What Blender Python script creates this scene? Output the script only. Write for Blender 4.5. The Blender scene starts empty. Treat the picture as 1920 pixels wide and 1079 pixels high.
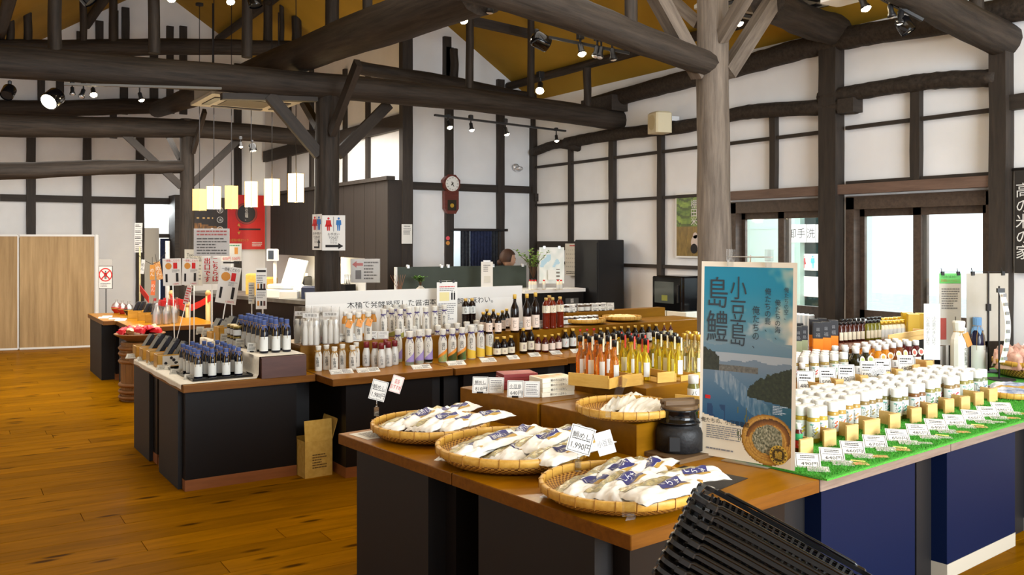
import bpy, math, random
from mathutils import Vector, Matrix, Euler

C = bpy.context.scene.collection
SC = bpy.context.scene

# ------------------------------------------------------------------ camera
# World axes follow the hall: x runs across the hall towards the window wall, y runs along the ridge.
EYE = 1.70
FOC = 1688.0                      # focal length in pixels of a 1920 px wide picture
HOR = 452.0                       # the horizon's row
FW = Vector((0.537, 0.8435, 0)).normalized()
RT = Vector((FW.y, -FW.x, 0))
cam = bpy.data.cameras.new('camera')
cam.sensor_width = 36.0
cam.lens = FOC / 1920 * 36
cam.shift_y = -(539.5 - HOR) / 1920
cam.clip_start = 0.05
cam_o = bpy.data.objects.new('camera', cam)
cam_o.location = (0, 0, EYE)
cam_o.rotation_euler = (math.pi / 2, 0, -math.atan2(FW.x, FW.y))
C.objects.link(cam_o)
SC.camera = cam_o

# ------------------------------------------------------------------ view and sky
SC.view_settings.view_transform = 'Standard'
SC.view_settings.look = 'None'
SC.view_settings.gamma = 1.0
SC.view_settings.use_curve_mapping = False
SC.view_settings.exposure = 0.84
w = bpy.data.worlds.new('sky')
SC.world = w
w.use_nodes = True
w.node_tree.nodes['Background'].inputs[0].default_value = (0.86, 0.94, 1.0, 1)
w.node_tree.nodes['Background'].inputs[1].default_value = 1.3


def area(name, loc, target, sx, sy, power, col):
    l = bpy.data.lights.new(name, 'AREA')
    l.shape = 'RECTANGLE'; l.size = sx; l.size_y = sy; l.energy = power; l.color = col
    o = bpy.data.objects.new(name, l); o.location = loc
    o.rotation_euler = (Vector(target) - Vector(loc)).to_track_quat('-Z', 'Y').to_euler()
    C.objects.link(o)
    return o


# daylight through the glazed sides of the hall
area('daylight_window_wall', (8.7, 5.2, 3.4), (4.6, 4.6, .7), 4.5, 1.4, 620, (0.88, 0.95, 1.0))
area('daylight_entrance', (3.6, -2.6, 2.2), (5.2, 5.0, 1.7), 3.4, 3.0, 330, (0.90, 0.96, 1.0))
# warm fill panels added to brighten the hall, without fixtures of their own
area('warm_fill_front', (3.3, 4.4, 4.4), (3.3, 4.6, 0), 3.5, 4.5, 58, (1.0, 0.95, 0.87))
area('warm_fill_back', (2.6, 11.2, 3.25), (2.6, 11.6, 0), 4.0, 3.0, 185, (1.0, 0.95, 0.87))
area('warm_fill_far', (1.6, 14.6, 3.25), (1.6, 14.2, 0), 3.0, 1.2, 22, (1.0, 0.95, 0.87))


# ------------------------------------------------------------------ pixels to points on real planes
def gp(px, py, z):
    """the point at height z seen at a pixel"""
    t = FOC * (EYE - z) / (py - HOR)
    p = (FW + RT * ((px - 960) / FOC)) * t
    return Vector((p.x, p.y, z))


def pd(px, py, d):
    """the point at depth d seen at a pixel"""
    p = (FW + RT * ((px - 960) / FOC)) * d
    return Vector((p.x, p.y, EYE - (py - HOR) / FOC * d))


def onx(px, py, x):
    r = FW + RT * ((px - 960) / FOC)
    return pd(px, py, x / r.x)


def ony(px, py, y):
    r = FW + RT * ((px - 960) / FOC)
    return pd(px, py, y / r.y)


def dep(p):
    return p[0] * FW.x + p[1] * FW.y


def wx(px, n, d):
    """world width of n pixels at depth d"""
    return n / FOC * d


# ------------------------------------------------------------------ mesh building
class MB:
    def __init__(s):
        s.v = []; s.f = []; s.m = []; s.sm = []

    def add(s, vs, fs, mi=0, smooth=False, M=None):
        o = len(s.v)
        s.v += [(M @ Vector(p)) if M else Vector(p) for p in vs]
        s.f += [[i + o for i in f] for f in fs]
        s.m += [mi] * len(fs); s.sm += [smooth] * len(fs)
        return s

    def box(s, c, d, mi=0, M=None, bev=0.0):
        x, y, z = d[0] / 2, d[1] / 2, d[2] / 2
        if bev <= 0:
            vs = [(c[0] + i * x, c[1] + j * y, c[2] + k * z) for k in (-1, 1) for j in (-1, 1) for i in (-1, 1)]
            fs = [(0, 2, 3, 1), (4, 5, 7, 6), (0, 1, 5, 4), (2, 6, 7, 3), (0, 4, 6, 2), (1, 3, 7, 5)]
            return s.add(vs, fs, mi, False, M)
        b = bev                                     # chamfered vertical and top edges
        ring = [(-x + b, -y), (x - b, -y), (x, -y + b), (x, y - b), (x - b, y), (-x + b, y), (-x, y - b), (-x, -y + b)]
        ins = [(p[0] * (x - b) / x, p[1] * (y - b) / y) for p in ring]
        vs = []
        for zz, rr in ((-z, ring), (z - b, ring), (z, ins)):
            vs += [(c[0] + p[0], c[1] + p[1], c[2] + zz) for p in rr]
        fs = [tuple(reversed(range(8))), tuple(range(16, 24))]
        for k in (0, 8):
            fs += [(k + i, k + (i + 1) % 8, k + 8 + (i + 1) % 8, k + 8 + i) for i in range(8)]
        return s.add(vs, fs, mi, False, M)

    def lathe(s, prof, n=16, mi=0, smooth=True, M=None, cap=True, c=(0, 0, 0)):
        vs = []; fs = []
        for r, z in prof:
            for i in range(n):
                a = 2 * math.pi * i / n
                vs.append((c[0] + r * math.cos(a), c[1] + r * math.sin(a), c[2] + z))
        for k in range(len(prof) - 1):
            for i in range(n):
                j = (i + 1) % n
                fs.append((k * n + i, k * n + j, (k + 1) * n + j, (k + 1) * n + i))
        s.add(vs, fs, mi, smooth, M)
        if cap:
            o = len(s.v) - len(vs)
            s.f.append([o + i for i in reversed(range(n))]); s.m.append(mi); s.sm.append(False)
            e = o + (len(prof) - 1) * n
            s.f.append([e + i for i in range(n)]); s.m.append(mi); s.sm.append(False)
        return s

    def tube(s, pts, r, n=8, mi=0, smooth=True, M=None, cap=True):
        pts = [Vector(p) for p in pts]
        rs = r if isinstance(r, (list, tuple)) else [r] * len(pts)
        vs = []; fs = []
        up = Vector((0, 0, 1))
        for k, p in enumerate(pts):
            d = (pts[min(k + 1, len(pts) - 1)] - pts[max(k - 1, 0)]).normalized()
            a = d.cross(up)
            if a.length < 1e-3: a = d.cross(Vector((1, 0, 0)))
            a.normalize(); b = a.cross(d).normalized()
            for i in range(n):
                t = 2 * math.pi * i / n
                vs.append(p + a * (rs[k] * math.cos(t)) + b * (rs[k] * math.sin(t)))
        for k in range(len(pts) - 1):
            for i in range(n):
                j = (i + 1) % n
                fs.append((k * n + i, k * n + j, (k + 1) * n + j, (k + 1) * n + i))
        if cap:
            fs.append(tuple(reversed(range(n)))); e = (len(pts) - 1) * n
            fs.append(tuple(e + i for i in range(n)))
        return s.add(vs, fs, mi, smooth, M)

    def quad(s, a, b, c, d, mi=0, M=None):
        return s.add([a, b, c, d], [(0, 1, 2, 3)], mi, False, M)

    def prism(s, poly, z0, z1, mi=0, M=None):
        n = len(poly)
        vs = [(p[0], p[1], z0) for p in poly] + [(p[0], p[1], z1) for p in poly]
        fs = [tuple(reversed(range(n))), tuple(range(n, 2 * n))] + [(i, (i + 1) % n, n + (i + 1) % n, n + i) for i in range(n)]
        return s.add(vs, fs, mi, False, M)

    def grid(s, fn, nu, nv, mi=0, smooth=True, M=None):
        vs = [fn(i / nu, j / nv) for j in range(nv + 1) for i in range(nu + 1)]
        fs = [(j * (nu + 1) + i, j * (nu + 1) + i + 1, (j + 1) * (nu + 1) + i + 1, (j + 1) * (nu + 1) + i) for j in range(nv) for i in range(nu)]
        return s.add(vs, fs, mi, smooth, M)

    def mesh(s, name, mats):
        me = bpy.data.meshes.new(name)
        me.from_pydata([tuple(p) for p in s.v], [], s.f)
        for m in (mats if isinstance(mats, (list, tuple)) else [mats]):
            me.materials.append(m)
        me.polygons.foreach_set('material_index', s.m)
        me.polygons.foreach_set('use_smooth', s.sm)
        me.update()
        return me


def link(name, data, parent=None, loc=None, rot=None, M=None):
    o = bpy.data.objects.new(name, data)
    C.objects.link(o)
    if parent is not None: o.parent = parent
    if M is not None:
        o.matrix_basis = M
    else:
        if loc is not None: o.location = loc
        if rot is not None: o.rotation_euler = rot
    return o


def tag(o, label=None, cat=None, group=None, kind=None):
    if label: o['label'] = label
    if cat: o['category'] = cat
    if group: o['group'] = group
    if kind: o['kind'] = kind
    return o


def thing(name, label, cat, loc=(0, 0, 0), rz=0.0, group=None, kind=None, rot=None):
    o = link(name, None, None, loc, rot or (0, 0, rz))
    return tag(o, label, cat, group, kind)


def ob(name, mb, mats, parent=None, loc=None, rot=None, M=None):
    return link(name, mb.mesh(name, mats), parent, loc, rot, M)


def dup(root, loc=None, rz=None, label=None, group=None, parent=None, rot=None):
    r = root.copy(); C.objects.link(r)
    if parent is not None: r.parent = parent
    if loc is not None: r.location = loc
    if rz is not None: r.rotation_euler = (0, 0, rz)
    if rot is not None: r.rotation_euler = rot
    if label: r['label'] = label
    if group: r['group'] = group
    for ch in list(KIDS.get(root.name, root.children)):
        dup(ch, parent=r)
    return r


KIDS = {}


def frz(root):
    """remember the children of a prototype, so that copying does not walk the whole scene"""
    KIDS[root.name] = list(root.children)
    for c in KIDS[root.name]: frz(c)
    return root


def rzm(a): return Matrix.Rotation(a, 4, 'Z')
def T(x, y, z): return Matrix.Translation((x, y, z))


# ------------------------------------------------------------------ lettering (flat meshes of real characters)
TXT = {}


def txt(body, size=1.0, vertical=False, space=1.0, lines=1.1):
    """a flat mesh of text centred on its origin, in the xz plane, facing -y; size is the character height"""
    key = (body, vertical, space, lines)
    if key not in TXT:
        cu = bpy.data.curves.new('lettering', 'FONT')
        cu.body = '\n'.join(body) if vertical else body
        cu.resolution_u = 2
        cu.align_x = 'CENTER'; cu.align_y = 'CENTER'
        cu.space_character = space
        cu.space_line = 0.92 * space if vertical else lines
        o = bpy.data.objects.new('lettering', cu)
        me = bpy.data.meshes.new_from_object(o)
        vs = [v.co.copy() for v in me.vertices]; fs = [list(p.vertices) for p in me.polygons]
        bpy.data.objects.remove(o); bpy.data.curves.remove(cu); bpy.data.meshes.remove(me)
        if vs:
            x0 = min(v.x for v in vs); x1 = max(v.x for v in vs); y0 = min(v.y for v in vs); y1 = max(v.y for v in vs)
            for v in vs: v.x -= (x0 + x1) / 2; v.y -= (y0 + y1) / 2
        TXT[key] = (vs, fs)
    vs, fs = TXT[key]
    return [(v.x * size, 0.0, v.y * size) for v in vs], fs


def put_txt(mb, body, size, c=(0, 0, 0), mi=0, vertical=False, space=1.0, w=None, M=None, lines=1.1):
    """add text to a mesh; w limits its width"""
    vs, fs = txt(body, size, vertical, space, lines)
    if not vs: return mb
    k = 1.0
    if w:
        ww = max(v[0] for v in vs) - min(v[0] for v in vs)
        k = min(1.0, w / ww)
    return mb.add([(c[0] + v[0] * k, c[1], c[2] + v[2]) for v in vs], fs, mi, False, M)


def rows(mb, x0, x1, z0, z1, n, y, mi=0, seed=0, fill=0.45, M=None):
    """n rows of small print between two heights, as short dashes"""
    r = random.Random(seed)
    h = (z1 - z0) / n
    for i in range(n):
        zc = z1 - (i + .5) * h; x = x0
        end = x1 - (x1 - x0) * r.choice((0, 0, .1, .35))
        while x < end:
            l = min((x1 - x0) * r.uniform(.06, .2), end - x)
            mb.quad((x, y, zc - h * fill / 2), (x + l, y, zc - h * fill / 2), (x + l, y, zc + h * fill / 2), (x, y, zc + h * fill / 2), mi, M)
            x += l + (x1 - x0) * .02
    return mb


# ------------------------------------------------------------------ materials
MATS = {}


def lin(c):
    return tuple(((x / 12.92) if x <= .04045 else ((x + .055) / 1.055) ** 2.4) for x in (v / 255 for v in c))


def mat(name, col=(.8, .8, .8), rough=.6, metal=0.0, emis=None, estr=1.0, spec=.5, trans=0.0, ior=1.45, alpha=1.0, coat=0.0):
    if name in MATS: return MATS[name]
    m = bpy.data.materials.new(name); m.use_nodes = True
    b = m.node_tree.nodes['Principled BSDF']
    b.inputs['Base Color'].default_value = (*col, 1)
    b.inputs['Roughness'].default_value = rough
    b.inputs['Metallic'].default_value = metal
    b.inputs['Specular IOR Level'].default_value = spec
    b.inputs['Transmission Weight'].default_value = trans
    b.inputs['IOR'].default_value = ior
    b.inputs['Alpha'].default_value = alpha
    b.inputs['Coat Weight'].default_value = coat
    if emis:
        b.inputs['Emission Color'].default_value = (*emis, 1)
        b.inputs['Emission Strength'].default_value = estr
    MATS[name] = m
    return m


def rgb(name, c, rough=.6, **k): return mat(name, lin(c), rough, **k)


def nodes(m):
    nt = m.node_tree
    return nt, nt.nodes, nt.links, nt.nodes['Principled BSDF']


def grain(name, c1, c2, scale=(1, 14, 14), nscale=6.0, rough=.5, bump=.15, vary=0.0, detail=6, lo=.35, hi=.7, spec=.5, coat=0.0, knots=0.0):
    """wood: noise drawn out along the object's x axis; vary = lightness change from piece to piece"""
    m = mat(name, c1, rough, spec=spec, coat=coat)
    nt, N, L, b = nodes(m)
    tc = N.new('ShaderNodeTexCoord'); mp = N.new('ShaderNodeMapping'); mp.inputs['Scale'].default_value = scale
    oi = N.new('ShaderNodeObjectInfo'); ad = N.new('ShaderNodeVectorMath'); ad.operation = 'ADD'
    mu = N.new('ShaderNodeMath'); mu.operation = 'MULTIPLY'; mu.inputs[1].default_value = 37.0
    L.new(oi.outputs['Random'], mu.inputs[0])
    L.new(tc.outputs['Object'], ad.inputs[0]); L.new(mu.outputs[0], ad.inputs[1]); L.new(ad.outputs[0], mp.inputs['Vector'])
    nz = N.new('ShaderNodeTexNoise'); nz.inputs['Scale'].default_value = nscale; nz.inputs['Detail'].default_value = detail
    nz.inputs['Roughness'].default_value = .65
    L.new(mp.outputs[0], nz.inputs['Vector'])
    cr = N.new('ShaderNodeValToRGB'); e = cr.color_ramp.elements
    e[0].position = lo; e[0].color = (*c1, 1); e[1].position = hi; e[1].color = (*c2, 1)
    L.new(nz.outputs['Fac'], cr.inputs[0])
    out = cr.outputs[0]
    if vary:
        hs = N.new('ShaderNodeHueSaturation'); mr = N.new('ShaderNodeMapRange')
        mr.inputs[3].default_value = 1 - vary; mr.inputs[4].default_value = 1 + vary
        L.new(oi.outputs['Random'], mr.inputs[0]); L.new(mr.outputs[0], hs.inputs['Value']); L.new(out, hs.inputs['Color'])
        out = hs.outputs[0]
    if knots:
        mk = N.new('ShaderNodeMapping'); mk.inputs['Scale'].default_value = (2.2, 7.5, 7.5)
        L.new(ad.outputs[0], mk.inputs['Vector'])
        vo = N.new('ShaderNodeTexVoronoi'); vo.inputs['Scale'].default_value = 1.0
        L.new(mk.outputs[0], vo.inputs['Vector'])
        kr = N.new('ShaderNodeMapRange'); kr.inputs[1].default_value = .09; kr.inputs[2].default_value = .21
        kr.inputs[3].default_value = knots; kr.inputs[4].default_value = 0
        L.new(vo.outputs['Distance'], kr.inputs[0])
        mx = N.new('ShaderNodeMixRGB'); mx.blend_type = 'MIX'; mx.inputs[2].default_value = (c1[0] * .18, c1[1] * .15, c1[2] * .12, 1)
        L.new(kr.outputs[0], mx.inputs[0]); L.new(out, mx.inputs[1]); out = mx.outputs[0]
    L.new(out, b.inputs['Base Color'])
    if bump:
        bp = N.new('ShaderNodeBump'); bp.inputs['Strength'].default_value = bump; bp.inputs['Distance'].default_value = .01
        L.new(nz.outputs['Fac'], bp.inputs['Height']); L.new(bp.outputs[0], b.inputs['Normal'])
    return m


def speck(name, c1, c2, nscale=20.0, rough=.7, bump=.1, lo=.4, hi=.65, **k):
    m = mat(name, c1, rough, **k)
    nt, N, L, b = nodes(m)
    tc = N.new('ShaderNodeTexCoord'); nz = N.new('ShaderNodeTexNoise')
    nz.inputs['Scale'].default_value = nscale; nz.inputs['Detail'].default_value = 5
    L.new(tc.outputs['Object'], nz.inputs['Vector'])
    cr = N.new('ShaderNodeValToRGB'); e = cr.color_ramp.elements
    e[0].position = lo; e[0].color = (*c1, 1); e[1].position = hi; e[1].color = (*c2, 1)
    L.new(nz.outputs['Fac'], cr.inputs[0]); L.new(cr.outputs[0], b.inputs['Base Color'])
    if bump:
        bp = N.new('ShaderNodeBump'); bp.inputs['Strength'].default_value = bump; bp.inputs['Distance'].default_value = .01
        L.new(nz.outputs['Fac'], bp.inputs['Height']); L.new(bp.outputs[0], b.inputs['Normal'])
    return m


def clear(name, col=(1, 1, 1), gloss=.08, rough=.03, tint=1.0):
    """thin clear sheet: mostly see-through with a faint reflection"""
    m = bpy.data.materials.new(name); m.use_nodes = True
    nt = m.node_tree; N = nt.nodes; L = nt.links; N.clear()
    o = N.new('ShaderNodeOutputMaterial'); mx = N.new('ShaderNodeMixShader'); t = N.new('ShaderNodeBsdfTransparent'); g = N.new('ShaderNodeBsdfGlossy')
    lw = N.new('ShaderNodeLayerWeight'); lw.inputs['Blend'].default_value = .25
    ma = N.new('ShaderNodeMath'); ma.operation = 'MULTIPLY_ADD'; ma.inputs[1].default_value = .5; ma.inputs[2].default_value = gloss
    L.new(lw.outputs['Fresnel'], ma.inputs[0]); L.new(ma.outputs[0], mx.inputs[0])
    t.inputs[0].default_value = (*col, 1); g.inputs['Roughness'].default_value = rough
    L.new(t.outputs[0], mx.inputs[1]); L.new(g.outputs[0], mx.inputs[2]); L.new(mx.outputs[0], o.inputs[0])
    MATS[name] = m
    return m


M_plaster = speck('white_plaster', lin((227, 228, 230)), lin((232, 233, 235)), 3.0, .9, .05)
M_timber = grain('dark_timber', lin((35, 29, 24)), lin((54, 45, 38)), (1, 9, 9), 3.0, .65, .25)
M_log = grain('dark_log', lin((33, 27, 22)), lin((60, 51, 43)), (.7, 9, 9), 3.2, .7, .5, spec=.35)
M_greylog = grain('grey_log', lin((84, 75, 67)), lin((120, 109, 98)), (.7, 8, 8), 3.0, .7, .4, spec=.3)
M_ceil = speck('mustard_ceiling', lin((150, 118, 22)), lin((158, 124, 28)), 2.0, .85, .03)
M_floor = grain('floorboards', lin((114, 73, 1)), lin((138, 90, 3)), (.8, 7, 7), 2.4, .30, .03, vary=.16, knots=.9, spec=.003)
M_top = grain('table_veneer', lin((142, 92, 1)), lin((160, 105, 4)), (1.2, 10, 10), 2.0, .30, .02, spec=.12)
M_edge = grain('table_edge', lin((98, 58, 12)), lin((118, 74, 20)), (1.2, 14, 14), 3.0, .35, .03, spec=.25)
M_dark = rgb('dark_cabinet', (20, 16, 15), .4, spec=.25)
M_darkin = rgb('recess_shade', (14, 12, 14), .6)  # dark colour standing in for shade in open gaps
M_black = rgb('black_plastic', (22, 22, 24), .35)
M_gloss = rgb('black_gloss', (12, 12, 14), .12)
M_white = rgb('white_card', (222, 221, 217), .6)
M_paper = rgb('white_paper', (220, 218, 210), .8)
M_ink = rgb('black_ink', (34, 32, 34), .8)
M_grey = rgb('grey_ink', (130, 130, 132), .8)
M_red = rgb('red_ink', (200, 36, 36), .7)
M_metal = mat('steel', (.6, .6, .6), .3, 1.0)
M_alu = mat('aluminium', (.75, .76, .78), .4, .8)
M_glass = clear('window_glass', (.93, .97, .97), .05)
M_film = clear('clear_film', (.97, .97, .97), .12, .15)
M_acryl = clear('clear_acrylic', (.94, .95, .95), .14, .05)
M_bulb = mat('lit_bulb', (1, 1, 1), .4, emis=(1.0, .80, .48), estr=40)
M_bulbw = mat('lit_bulb_small', (1, 1, 1), .4, emis=(1.0, .86, .62), estr=14)
# ================================================================== the shell
XR, YM, XQ, YL = 7.124, 10.626, 5.183, 16.80       # window wall, clock wall, kitchen wall, far left wall
XW = -1.6                                          # wall left of the camera
RX, RZ, RS = 3.23, EYE + 4.50, 0.645               # ridge and roof slope
def roof(x): return RZ - RS * abs(x - RX)

# floor of separate boards
M_joint = rgb('board_joint', (196, 140, 60), .4)
fl = tag(ob('floor', MB().box((3.2, 8, -.06), (13, 24, .10)), M_joint), 'orange brown polished wooden board floor of the hall', 'floor', kind='structure')
BW = .19
plank = {}
for ln in (3.2, 2.4, 1.6):
    plank[ln] = MB().box((0, 0, 0), (ln - .003, BW - .0035, .012), bev=.0012).mesh('plank', M_floor)
rr = random.Random(3)
y = 2.1
while y < 16.7:
    x = -1.55 - rr.random() * 2.4
    xe = 1.9 if y > 12 else (3.4 if y > 4.4 else 5.4)
    if y < 4.4: x = -.2 - rr.random()
    while x < xe:
        ln = rr.choice((3.2, 3.2, 2.4))
        if y > 4.4 or x + ln > .2:
            link('plank', plank[ln], fl, (x + ln / 2, y, -.006))
        x += ln
    y += BW

# window wall (x = XR): plaster in pieces around the two openings
WZ0, WZ1 = .86, 2.10
B1 = (onx(1372, 400, XR).y, onx(1557, 400, XR).y)      # first bay's far and near ends along y
B2 = (onx(1590, 400, XR).y, onx(1872, 400, XR).y)
w_ = MB()
tk = .16
def wseg(y0, y1, z0, z1): w_.box((XR + tk / 2, (y0 + y1) / 2, (z0 + z1) / 2), (tk, abs(y1 - y0), z1 - z0))
zt = roof(XR) + .05
wseg(YM + .16, B1[0], 0, zt); wseg(B1[0], B1[1], WZ1, zt); wseg(B1[0], B1[1], 0, WZ0)
wseg(B1[1], B2[0], 0, zt); wseg(B2[0], B2[1], WZ1, zt); wseg(B2[0], B2[1], 0, WZ0); wseg(B2[1], -3, 0, zt)
wall_r = tag(ob('wall_right', w_, M_plaster), 'white plaster wall with dark timber framing and sliding windows on the right', 'wall', kind='structure')

def timber(par, name, a, b, wid, thk, axis, wob=0.0, seed=0, m=None):
    """a squared timber from a to b; axis = the wall's normal ('x' or 'y')"""
    a = Vector(a); b = Vector(b); d = b - a; L_ = d.length
    r = random.Random(seed); n = max(1, int(L_ / .25)) if wob else 1
    ex = d.normalized(); ez = Vector((1, 0, 0)) if axis == 'x' else Vector((0, 1, 0)); ey = ez.cross(ex).normalized()
    vs = []; fs = []
    for i in range(n + 1):
        k1 = r.uniform(-wob, wob) if wob else 0; k2 = r.uniform(-wob, wob) if wob else 0
        for sy, sz in ((-1, -1), (1, -1), (1, 1), (-1, 1)):
            vs.append((i * L_ / n, sy * wid / 2 + (k1 if sy < 0 else k2), sz * thk / 2))
    for i in range(n):
        for k in range(4):
            j = (k + 1) % 4
            fs.append((i * 4 + k, i * 4 + 4 + k, i * 4 + 4 + j, i * 4 + j))
    fs += [(0, 1, 2, 3), tuple(n * 4 + k for k in (3, 2, 1, 0))]
    M = Matrix((ex, ey, ez)).transposed().to_4x4(); M.translation = a
    return ob(name, MB().add(vs, fs), m or M_timber, par, M=M)

def rail_x(px0, py0, px1, py1, h, thk=.05, name='rail', wob=0.0):
    a = onx(px0, py0, XR - .02); b = onx(px1, py1, XR - .02); z = (a.z + b.z) / 2
    a.z = b.z = z
    timber(wall_r, name, a, b, h, thk, 'x', wob)
# posts of the window wall (pixel column, row, width in pixels, foot height, top row)
def postx(px, wpx, top, proud=.06, wob=.004, foot=0.0):
    p = onx(px, 400, XR); wd = wx(px, wpx, dep(p)) * 1.12
    t = onx(px, top, XR)
    timber(wall_r, 'post', (XR - proud / 2 + .01, p.y, foot), (XR - proud / 2 + .01, p.y, t.z), wd, proud + .02, 'x', wob, int(px))
for px, wpx, top, pr in ((1003, 14, 240, .07), (1073, 9, 270, .05), (1152, 12, 255, .06), (1243, 11, 248, .06), (1455, 12, 212, .06), (1567, 34, 80, .13), (1722, 17, 160, .06), (1885, 28, 85, .12), (1345, 12, 225, .05)):
    postx(px, wpx, top, pr, foot=0 if px in (1003, 1152, 1243, 1567, 1885, 1345) else (onx(px, 480, XR).z - .15 if px == 1073 else 2.2))
rail_x(1008, 314, 1550, 247, .033); rail_x(1008, 388, 1552, 348, .035)
rail_x(1588, 240, 1872, 206, .033); rail_x(1589, 344, 1872, 326, .035)
rail_x(1010, 462, 1110, 460, .12, .05); rail_x(1010, 497, 1352, 497, .04, .05); rail_x(1010, 590, 1352, 590, .05)
rail_x(1896, 193, 1990, 180, .12, .1, wob=.008)

# clock wall
mw = MB()
mw.box(((XQ + XR) / 2, YM + tk / 2, 2.6), (XR - XQ, tk, 5.2))
# hatch opening is dark behind the curtains, so the wall is built around it
hx0, hx1 = ony(848, 465, YM).x, ony(938, 465, YM).x
hz0, hz1 = 1.2, ony(890, 431, YM).z
mw = MB()
def mseg(x0, x1, z0, z1): mw.box(((x0 + x1) / 2, YM + tk / 2, (z0 + z1) / 2), (x1 - x0, tk, z1 - z0))
mseg(XQ, hx0, 0, 6.0); mseg(hx1, XR + tk, 0, 6.0); mseg(hx0, hx1, 0, hz0); mseg(hx0, hx1, hz1, 6.0)
wall_m = tag(ob('wall_back', mw, M_plaster), 'white plaster wall with dark posts, the wall clock and a curtained hatch', 'wall', kind='structure')
def posty(par, px, wpx, top, y, proud=.06, foot=0.0, wob=.003, bot=None):
    p = ony(px, 400, y); wd = wx(px, wpx, dep(p)) * 1.1
    t = ony(px, top, y); z0 = ony(px, bot, y).z if bot else foot
    timber(par, 'post', (p.x, y - proud / 2 + .01, z0), (p.x, y - proud / 2 + .01, t.z), wd, proud + .02, 'y', wob, int(px))
def rail_y(par, px0, py0, px1, py1, h, y, thk=.05, wob=0.0, name='rail'):
    a = ony(px0, py0, y - .02); b = ony(px1, py1, y - .02); z = (a.z + b.z) / 2; a.z = b.z = z
    timber(par, name, a, b, h, thk, 'y', wob)
for px, wpx, top, pr in ((759, 19, 60, .09), (840, 14, 90, .06), (936, 13, 150, .06), (1000, 12, 205, .06)):
    posty(wall_m, px, wpx, top, YM, pr)
posty(wall_m, 836, 14, 70, YM, .06, bot=170)
rail_y(wall_m, 768, 347, 1000, 358, .10, YM, .055)
rail_y(wall_m, 846, 431, 950, 432, .035, YM, .07)
# kitchen wall running back from the clock wall (faces left)
qw = MB().box((XQ + tk / 2, (YM + tk + YL) / 2, 3.1), (tk, YL - YM - tk, 6.2)).box((XQ - .003, YM + tk / 2, 3.1), (.006, tk - .01, 6.2))
wall_q = tag(ob('wall_kitchen', qw, M_plaster), 'white plaster wall running back beside the pendant lamps', 'wall', kind='structure')
def postq(px, wpx, top, bot=430, proud=.05):
    p = onx(px, 300, XQ); t = onx(px, top, XQ); b_ = onx(px, bot, XQ)
    timber(wall_q, 'post', (XQ - proud / 2, p.y, b_.z), (XQ - proud / 2, p.y, t.z), wx(px, wpx, dep(p)) * 1.5, proud, 'x', .003, int(px))
for px, wpx in ((545, 7), (587, 8), (650, 7), (693, 8)):
    postq(px, wpx, 130)
a = onx(497, 293, XQ - .03); b = onx(755, 230, XQ - .03); a.z = b.z = (a.z + b.z) / 2
timber(wall_q, 'rail', a, b, .20, .08, 'x')
# far left wall
lw_ = MB()
ox0, ox1 = ony(268, 410, YL).x, ony(326, 410, YL).x
oz1 = ony(300, 383, YL).z
lw_.box(((XW + ox0) / 2, YL + tk / 2, 3.0), (ox0 - XW, tk, 6.0))
lw_.box(((ox1 + XQ + tk) / 2, YL + tk / 2, 3.0), (XQ + tk - ox1, tk, 6.0))
lw_.box(((ox0 + ox1) / 2, YL + tk / 2, (oz1 + 6) / 2), (ox1 - ox0, tk, 6 - oz1))
wall_l = tag(ob('wall_far', lw_, M_plaster), 'white plaster gable wall with dark posts at the far left end of the hall', 'wall', kind='structure')
for px, wpx in ((58, 14), (163, 13), (262, 13), (445, 12)):
    posty(wall_l, px, wpx, 250 if px != 445 else 120, YL, .06, foot=0)
for px, wpx, top, bot in ((77, 11, 150, 190), (112, 12, 150, 195), (232, 12, 140, 215), (288, 13, 60, 210), (318, 11, 50, 210), (343, 12, 50, 215), (186, 12, 40, 110), (213, 14, 20, 110), (235, 12, 15, 110), (150, 11, 60, 110), (36, 12, 190, 255), (212, 11, 200, 260)):
    posty(wall_l, px, wpx, top, YL, .06, bot=bot)
rail_y(wall_l, 0, 371, 326, 378, .115, YL, .055)
rail_y(wall_l, 262, 442, 330, 443, .07, YL, .06)
# unseen wall left of the camera, closed to darken left faces, and the roof
lw = MB()
lw.box((XW - .08, 6.9, 1.8), (.16, 20.0, 3.6))
tag(ob('wall_left', lw, M_plaster), 'plain white plaster wall on the left, outside the view', 'wall', kind='structure')
cl = MB()
for x1 in (XR + .5, XW - .5):
    z1 = roof(x1); n_ = .12
    vs = [(RX, -3.2, RZ), (x1, -3.2, z1), (x1, YL + .2, z1), (RX, YL + .2, RZ)]
    cl.add(vs + [(p[0], p[1], p[2] + n_) for p in vs], [(0, 1, 2, 3), (7, 6, 5, 4), (0, 4, 5, 1), (1, 5, 6, 2), (2, 6, 7, 3), (3, 7, 4, 0)])
ceiling = tag(ob('ceiling', cl, M_ceil), 'mustard yellow sloping ceiling under the roof', 'ceiling', kind='structure')

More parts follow.
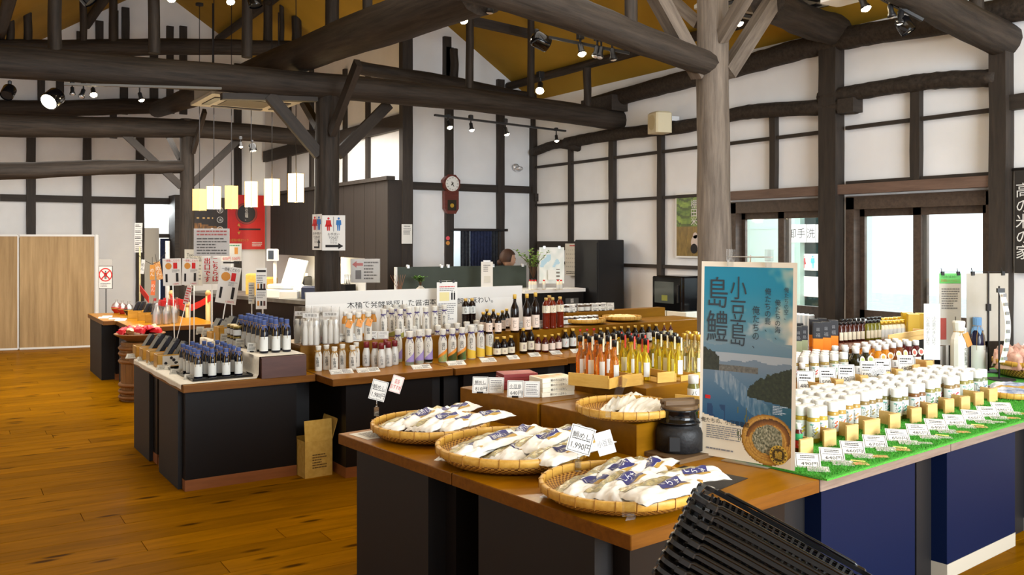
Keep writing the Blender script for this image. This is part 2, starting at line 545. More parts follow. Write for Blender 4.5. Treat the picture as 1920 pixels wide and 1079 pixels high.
# ------------------------------------------------------------------ logs
def logmesh(L_, r0, r1, seed, sag=0.0, n=14, rough=.05, crook=0.03):
    r = random.Random(seed); m = max(6, int(L_ / .16))
    ph = [r.uniform(0, 6.3) for _ in range(6)]
    vs = []; fs = []
    for i in range(m + 1):
        t = i / m
        rad = r0 + (r1 - r0) * t
        cy = crook * math.sin(ph[0] + t * 4.1) * math.sin(math.pi * t)
        cz = sag * math.sin(math.pi * t) + crook * .6 * math.sin(ph[1] + t * 5.3) * math.sin(math.pi * t)
        for k in range(n):
            a = 2 * math.pi * k / n
            q = rad * (1 + rough * math.sin(2 * a + ph[2] + t * 3) + rough * .7 * math.sin(3 * a + ph[3] - t * 7) + rough * .5 * math.sin(5 * t * 6.28 + ph[4] + a) + r.uniform(-.012, .012))
            vs.append((t * L_, cy + q * math.cos(a), cz + q * math.sin(a)))
    for i in range(m):
        for k in range(n):
            j = (k + 1) % n
            fs.append((i * n + k, i * n + j, i * n + n + j, i * n + n + k))
    mb = MB().add(vs, fs, 0, True)
    mb.add(vs[:n], [tuple(range(n))]); mb.add(vs[-n:], [tuple(reversed(range(n)))])
    return mb
def log(name, a, b, r0, r1, label, cat='beam', seed=1, sag=0.0, m=None, crook=.03, rough=.05, parent=None):
    a = Vector(a); b = Vector(b); d = b - a
    M = d.to_track_quat('X', 'Z').to_matrix().to_4x4(); M.translation = a
    o = ob(name, logmesh(d.length, r0, r1, seed, sag, rough=rough, crook=crook), m or M_log, parent, M=M)
    if parent is None: tag(o, label, cat, kind='structure')
    return o
def brace(par, a, b, w_=.10, t_=.05, m=None, side=None):
    a = Vector(a); b = Vector(b); d = (b - a); ex = d.normalized()
    ey = (side or Vector((0, 1, 0))); ez = ex.cross(ey).normalized(); ey = ez.cross(ex)
    M = Matrix((ex, ey, ez)).transposed().to_4x4(); M.translation = a
    return ob('brace', MB().box((d.length / 2, 0, 0), (d.length, t_, w_)), m or M_timber, par, M=(par.matrix_basis.inverted() @ M) if par else M)

# pillars
P1 = pd(1338, 500, 7.0); P2 = pd(614, 500, 9.12); P3 = pd(350, 500, 13.3)
p1 = log('round_pillar', (P1.x, P1.y, 0), (P1.x, P1.y, EYE + 2.55), .128, .118, 'pale grey round log pillar standing behind the poster', 'pillar', 5, m=M_greylog, crook=.015)
p2 = log('round_pillar', (P2.x, P2.y, 0), (P2.x, P2.y, EYE + 1.55), .122, .118, 'dark round pillar with the toilet signs beside the register counter', 'pillar', 6, crook=.008, rough=.03)
p3 = log('round_pillar', (P3.x, P3.y, 0), (P3.x, P3.y, EYE + 1.8), .100, .10, 'slim dark pillar in front of the far posters', 'pillar', 7, crook=.008, rough=.03)
# long logs across the hall (x direction)
def xlog(px0, py0, px1, py1, y, r0, r1, label, seed, sag=0.0, crook=.03):
    return log('log_beam', ony(px0, py0, y), ony(px1, py1, y), r0, r1, label, 'beam', seed, sag, crook=crook)
xl1 = xlog(-60, 112, 1168, 228, P2.y, .142, .128, 'long thick log beam crossing the hall over the toilet sign pillar', 11, .08)
xl2 = xlog(-40, 234, 600, 260, P3.y, .15, .13, 'log beam across the far hall above the slim dark pillar', 12, .05)
xl3 = xlog(-40, 321, 342, 313, P3.y, .115, .10, 'lower grey log beam meeting the slim dark pillar', 13)
xl6 = xlog(-40, 90, 560, 90, P3.y, .12, .12, 'upper tie log in the far roof above the log beams', 14)
xl7 = xlog(840, -55, 1330, 122, P1.y, .15, .10, 'curved log beam running down to the pale round pillar', 15, .02)
wl = log('log_beam', ony(-40, 203, YL - .1), ony(325, 200, YL - .1), .13, .13, 'dark log along the far gable wall', 'beam', 16)
# ridge-wise log over the pillars (y direction), towards the camera
a = pd(293, 206, 13.9); b = pd(905, -22, 6.3)
yl1 = log('log_beam', a, b, .12, .20, 'huge dark log rising towards the camera over the toilet sign pillar', 'beam', 21, 0, crook=.02)
a = pd(1440, 8, 7.4); b = onx(1575, 60, XR + .02)
log('log_beam', a, b, .15, .14, 'log end resting on the post left of the glazed doors', 'beam', 22)
a = pd(1640, -55, 6.0); b = onx(1886, 78, XR + .02)
log('log_beam', a, b, .14, .135, 'log end resting on the post right of the glazed doors', 'beam', 23)
# log plate and curved middle logs along the window wall
def wlog(pts, r, label, seed, off=.06):
    P = [onx(x_, y_, XR - off) for x_, y_ in pts]
    rr = random.Random(seed); Q = []; n_ = 10
    for i in range(len(P) - 1):
        for k in range(n_):
            t = k / n_; Q.append(P[i].lerp(P[i + 1], t))
    Q.append(P[-1])
    S = [sum((Q[max(0, min(len(Q) - 1, i + j))] for j in range(-4, 5)), Vector()) / 9 for i in range(len(Q))]
    S[0] = Q[0]; S[-1] = Q[-1]
    rs = [r * (1 + rr.uniform(-.05, .05)) for _ in S]
    o = ob('log_beam', MB().tube([p - S[0] for p in S], rs, 12), M_log, loc=S[0])
    return tag(o, label, 'beam', kind='structure')
wlog([(1112, 196), (1290, 148), (1400, 122), (1500, 92), (1600, 68), (1750, 45), (1990, 0)], .105, 'long log plate under the eaves of the window wall', 31)
wlog([(1062, 268), (1150, 252), (1300, 237), (1380, 212), (1460, 205), (1606, 199)], .075, 'curved log on the window wall above the rice poster', 32)
wlog([(1540, 184), (1590, 176), (1690, 159), (1760, 150), (1872, 146)], .073, 'curved log on the window wall above the glazed doors', 33)
wlog([(1000, 286), (1045, 268), (1084, 276)], .06, 'short bent log bracket in the wall corner beyond the clock', 34, .05)
tag(ob('beam_end', MB().box((0, 0, 0), (.16, .17, .13)), M_timber, loc=onx(1595, 199, XR - .06)), 'squared beam end beside the post left of the glazed doors', 'beam', kind='structure')
tag(ob('beam_end', MB().box((0, 0, 0), (.14, .14, .11)), M_timber, loc=ony(1006, 371, YM - .06)), 'small squared beam end on the corner post below the short bracket', 'beam', kind='structure')
# struts and purlins in the roof
ns = [0]
def strut(px, y, bot, wpx, label, top=None, parent=None):
    p = ony(px, bot, y); r = wx(px, wpx, dep(p)) / 2
    z1 = roof(p.x) + .02 if top is None else ony(px, top, y).z
    ns[0] += 1
    return log('roof_strut', (p.x, y, p.z), (p.x, y, z1), r, r * .95, label, 'strut', 40 + ns[0], crook=.01, rough=.03)
y1_ = P2.y
for px, bot, wpx, lb in ((103, 96, 25, 'thick strut on the long log beam, at its far left end'), (289, 100, 22, 'strut on the long log beam, left of the bright ceiling bulbs'), (463, 108, 20, 'strut on the long log beam, right of the bright ceiling bulbs'),
                         (880, 172, 15, 'slim strut on the long log beam, under the bulb near the huge log'), (995, 190, 14, 'slim strut on the long log beam, beside the brightest bulb')):
    strut(px, y1_, bot, wpx, lb)
for px, wpx, lb in ((52, 15, 'dark strut on the upper tie log, first from its left end'), (156, 13, 'dark strut on the upper tie log, second from its left end'), (212, 15, 'dark strut on the upper tie log, third from its left end'),
                    (502, 17, 'dark strut on the upper tie log, left of a thin one'), (528, 9, 'thin dark strut on the upper tie log'), (556, 19, 'dark strut at the right end of the upper tie log')):
    strut(px, P3.y, 92, wpx, lb)
strut(20, P3.y, 92, 14, 'dark strut on the upper tie log, half cut by the picture edge')
p = pd(622, 66, 9.6); log('roof_strut', p, (p.x, p.y, roof(p.x)), .07, .07, 'strut on the huge dark log above the toilet sign pillar', 'strut', 61, crook=.01)
p = pd(689, 38, 8.2); log('roof_strut', p, (p.x, p.y, roof(p.x)), .045, .045, 'lit slim strut on the huge dark log', 'strut', 62, crook=.01)
p = pd(851, 150, 11.9); log('roof_strut', p, pd(851, 92, 11.9), .055, .055, 'strut before the clock wall under the yellow ceiling', 'strut', 63, crook=.01)
p = onx(1101, 208, 6.6); log('roof_strut', p, onx(1101, 128, 6.6), .048, .048, 'short strut under the purlin near the corner', 'strut', 64, crook=.005)
p = ony(1183, 62, P1.y); log('roof_strut', p, (p.x, p.y, roof(p.x)), .045, .045, 'slim strut on the curved log beam', 'strut', 65, crook=.005)
p = ony(1062, 30, P1.y); log('roof_strut', p, (p.x, p.y, roof(p.x)), .045, .045, 'slim strut on the curved log beam, nearer its upper end', 'strut', 66, crook=.005)
p = onx(1832, 35, 6.8); log('roof_strut', p, (p.x, p.y, roof(p.x)), .05, .05, 'short strut above the log plate near the picture corner', 'strut', 67, crook=.005)
def purlin(x, y0, y1, r, label, seed, dz=0):
    return log('purlin', (x, y0, roof(x) - r - dz), (x, y1, roof(x) - r - dz), r, r, label, 'beam', seed, crook=.02)
purlin(6.7, 5.2, YM, .055, 'thin purlin pole under the yellow ceiling near the window wall', 71, .05)
purlin(4.3, 2.0, 16.7, .07, 'purlin pole higher under the yellow ceiling', 72, .05)
purlin(2.1, 4.0, 16.7, .07, 'purlin pole on the left roof slope', 73, .05)
purlin(.7, 4.0, 16.7, .07, 'lowest purlin pole on the left roof slope', 74, .05)
o = timber(None, 'tie_beam', ony(800, 20, P2.y + .5), ony(1012, 68, P2.y + .5), .10, .08, 'y'); tag(o, 'planed tie beam between two slim struts under the yellow ceiling', 'beam', kind='structure')
log('log_beam', ony(670, 126, YM - .35), ony(1000, 186, YM - .35), .085, .085, 'dark log across the gable of the clock wall behind the long log', 'beam', 24)
tag(ob('tie_beam', MB().box((0, 0, 0), (.26, .62, .19)), M_timber, loc=onx(1133, 199, XR - .12)), 'squared beam end on the window wall behind the end of the long log', 'beam', kind='structure')
# braces
def br(par, px0, py0, d0, px1, py1, d1, w_=.1, t_=.05, m=None, side=None):
    return brace(par, pd(px0, py0, d0), pd(px1, py1, d1), w_, t_, m, side)
d2 = 9.12; d3 = 13.3
SX = Vector((0, 1, 0)); SY = Vector((1, 0, 0))
br(p2, 504, 178, 8.75, 598, 290, 9.05, .115, .06, side=SX); br(p2, 728, 196, 9.75, 634, 290, 9.2, .115, .06, side=SX)
br(p2, 672, 118, 8.5, 622, 250, 9.0, .11, .06, side=SY); br(p2, 568, 190, 9.7, 596, 238, 9.25, .08, .06, side=SY)
br(p3, 232, 250, 12.8, 340, 350, 13.25, .10, .05, side=SX); br(p3, 452, 257, 13.8, 360, 345, 13.35, .10, .05, side=SX)
br(p3, 384, 208, 12.8, 362, 285, 13.25, .09, .05, side=SY); br(p3, 310, 245, 13.9, 338, 300, 13.35, .08, .05, side=SY)
M_bracepale = rgb('pale_brace', (138, 128, 122), .7)
br(p1, 1225, -20, 6.62, 1313, 140, 6.98, .115, .11, M_greylog, SX)
br(p1, 1470, -30, 7.5, 1362, 138, 7.02, .115, .11, M_greylog, SX)
br(p1, 1412, -30, 6.5, 1352, 72, 6.9, .10, .07, M_greylog, SY)
br(p1, 1250, -10, 7.5, 1310, 45, 7.1, .08, .06, M_greylog, SY)
# ================================================================== tables and fixtures
TZ = .735
C0 = gp(1183, 1006, TZ); EB = (gp(1784, 828, TZ) - C0).normalized(); EA = Vector((-EB.y, EB.x, 0)); AN = math.atan2(EB.y, EB.x)
def N(b, a, z=TZ):
    """a point in the near island's frame: b along its front edge, a along its left edge"""
    p = C0 + EB * b + EA * a
    return Vector((p.x, p.y, z))

def table(label, loc, rz, lx, ly, inset=(.1, .1, .08, .08), plinth=None, group=None, zt=TZ, th=.05, edge=None, rec=(.01, .01)):
    """tabletop on a cabinet and plinth; loc is the near left corner"""
    t = thing('display_table', label, 'table', loc, rz, group)
    e = .006
    mb = MB().box((lx / 2, ly / 2, zt - th / 2), (lx - .006, ly - .006, th), 1, bev=.003).box((lx / 2, ly / 2, zt - .0005), (lx - .012, ly - .012, .0012), 0)
    ob('tabletop', mb, [M_top, edge or M_edge], t)
    i0, i1, j0, j1 = inset
    ob('cabinet', MB().box(((i0 + lx - i1) / 2, (j0 + ly - j1) / 2, (zt - th + .075) / 2), (lx - i0 - i1, ly - j0 - j1, zt - th - .075)), M_dark, t)
    ob('plinth', MB().box(((i0 + lx - i1) / 2, (j0 + ly - j1) / 2, .0375), (lx - i0 - i1 + .004, ly - j0 - j1 + .004, .075)), plinth or M_plinth, t)
    ob('gap_shade', MB().box(((rec[0] + lx - rec[1]) / 2, ly / 2, (zt - th) / 2), (lx - rec[0] - rec[1], ly - max(j0, j1) * 2 - .16, zt - th - .002)), M_darkin, t)  # solid dark block painted as the shade under the tabletop
    return t
M_plinth = grain('plinth_wood', lin((120, 70, 34)), lin((140, 84, 44)), (1, 10, 10), 2.5, .45, .02)
M_plinth2 = rgb('pale_plinth', (176, 168, 152), .5)
M_daylitdark = rgb('daylit_dark_cabinet', (10, 22, 52), .45, spec=.10)  # dark cabinet with cool daylight put into its colour
M_daylitedge = grain('daylit_grey_edge', lin((110, 94, 84)), lin((136, 120, 108)), (1, 14, 14), 4, .4, .05)  # table edge greyed by daylight put into the colour
g_near = 'tables of the near island'
table('brown topped table at the near corner, under the two nearest bamboo baskets', N(0, 0, 0), AN, 1.10, 1.025, (.1, .1, .1, .1), edge=M_edge)
table('brown topped table at the far end of the near island, under its third bamboo tray', N(0, 1.027, 0), AN, 1.10, .985, (.1, .1, .1, .1))
for i, lb in enumerate(('table under the green mat, next to the near corner table', 'table under the green mat, second from the near corner table', 'table under the green mat, at the picture edge', 'table under the far end of the green mat, under the deep woven tray')):
    t = table(lb, N(1.103 + 1.12 * i, .0 if i < 3 else .002, 0), AN, 1.117 if i < 3 else .68, 1.0, (.16, .16 if i < 3 else .1, .1, .1), M_plinth2, edge=M_daylitedge)
    for c in t.children:
        if c.name.startswith('cabinet'): c.data.materials[0] = M_daylitdark
table('table behind the near corner table, under the oil bottles', N(1.103, 1.005, 0), AN, 1.117, .9)
def riser(label, loc, rz, lx, ly, h, m=None, z=TZ):
    t = ob('display_riser', MB().box((lx / 2, ly / 2, h / 2), (lx - .003, ly - .003, h), bev=.003), m or M_riser, loc=loc, rot=(0, 0, rz))
    return tag(t, label, 'display box')
M_riser = grain('riser_wood', lin((114, 74, 1)), lin((132, 87, 4)), (1, 9, 9), 2.0, .4, .02, spec=.2)
riser('long brown display box under the stacked white cartons', N(.79, 1.395, TZ), AN, .43, .67, .145)
riser('brown display box under the basket of plain white packets', N(.80, .725, TZ), AN, .42, .66, .145)
riser('brown display box under the orange and yellow oil bottles', N(1.225, 1.06, TZ), AN, .86, .6, .22)
riser('brown display box under the back rows of dressing bottles', N(2.1, .865, TZ + .0085), AN, 1.93, .37, .10)

# middle row of tables
mt = [(2.31, 5.95, 3.28), (3.284, 5.95, 4.35), (4.354, 6.02, 5.42), (5.424, 6.05, 6.5)]
for i, ((x0, y0, x1), lb) in enumerate(zip(mt, ('brown topped table at the left end of the middle row, under small white bottles', 'brown topped table under the yellow and green banded bottles', 'brown topped table under the rows of small dark bottles', 'brown topped table at the far right end of the middle row'))):
    table(lb, (x0, y0, 0), .02, x1 - x0, 1.2, (.15 if i == 0 else .14, .12, .12, .1), rec=(.15 if i == 0 else .01, .01))
riser('brown display box under the bagged white bottles', (2.275, 6.52, TZ), .0, .80, .42, .185)
riser('long brown display box under the purple tied bottles', (3.08, 6.57, TZ), .02, 1.2, .42, .185)
riser('brown display box under the tall dark bottles', (4.29, 6.545, TZ), .02, 2.2, .45, .185)
t_ = next(o for o in bpy.data.objects if o.get('label', '').startswith('brown topped table at the left end'))
ob('gap_shade_board', MB().box((-.035, .55, .33), (.14, .02, .66)), M_darkin, t_)  # dark sheet added as shade in the gap between two tables
# left table with the cloth
t2 = table('brown topped table with white cloth in the left foreground of the far aisle', (1.37, 6.23, 0), .02, .93, .93, (.04, .11, .10, .04), rec=(.01, .11))
table('brown topped table behind the white clothed one', (1.36, 7.17, 0), .02, .93, .93, (.04, .1, .04, .10))
M_maroon = grain('maroon_box', lin((70, 42, 36)), lin((86, 54, 46)), (1, 8, 8), 2.0, .5, .02)
riser('maroon display box draped with white cloth under the larger blue capped bottles', (1.90, 6.24, TZ), .02, .33, 1.3, .147, M_maroon)
M_cloth = speck('white_cloth', lin((226, 220, 206)), lin((234, 230, 218)), 40, .9, .1)
cm = MB()
def cl_(u, v):
    # across: left edge of the table, over the tabletop, up the display box and over its top
    s = [(-.005, -.03), (-.004, .0), (.0, .0035), (.25, .0035), (.505, .0035), (.520, .03), (.524, .15), (.53, .1515), (.70, .1515), (.84, .1515), (.858, .1515)]
    k = u * (len(s) - 1); i = min(int(k), len(s) - 2); f = k - i
    x = s[i][0] * (1 - f) + s[i + 1][0] * f; z = s[i][1] * (1 - f) + s[i + 1][1] * f
    fold = .006 * math.sin(v * 40) * (1 if 4.2 < k < 6.2 else .15)
    return (x - fold, .03 + v * 1.55, z + (.003 * math.sin(v * 23 + u * 9) if z < 0 else .0))
cm.grid(cl_, 40, 60)
# front hem of the cloth over the display box
tag(ob('tablecloth', cm, M_cloth, loc=(1.37, 6.23, TZ), rot=(0, 0, .02)), 'white cloth over the left table and its maroon display box', 'tablecloth')
# far left table row
t1g = 'tables of the far left row'
table('brown topped table at the far left, under the wooden boxes by the partition', (1.66, 11.75, 0), .0, .95, 1.33, (.16, .1, .1, .1))
table('brown topped table at the far left, under the silver bottles', (1.80, 10.66, 0), .0, .95, 1.08, (.12, .1, .1, .1))

# green mat
M_grass = speck('artificial_grass', lin((30, 120, 26)), lin((92, 190, 62)), 260, .85, .6, .35, .65)
gm = MB().box((2.025, .48, .004), (4.05, .99, .008), 0)
mat_o = tag(ob('grass_mat', gm, M_grass, loc=N(1.103, -.012, TZ), rot=(0, 0, AN)), 'bright green artificial grass mat under the dressing bottles', 'mat')
bl = MB(); r = random.Random(9)
for i in range(24000):
    b_ = r.random() * 2.6; a_ = r.random() ** 1.6 * .45; h = r.uniform(.006, .012); t = r.random() * 3.14; dx = .0016 * math.cos(t); dy = .0016 * math.sin(t)
    x = b_; y = a_; tx = r.uniform(-.006, .006); ty = r.uniform(-.006, .006)
    bl.add([(x - dx, y - dy, .008), (x + dx, y + dy, .008), (x + tx, y + ty, .008 + h)], [(0, 1, 2)])
o = ob('turf_blades', bl, M_grass, mat_o); o['kind'] = 'stuff'

# black under-mat on the corner table
tag(ob('rubber_sheet', MB().box((0, 0, 0), (.34, .30, .002)), M_black, loc=N(.70, .32, TZ + .001), rot=(0, 0, AN + .15)), 'thin black sheet lying under the nearest bamboo basket', 'sheet')
sh = MB().box((0, 0, 0), (.26, .17, .001)); 
so = tag(ob('leaflet', sh, M_paper, loc=N(.17, 1.88, TZ + .001), rot=(0, 0, AN + .05)), 'printed leaflet lying at the end corner of the near island', 'leaflet')
ob('print', rows(MB(), -.1, .1, -.06, .06, 9, 0, 0, 4, M=Matrix.Rotation(-math.pi / 2, 4, 'X') @ T(0, -.0012, 0)), M_grey, so)

# cardboard carton under the middle table
bx = thing('carton', 'brown cardboard carton with one flap up beneath the middle table', 'box', (gp(593, 896, 0).x + .015, gp(593, 896, 0).y + .13, 0), .06)
M_card = speck('cardboard', lin((186, 148, 66)), lin((198, 160, 78)), 30, .85, .03)
b = MB()
for c, d in (((0, -.12, .13), (.21, .004, .26)), ((0, .12, .13), (.21, .004, .26)), ((-.103, 0, .13), (.004, .24, .26)), ((.103, 0, .13), (.004, .24, .26)), ((0, 0, .003), (.2, .23, .004))): b.box(c, d)
ob('body', b, M_card, bx)
f = MB(); f.box((0, 0, .075), (.21, .003, .15)); ob('flap', f, M_card, bx, loc=(0, -.122, .26), rot=(-.12, 0, 0))
f = MB(); f.box((0, 0, .075), (.003, .24, .15)); ob('flap', f, M_card, bx, loc=(.105, 0, .26), rot=(0, .3, 0))
pr = MB(); rows(pr, -.05, .06, .06, .17, 6, -.1235, 0, 5); ob('print', pr, rgb('brown_print', (104, 78, 36), .8), bx)

# white accordion partition at the far left
M_pine = grain('partition_veneer', lin((150, 122, 82)), lin((186, 156, 112)), (9, 9, .5), 1.6, .5, .01)
M_wframe = rgb('white_frame', (224, 224, 222), .5)
pa = gp(-90, 661, 0); pb = gp(186, 651, 0)
PD = (pb - pa); PL = PD.length; PA = math.atan2(PD.y, PD.x)
part = thing('folding_partition', 'wood grain folding partition with white metal frames at the far left wall', 'partition', pa, PA)
seam = (gp(36, 657, 0) - pa).length
for x0, x1 in ((0, seam - .03), (seam, PL - .07)):
    p_ = ob('panel', MB().box(((x0 + x1) / 2, 0, .90), (x1 - x0, .04, 1.74)), M_pine, part)
    fr = MB()
    fr.box(((x0 + x1) / 2, 0, 1.785), (x1 - x0, .05, .03)).box(((x0 + x1) / 2, 0, .018), (x1 - x0, .05, .03)).box((x1 + .01, 0, .90), (.02, .05, 1.78))
    ob('frame', fr, M_wframe, p_)
ob('end_post', MB().box((PL - .03, -.02, .90), (.055, .09, 1.80), bev=.01), M_wframe, part)
ob('hinge_gap', MB().box((seam - .015, .005, .90), (.018, .03, 1.7)), M_black, part)
for x in (.3, seam + .2, PL - .3): ob('caster', MB().lathe([(.02, 0), (.025, .004), (.025, .016), (.02, .02)], 12), M_black, part, loc=(x, 0, -.001))

# ------------------------------------------------------------------ sliding windows and what is outside
M_wood = grain('window_timber', lin((58, 46, 38)), lin((78, 64, 54)), (1, 9, 9), 3, .5, .05)
def window(name, y0, y1, z0, z1, split, label):
    """timber sliding window in the window wall; y0 is the far end"""
    t = thing(name, label, 'window', (XR + .03, y1, 0), 0, kind='structure')
    L_ = y0 - y1; fr = MB()
    for c, d in (((0, L_ / 2, z1 - .05), (.12, L_, .12)), ((0, L_ / 2, z0 + .04), (.12, L_, .10)), ((0, .04, (z0 + z1) / 2), (.12, .09, z1 - z0)), ((0, L_ - .04, (z0 + z1) / 2), (.12, .09, z1 - z0))): fr.box(c, d)
    ob('window_frame', fr, M_wood, t)
    s = L_ * split
    for k, (a, b, dx) in enumerate(((.06, s + .05, .0), (s - .05, L_ - .06, .045))):
        sa = MB(); zb = z0 + .08; zt_ = z1 - .10; w1 = .075
        for c, d in (((dx, (a + b) / 2, zt_ - w1 / 2), (.035, b - a, w1)), ((dx, (a + b) / 2, zb + .06), (.035, b - a, .13)), ((dx, a + w1 / 2, (zb + zt_) / 2), (.035, w1, zt_ - zb)), ((dx, b - w1 / 2, (zb + zt_) / 2), (.035, w1, zt_ - zb))): sa.box(c, d)
        o = ob('sash', sa, M_wood, t)
        ob('pane', MB().box((dx, (a + b) / 2, (zb + .12 + zt_ - w1) / 2), (.005, b - a - 2 * w1 + .01, zt_ - w1 - zb - .12)), M_glass, o)
    ob('lintel', MB().box((-.08, L_ / 2, z1 + .075), (.10, L_ + .08, .09)), M_lint, t)
    return t
M_lint = grain('brown_lintel', lin((88, 68, 58)), lin((108, 86, 74)), (9, 1, 9), 3, .5, .05)
window('window_1', B1[0], B1[1], WZ0, WZ1, .47, 'dark timber sliding window showing the toilet building outside')
window('window_2', B2[0], B2[1], WZ0, WZ1, .5, 'dark timber sliding window with blinding white daylight outside')
# lower wall below the windows: dark boards and radiators
M_rad = rgb('radiator_white', (226, 226, 224), .5)
for (y0, y1), n_, lb in ((B1, 18, 'finned white radiator under the window with the toilet signs'), (B2, 22, 'finned white radiator under the bright window')):
    rd = thing('radiator', lb, 'radiator', (XR - .12, y1 + .1, 0), 0)
    L_ = (y0 - y1) - .25
    for k in range(n_):
        ob('fin', MB().box((0, 0, .60), (.10, L_ / n_ * .45, .80), bev=.012), M_rad, rd, loc=(0, (k + .5) * L_ / n_, 0))
    ob('casing', MB().box((.01, L_ / 2, .09), (.06, L_, .18)).box((.035, L_ / 2, .52), (.02, L_, .76)), M_dark, rd)
gr = tag(ob('ground', MB().box((17, 8, -.12), (20, 50, .1)), speck('pale_paving', lin((190, 190, 186)), lin((205, 204, 200)), 8, .9, .05)), 'pale paving outside the windows', 'ground', kind='structure')
# toilet building across the way
tb = thing('toilet_building', 'pale green white toilet building seen through the window, dark glass door', 'building', (XR + 2.6, 6.0, 0), 0)
M_pale = rgb('pale_siding', (172, 192, 186), .7)
dx0 = 1
q0 = onx(1497, 470, XR + 2.6); q1 = onx(1600, 470, XR + 2.6); q2 = onx(1360, 470, XR + 2.6)
ob('wall', MB().box((.1, (q2.y + q0.y) / 2 + .6 - 6.0, 1.5), (.2, q2.y - q0.y + 1.2, 3.0)), M_pale, tb)
for k in range(7): ob('siding_joint', MB().box((-.004, (q2.y + q0.y) / 2 + .6 - 6.0, .35 + k * .38), (.012, q2.y - q0.y + 1.2, .012)), rgb('siding_joint', (176, 196, 190), .8), tb)
M_dglass = rgb('dark_glass', (20, 40, 40), .3, spec=.15)
dr = ob('glass_door', MB().box((.1, (q0.y + q1.y) / 2 - 6.0, 1.16), (.06, q0.y - q1.y, 2.3)), M_dglass, tb)
df = MB()
for yy in (q0.y, q1.y): df.box((.05, yy - 6.0, 1.2), (.14, .09, 2.4))
df.box((.05, (q0.y + q1.y) / 2 - 6.0, 2.36), (.14, q0.y - q1.y, .12))
ob('door_frame', df, rgb('pale_green_frame', (150, 176, 168), .5), dr)
ob('wall', MB().box((.1, (q0.y + q1.y) / 2 - 6.0, 2.75), (.2, q0.y - q1.y + .1, .7)), M_pale, tb)
ob('wall', MB().box((.1, q1.y - 6.0 - .09, 1.5), (.2, .08, 3.0)), M_pale, tb)
# signs on it: sheets facing the hall (towards -x)
RX_ = Matrix.Rotation(-math.pi / 2, 4, 'Z')
def sheet_x(name, label, cat, px0, py0, px1, py1, x, cards, draws, thk=.004, m=None):
    a = onx(px0, py0, x); b = onx(px1, py1, x)
    t = thing(name, label, cat, (x, (a.y + b.y) / 2, (a.z + b.z) / 2), -math.pi / 2)
    w_ = abs(a.y - b.y); h_ = abs(a.z - b.z)
    ob('sheet', MB().box((0, 0, 0), (w_, thk, h_)), m or M_white, t)
    for nm, fn, mm in draws:
        mb = MB(); fn(mb, w_, h_, -thk / 2 - .001); ob(nm, mb, mm, t)
    return t
M_pink = rgb('sign_red', (222, 84, 92), .7); M_cyan = rgb('sign_blue', (70, 176, 196), .7)
xb = XR + 2.6 - .02
for i, ch in enumerate('御手洗'):
    sheet_x('sign_sheet', 'white sheet with the character %s over the glass toilet door' % ('御, the first of three', '手, the second of three', '洗, the third of three')[i], 'sign', 1476 + i * 18, 421, 1493 + i * 18, 455, xb, 0, [('lettering', lambda mb, w, h, y, c=ch: put_txt(mb, c, w * .98, (0, y, 0)), M_ink)])
sheet_x('sign_sheet', 'white sheet with a red mark over the toilet door', 'sign', 1530, 421, 1547, 455, xb, 0, [('mark', lambda mb, w, h, y: mb.quad((-.03, y, -.09), (.03, y, -.09), (.03, y, .09), (-.03, y, .09)), M_pink)])
def person_icon(mb, x, z, h, y, skirt=False, mi=0):
    """a standing figure pictogram of height h with its feet at z"""
    n = 12; r = h * .085
    mb.add([(x + r * math.cos(2 * math.pi * i / n), y, z + h - r + r * math.sin(2 * math.pi * i / n)) for i in range(n)], [tuple(range(n))], mi)
    if skirt: body = [(-.27, .30), (-.09, .80), (.09, .80), (.27, .30)]
    else: body = [(-.13, .42), (-.13, .80), (.13, .80), (.13, .42)]
    mb.add([(x + p[0] * h, y, z + p[1] * h) for p in body], [tuple(range(len(body)))], mi)
    for s in (-1, 1):
        mb.quad((x + s * .02 * h, y, z), (x + s * .10 * h, y, z), (x + s * .12 * h, y, z + .44 * h), (x + s * .01 * h, y, z + .44 * h), mi)
        mb.quad((x + s * .13 * h, y, z + .42 * h), (x + s * .20 * h, y, z + .44 * h), (x + s * .17 * h, y, z + .80 * h), (x + s * .11 * h, y, z + .80 * h), mi)
sheet_x('sign_sheet', 'white toilet sheet with red woman and blue man on the glass door', 'sign', 1497, 476, 1536, 508, xb + .08, 0, [('woman_icon', lambda mb, w, h, y: person_icon(mb, -w * .24, -h * .38, h * .78, y, True), M_pink), ('man_icon', lambda mb, w, h, y: person_icon(mb, w * .2, -h * .38, h * .78, y), M_cyan)])
sheet_x('notice', 'blank white notice low on the glass toilet door', 'notice', 1500, 518, 1539, 558, xb + .08, 0, [])
sheet_x('sign_plate', 'pale plate with toilet and wheelchair symbols on the pale building', 'sign', 1374, 415, 1393, 437, xb, 0, [('icons', lambda mb, w, h, y: person_icon(mb, -w * .2, -h * .3, h * .65, y, True), M_pink), ('icon', lambda mb, w, h, y: person_icon(mb, w * .2, -h * .3, h * .65, y), M_ink)], m=rgb('pale_pink_plate', (232, 216, 214), .6))
for i, ch in enumerate('御手洗'):
    a = onx(1379, 446 + i * 17, xb)
    t = ob('sign_character', put_txt(MB(), ch, .16), M_ink, loc=(xb - .02, a.y, a.z), rot=(0, 0, -math.pi / 2)); tag(t, 'black wall character on the pale building, %s of its vertical row' % ('top', 'middle', 'bottom')[i], 'sign')
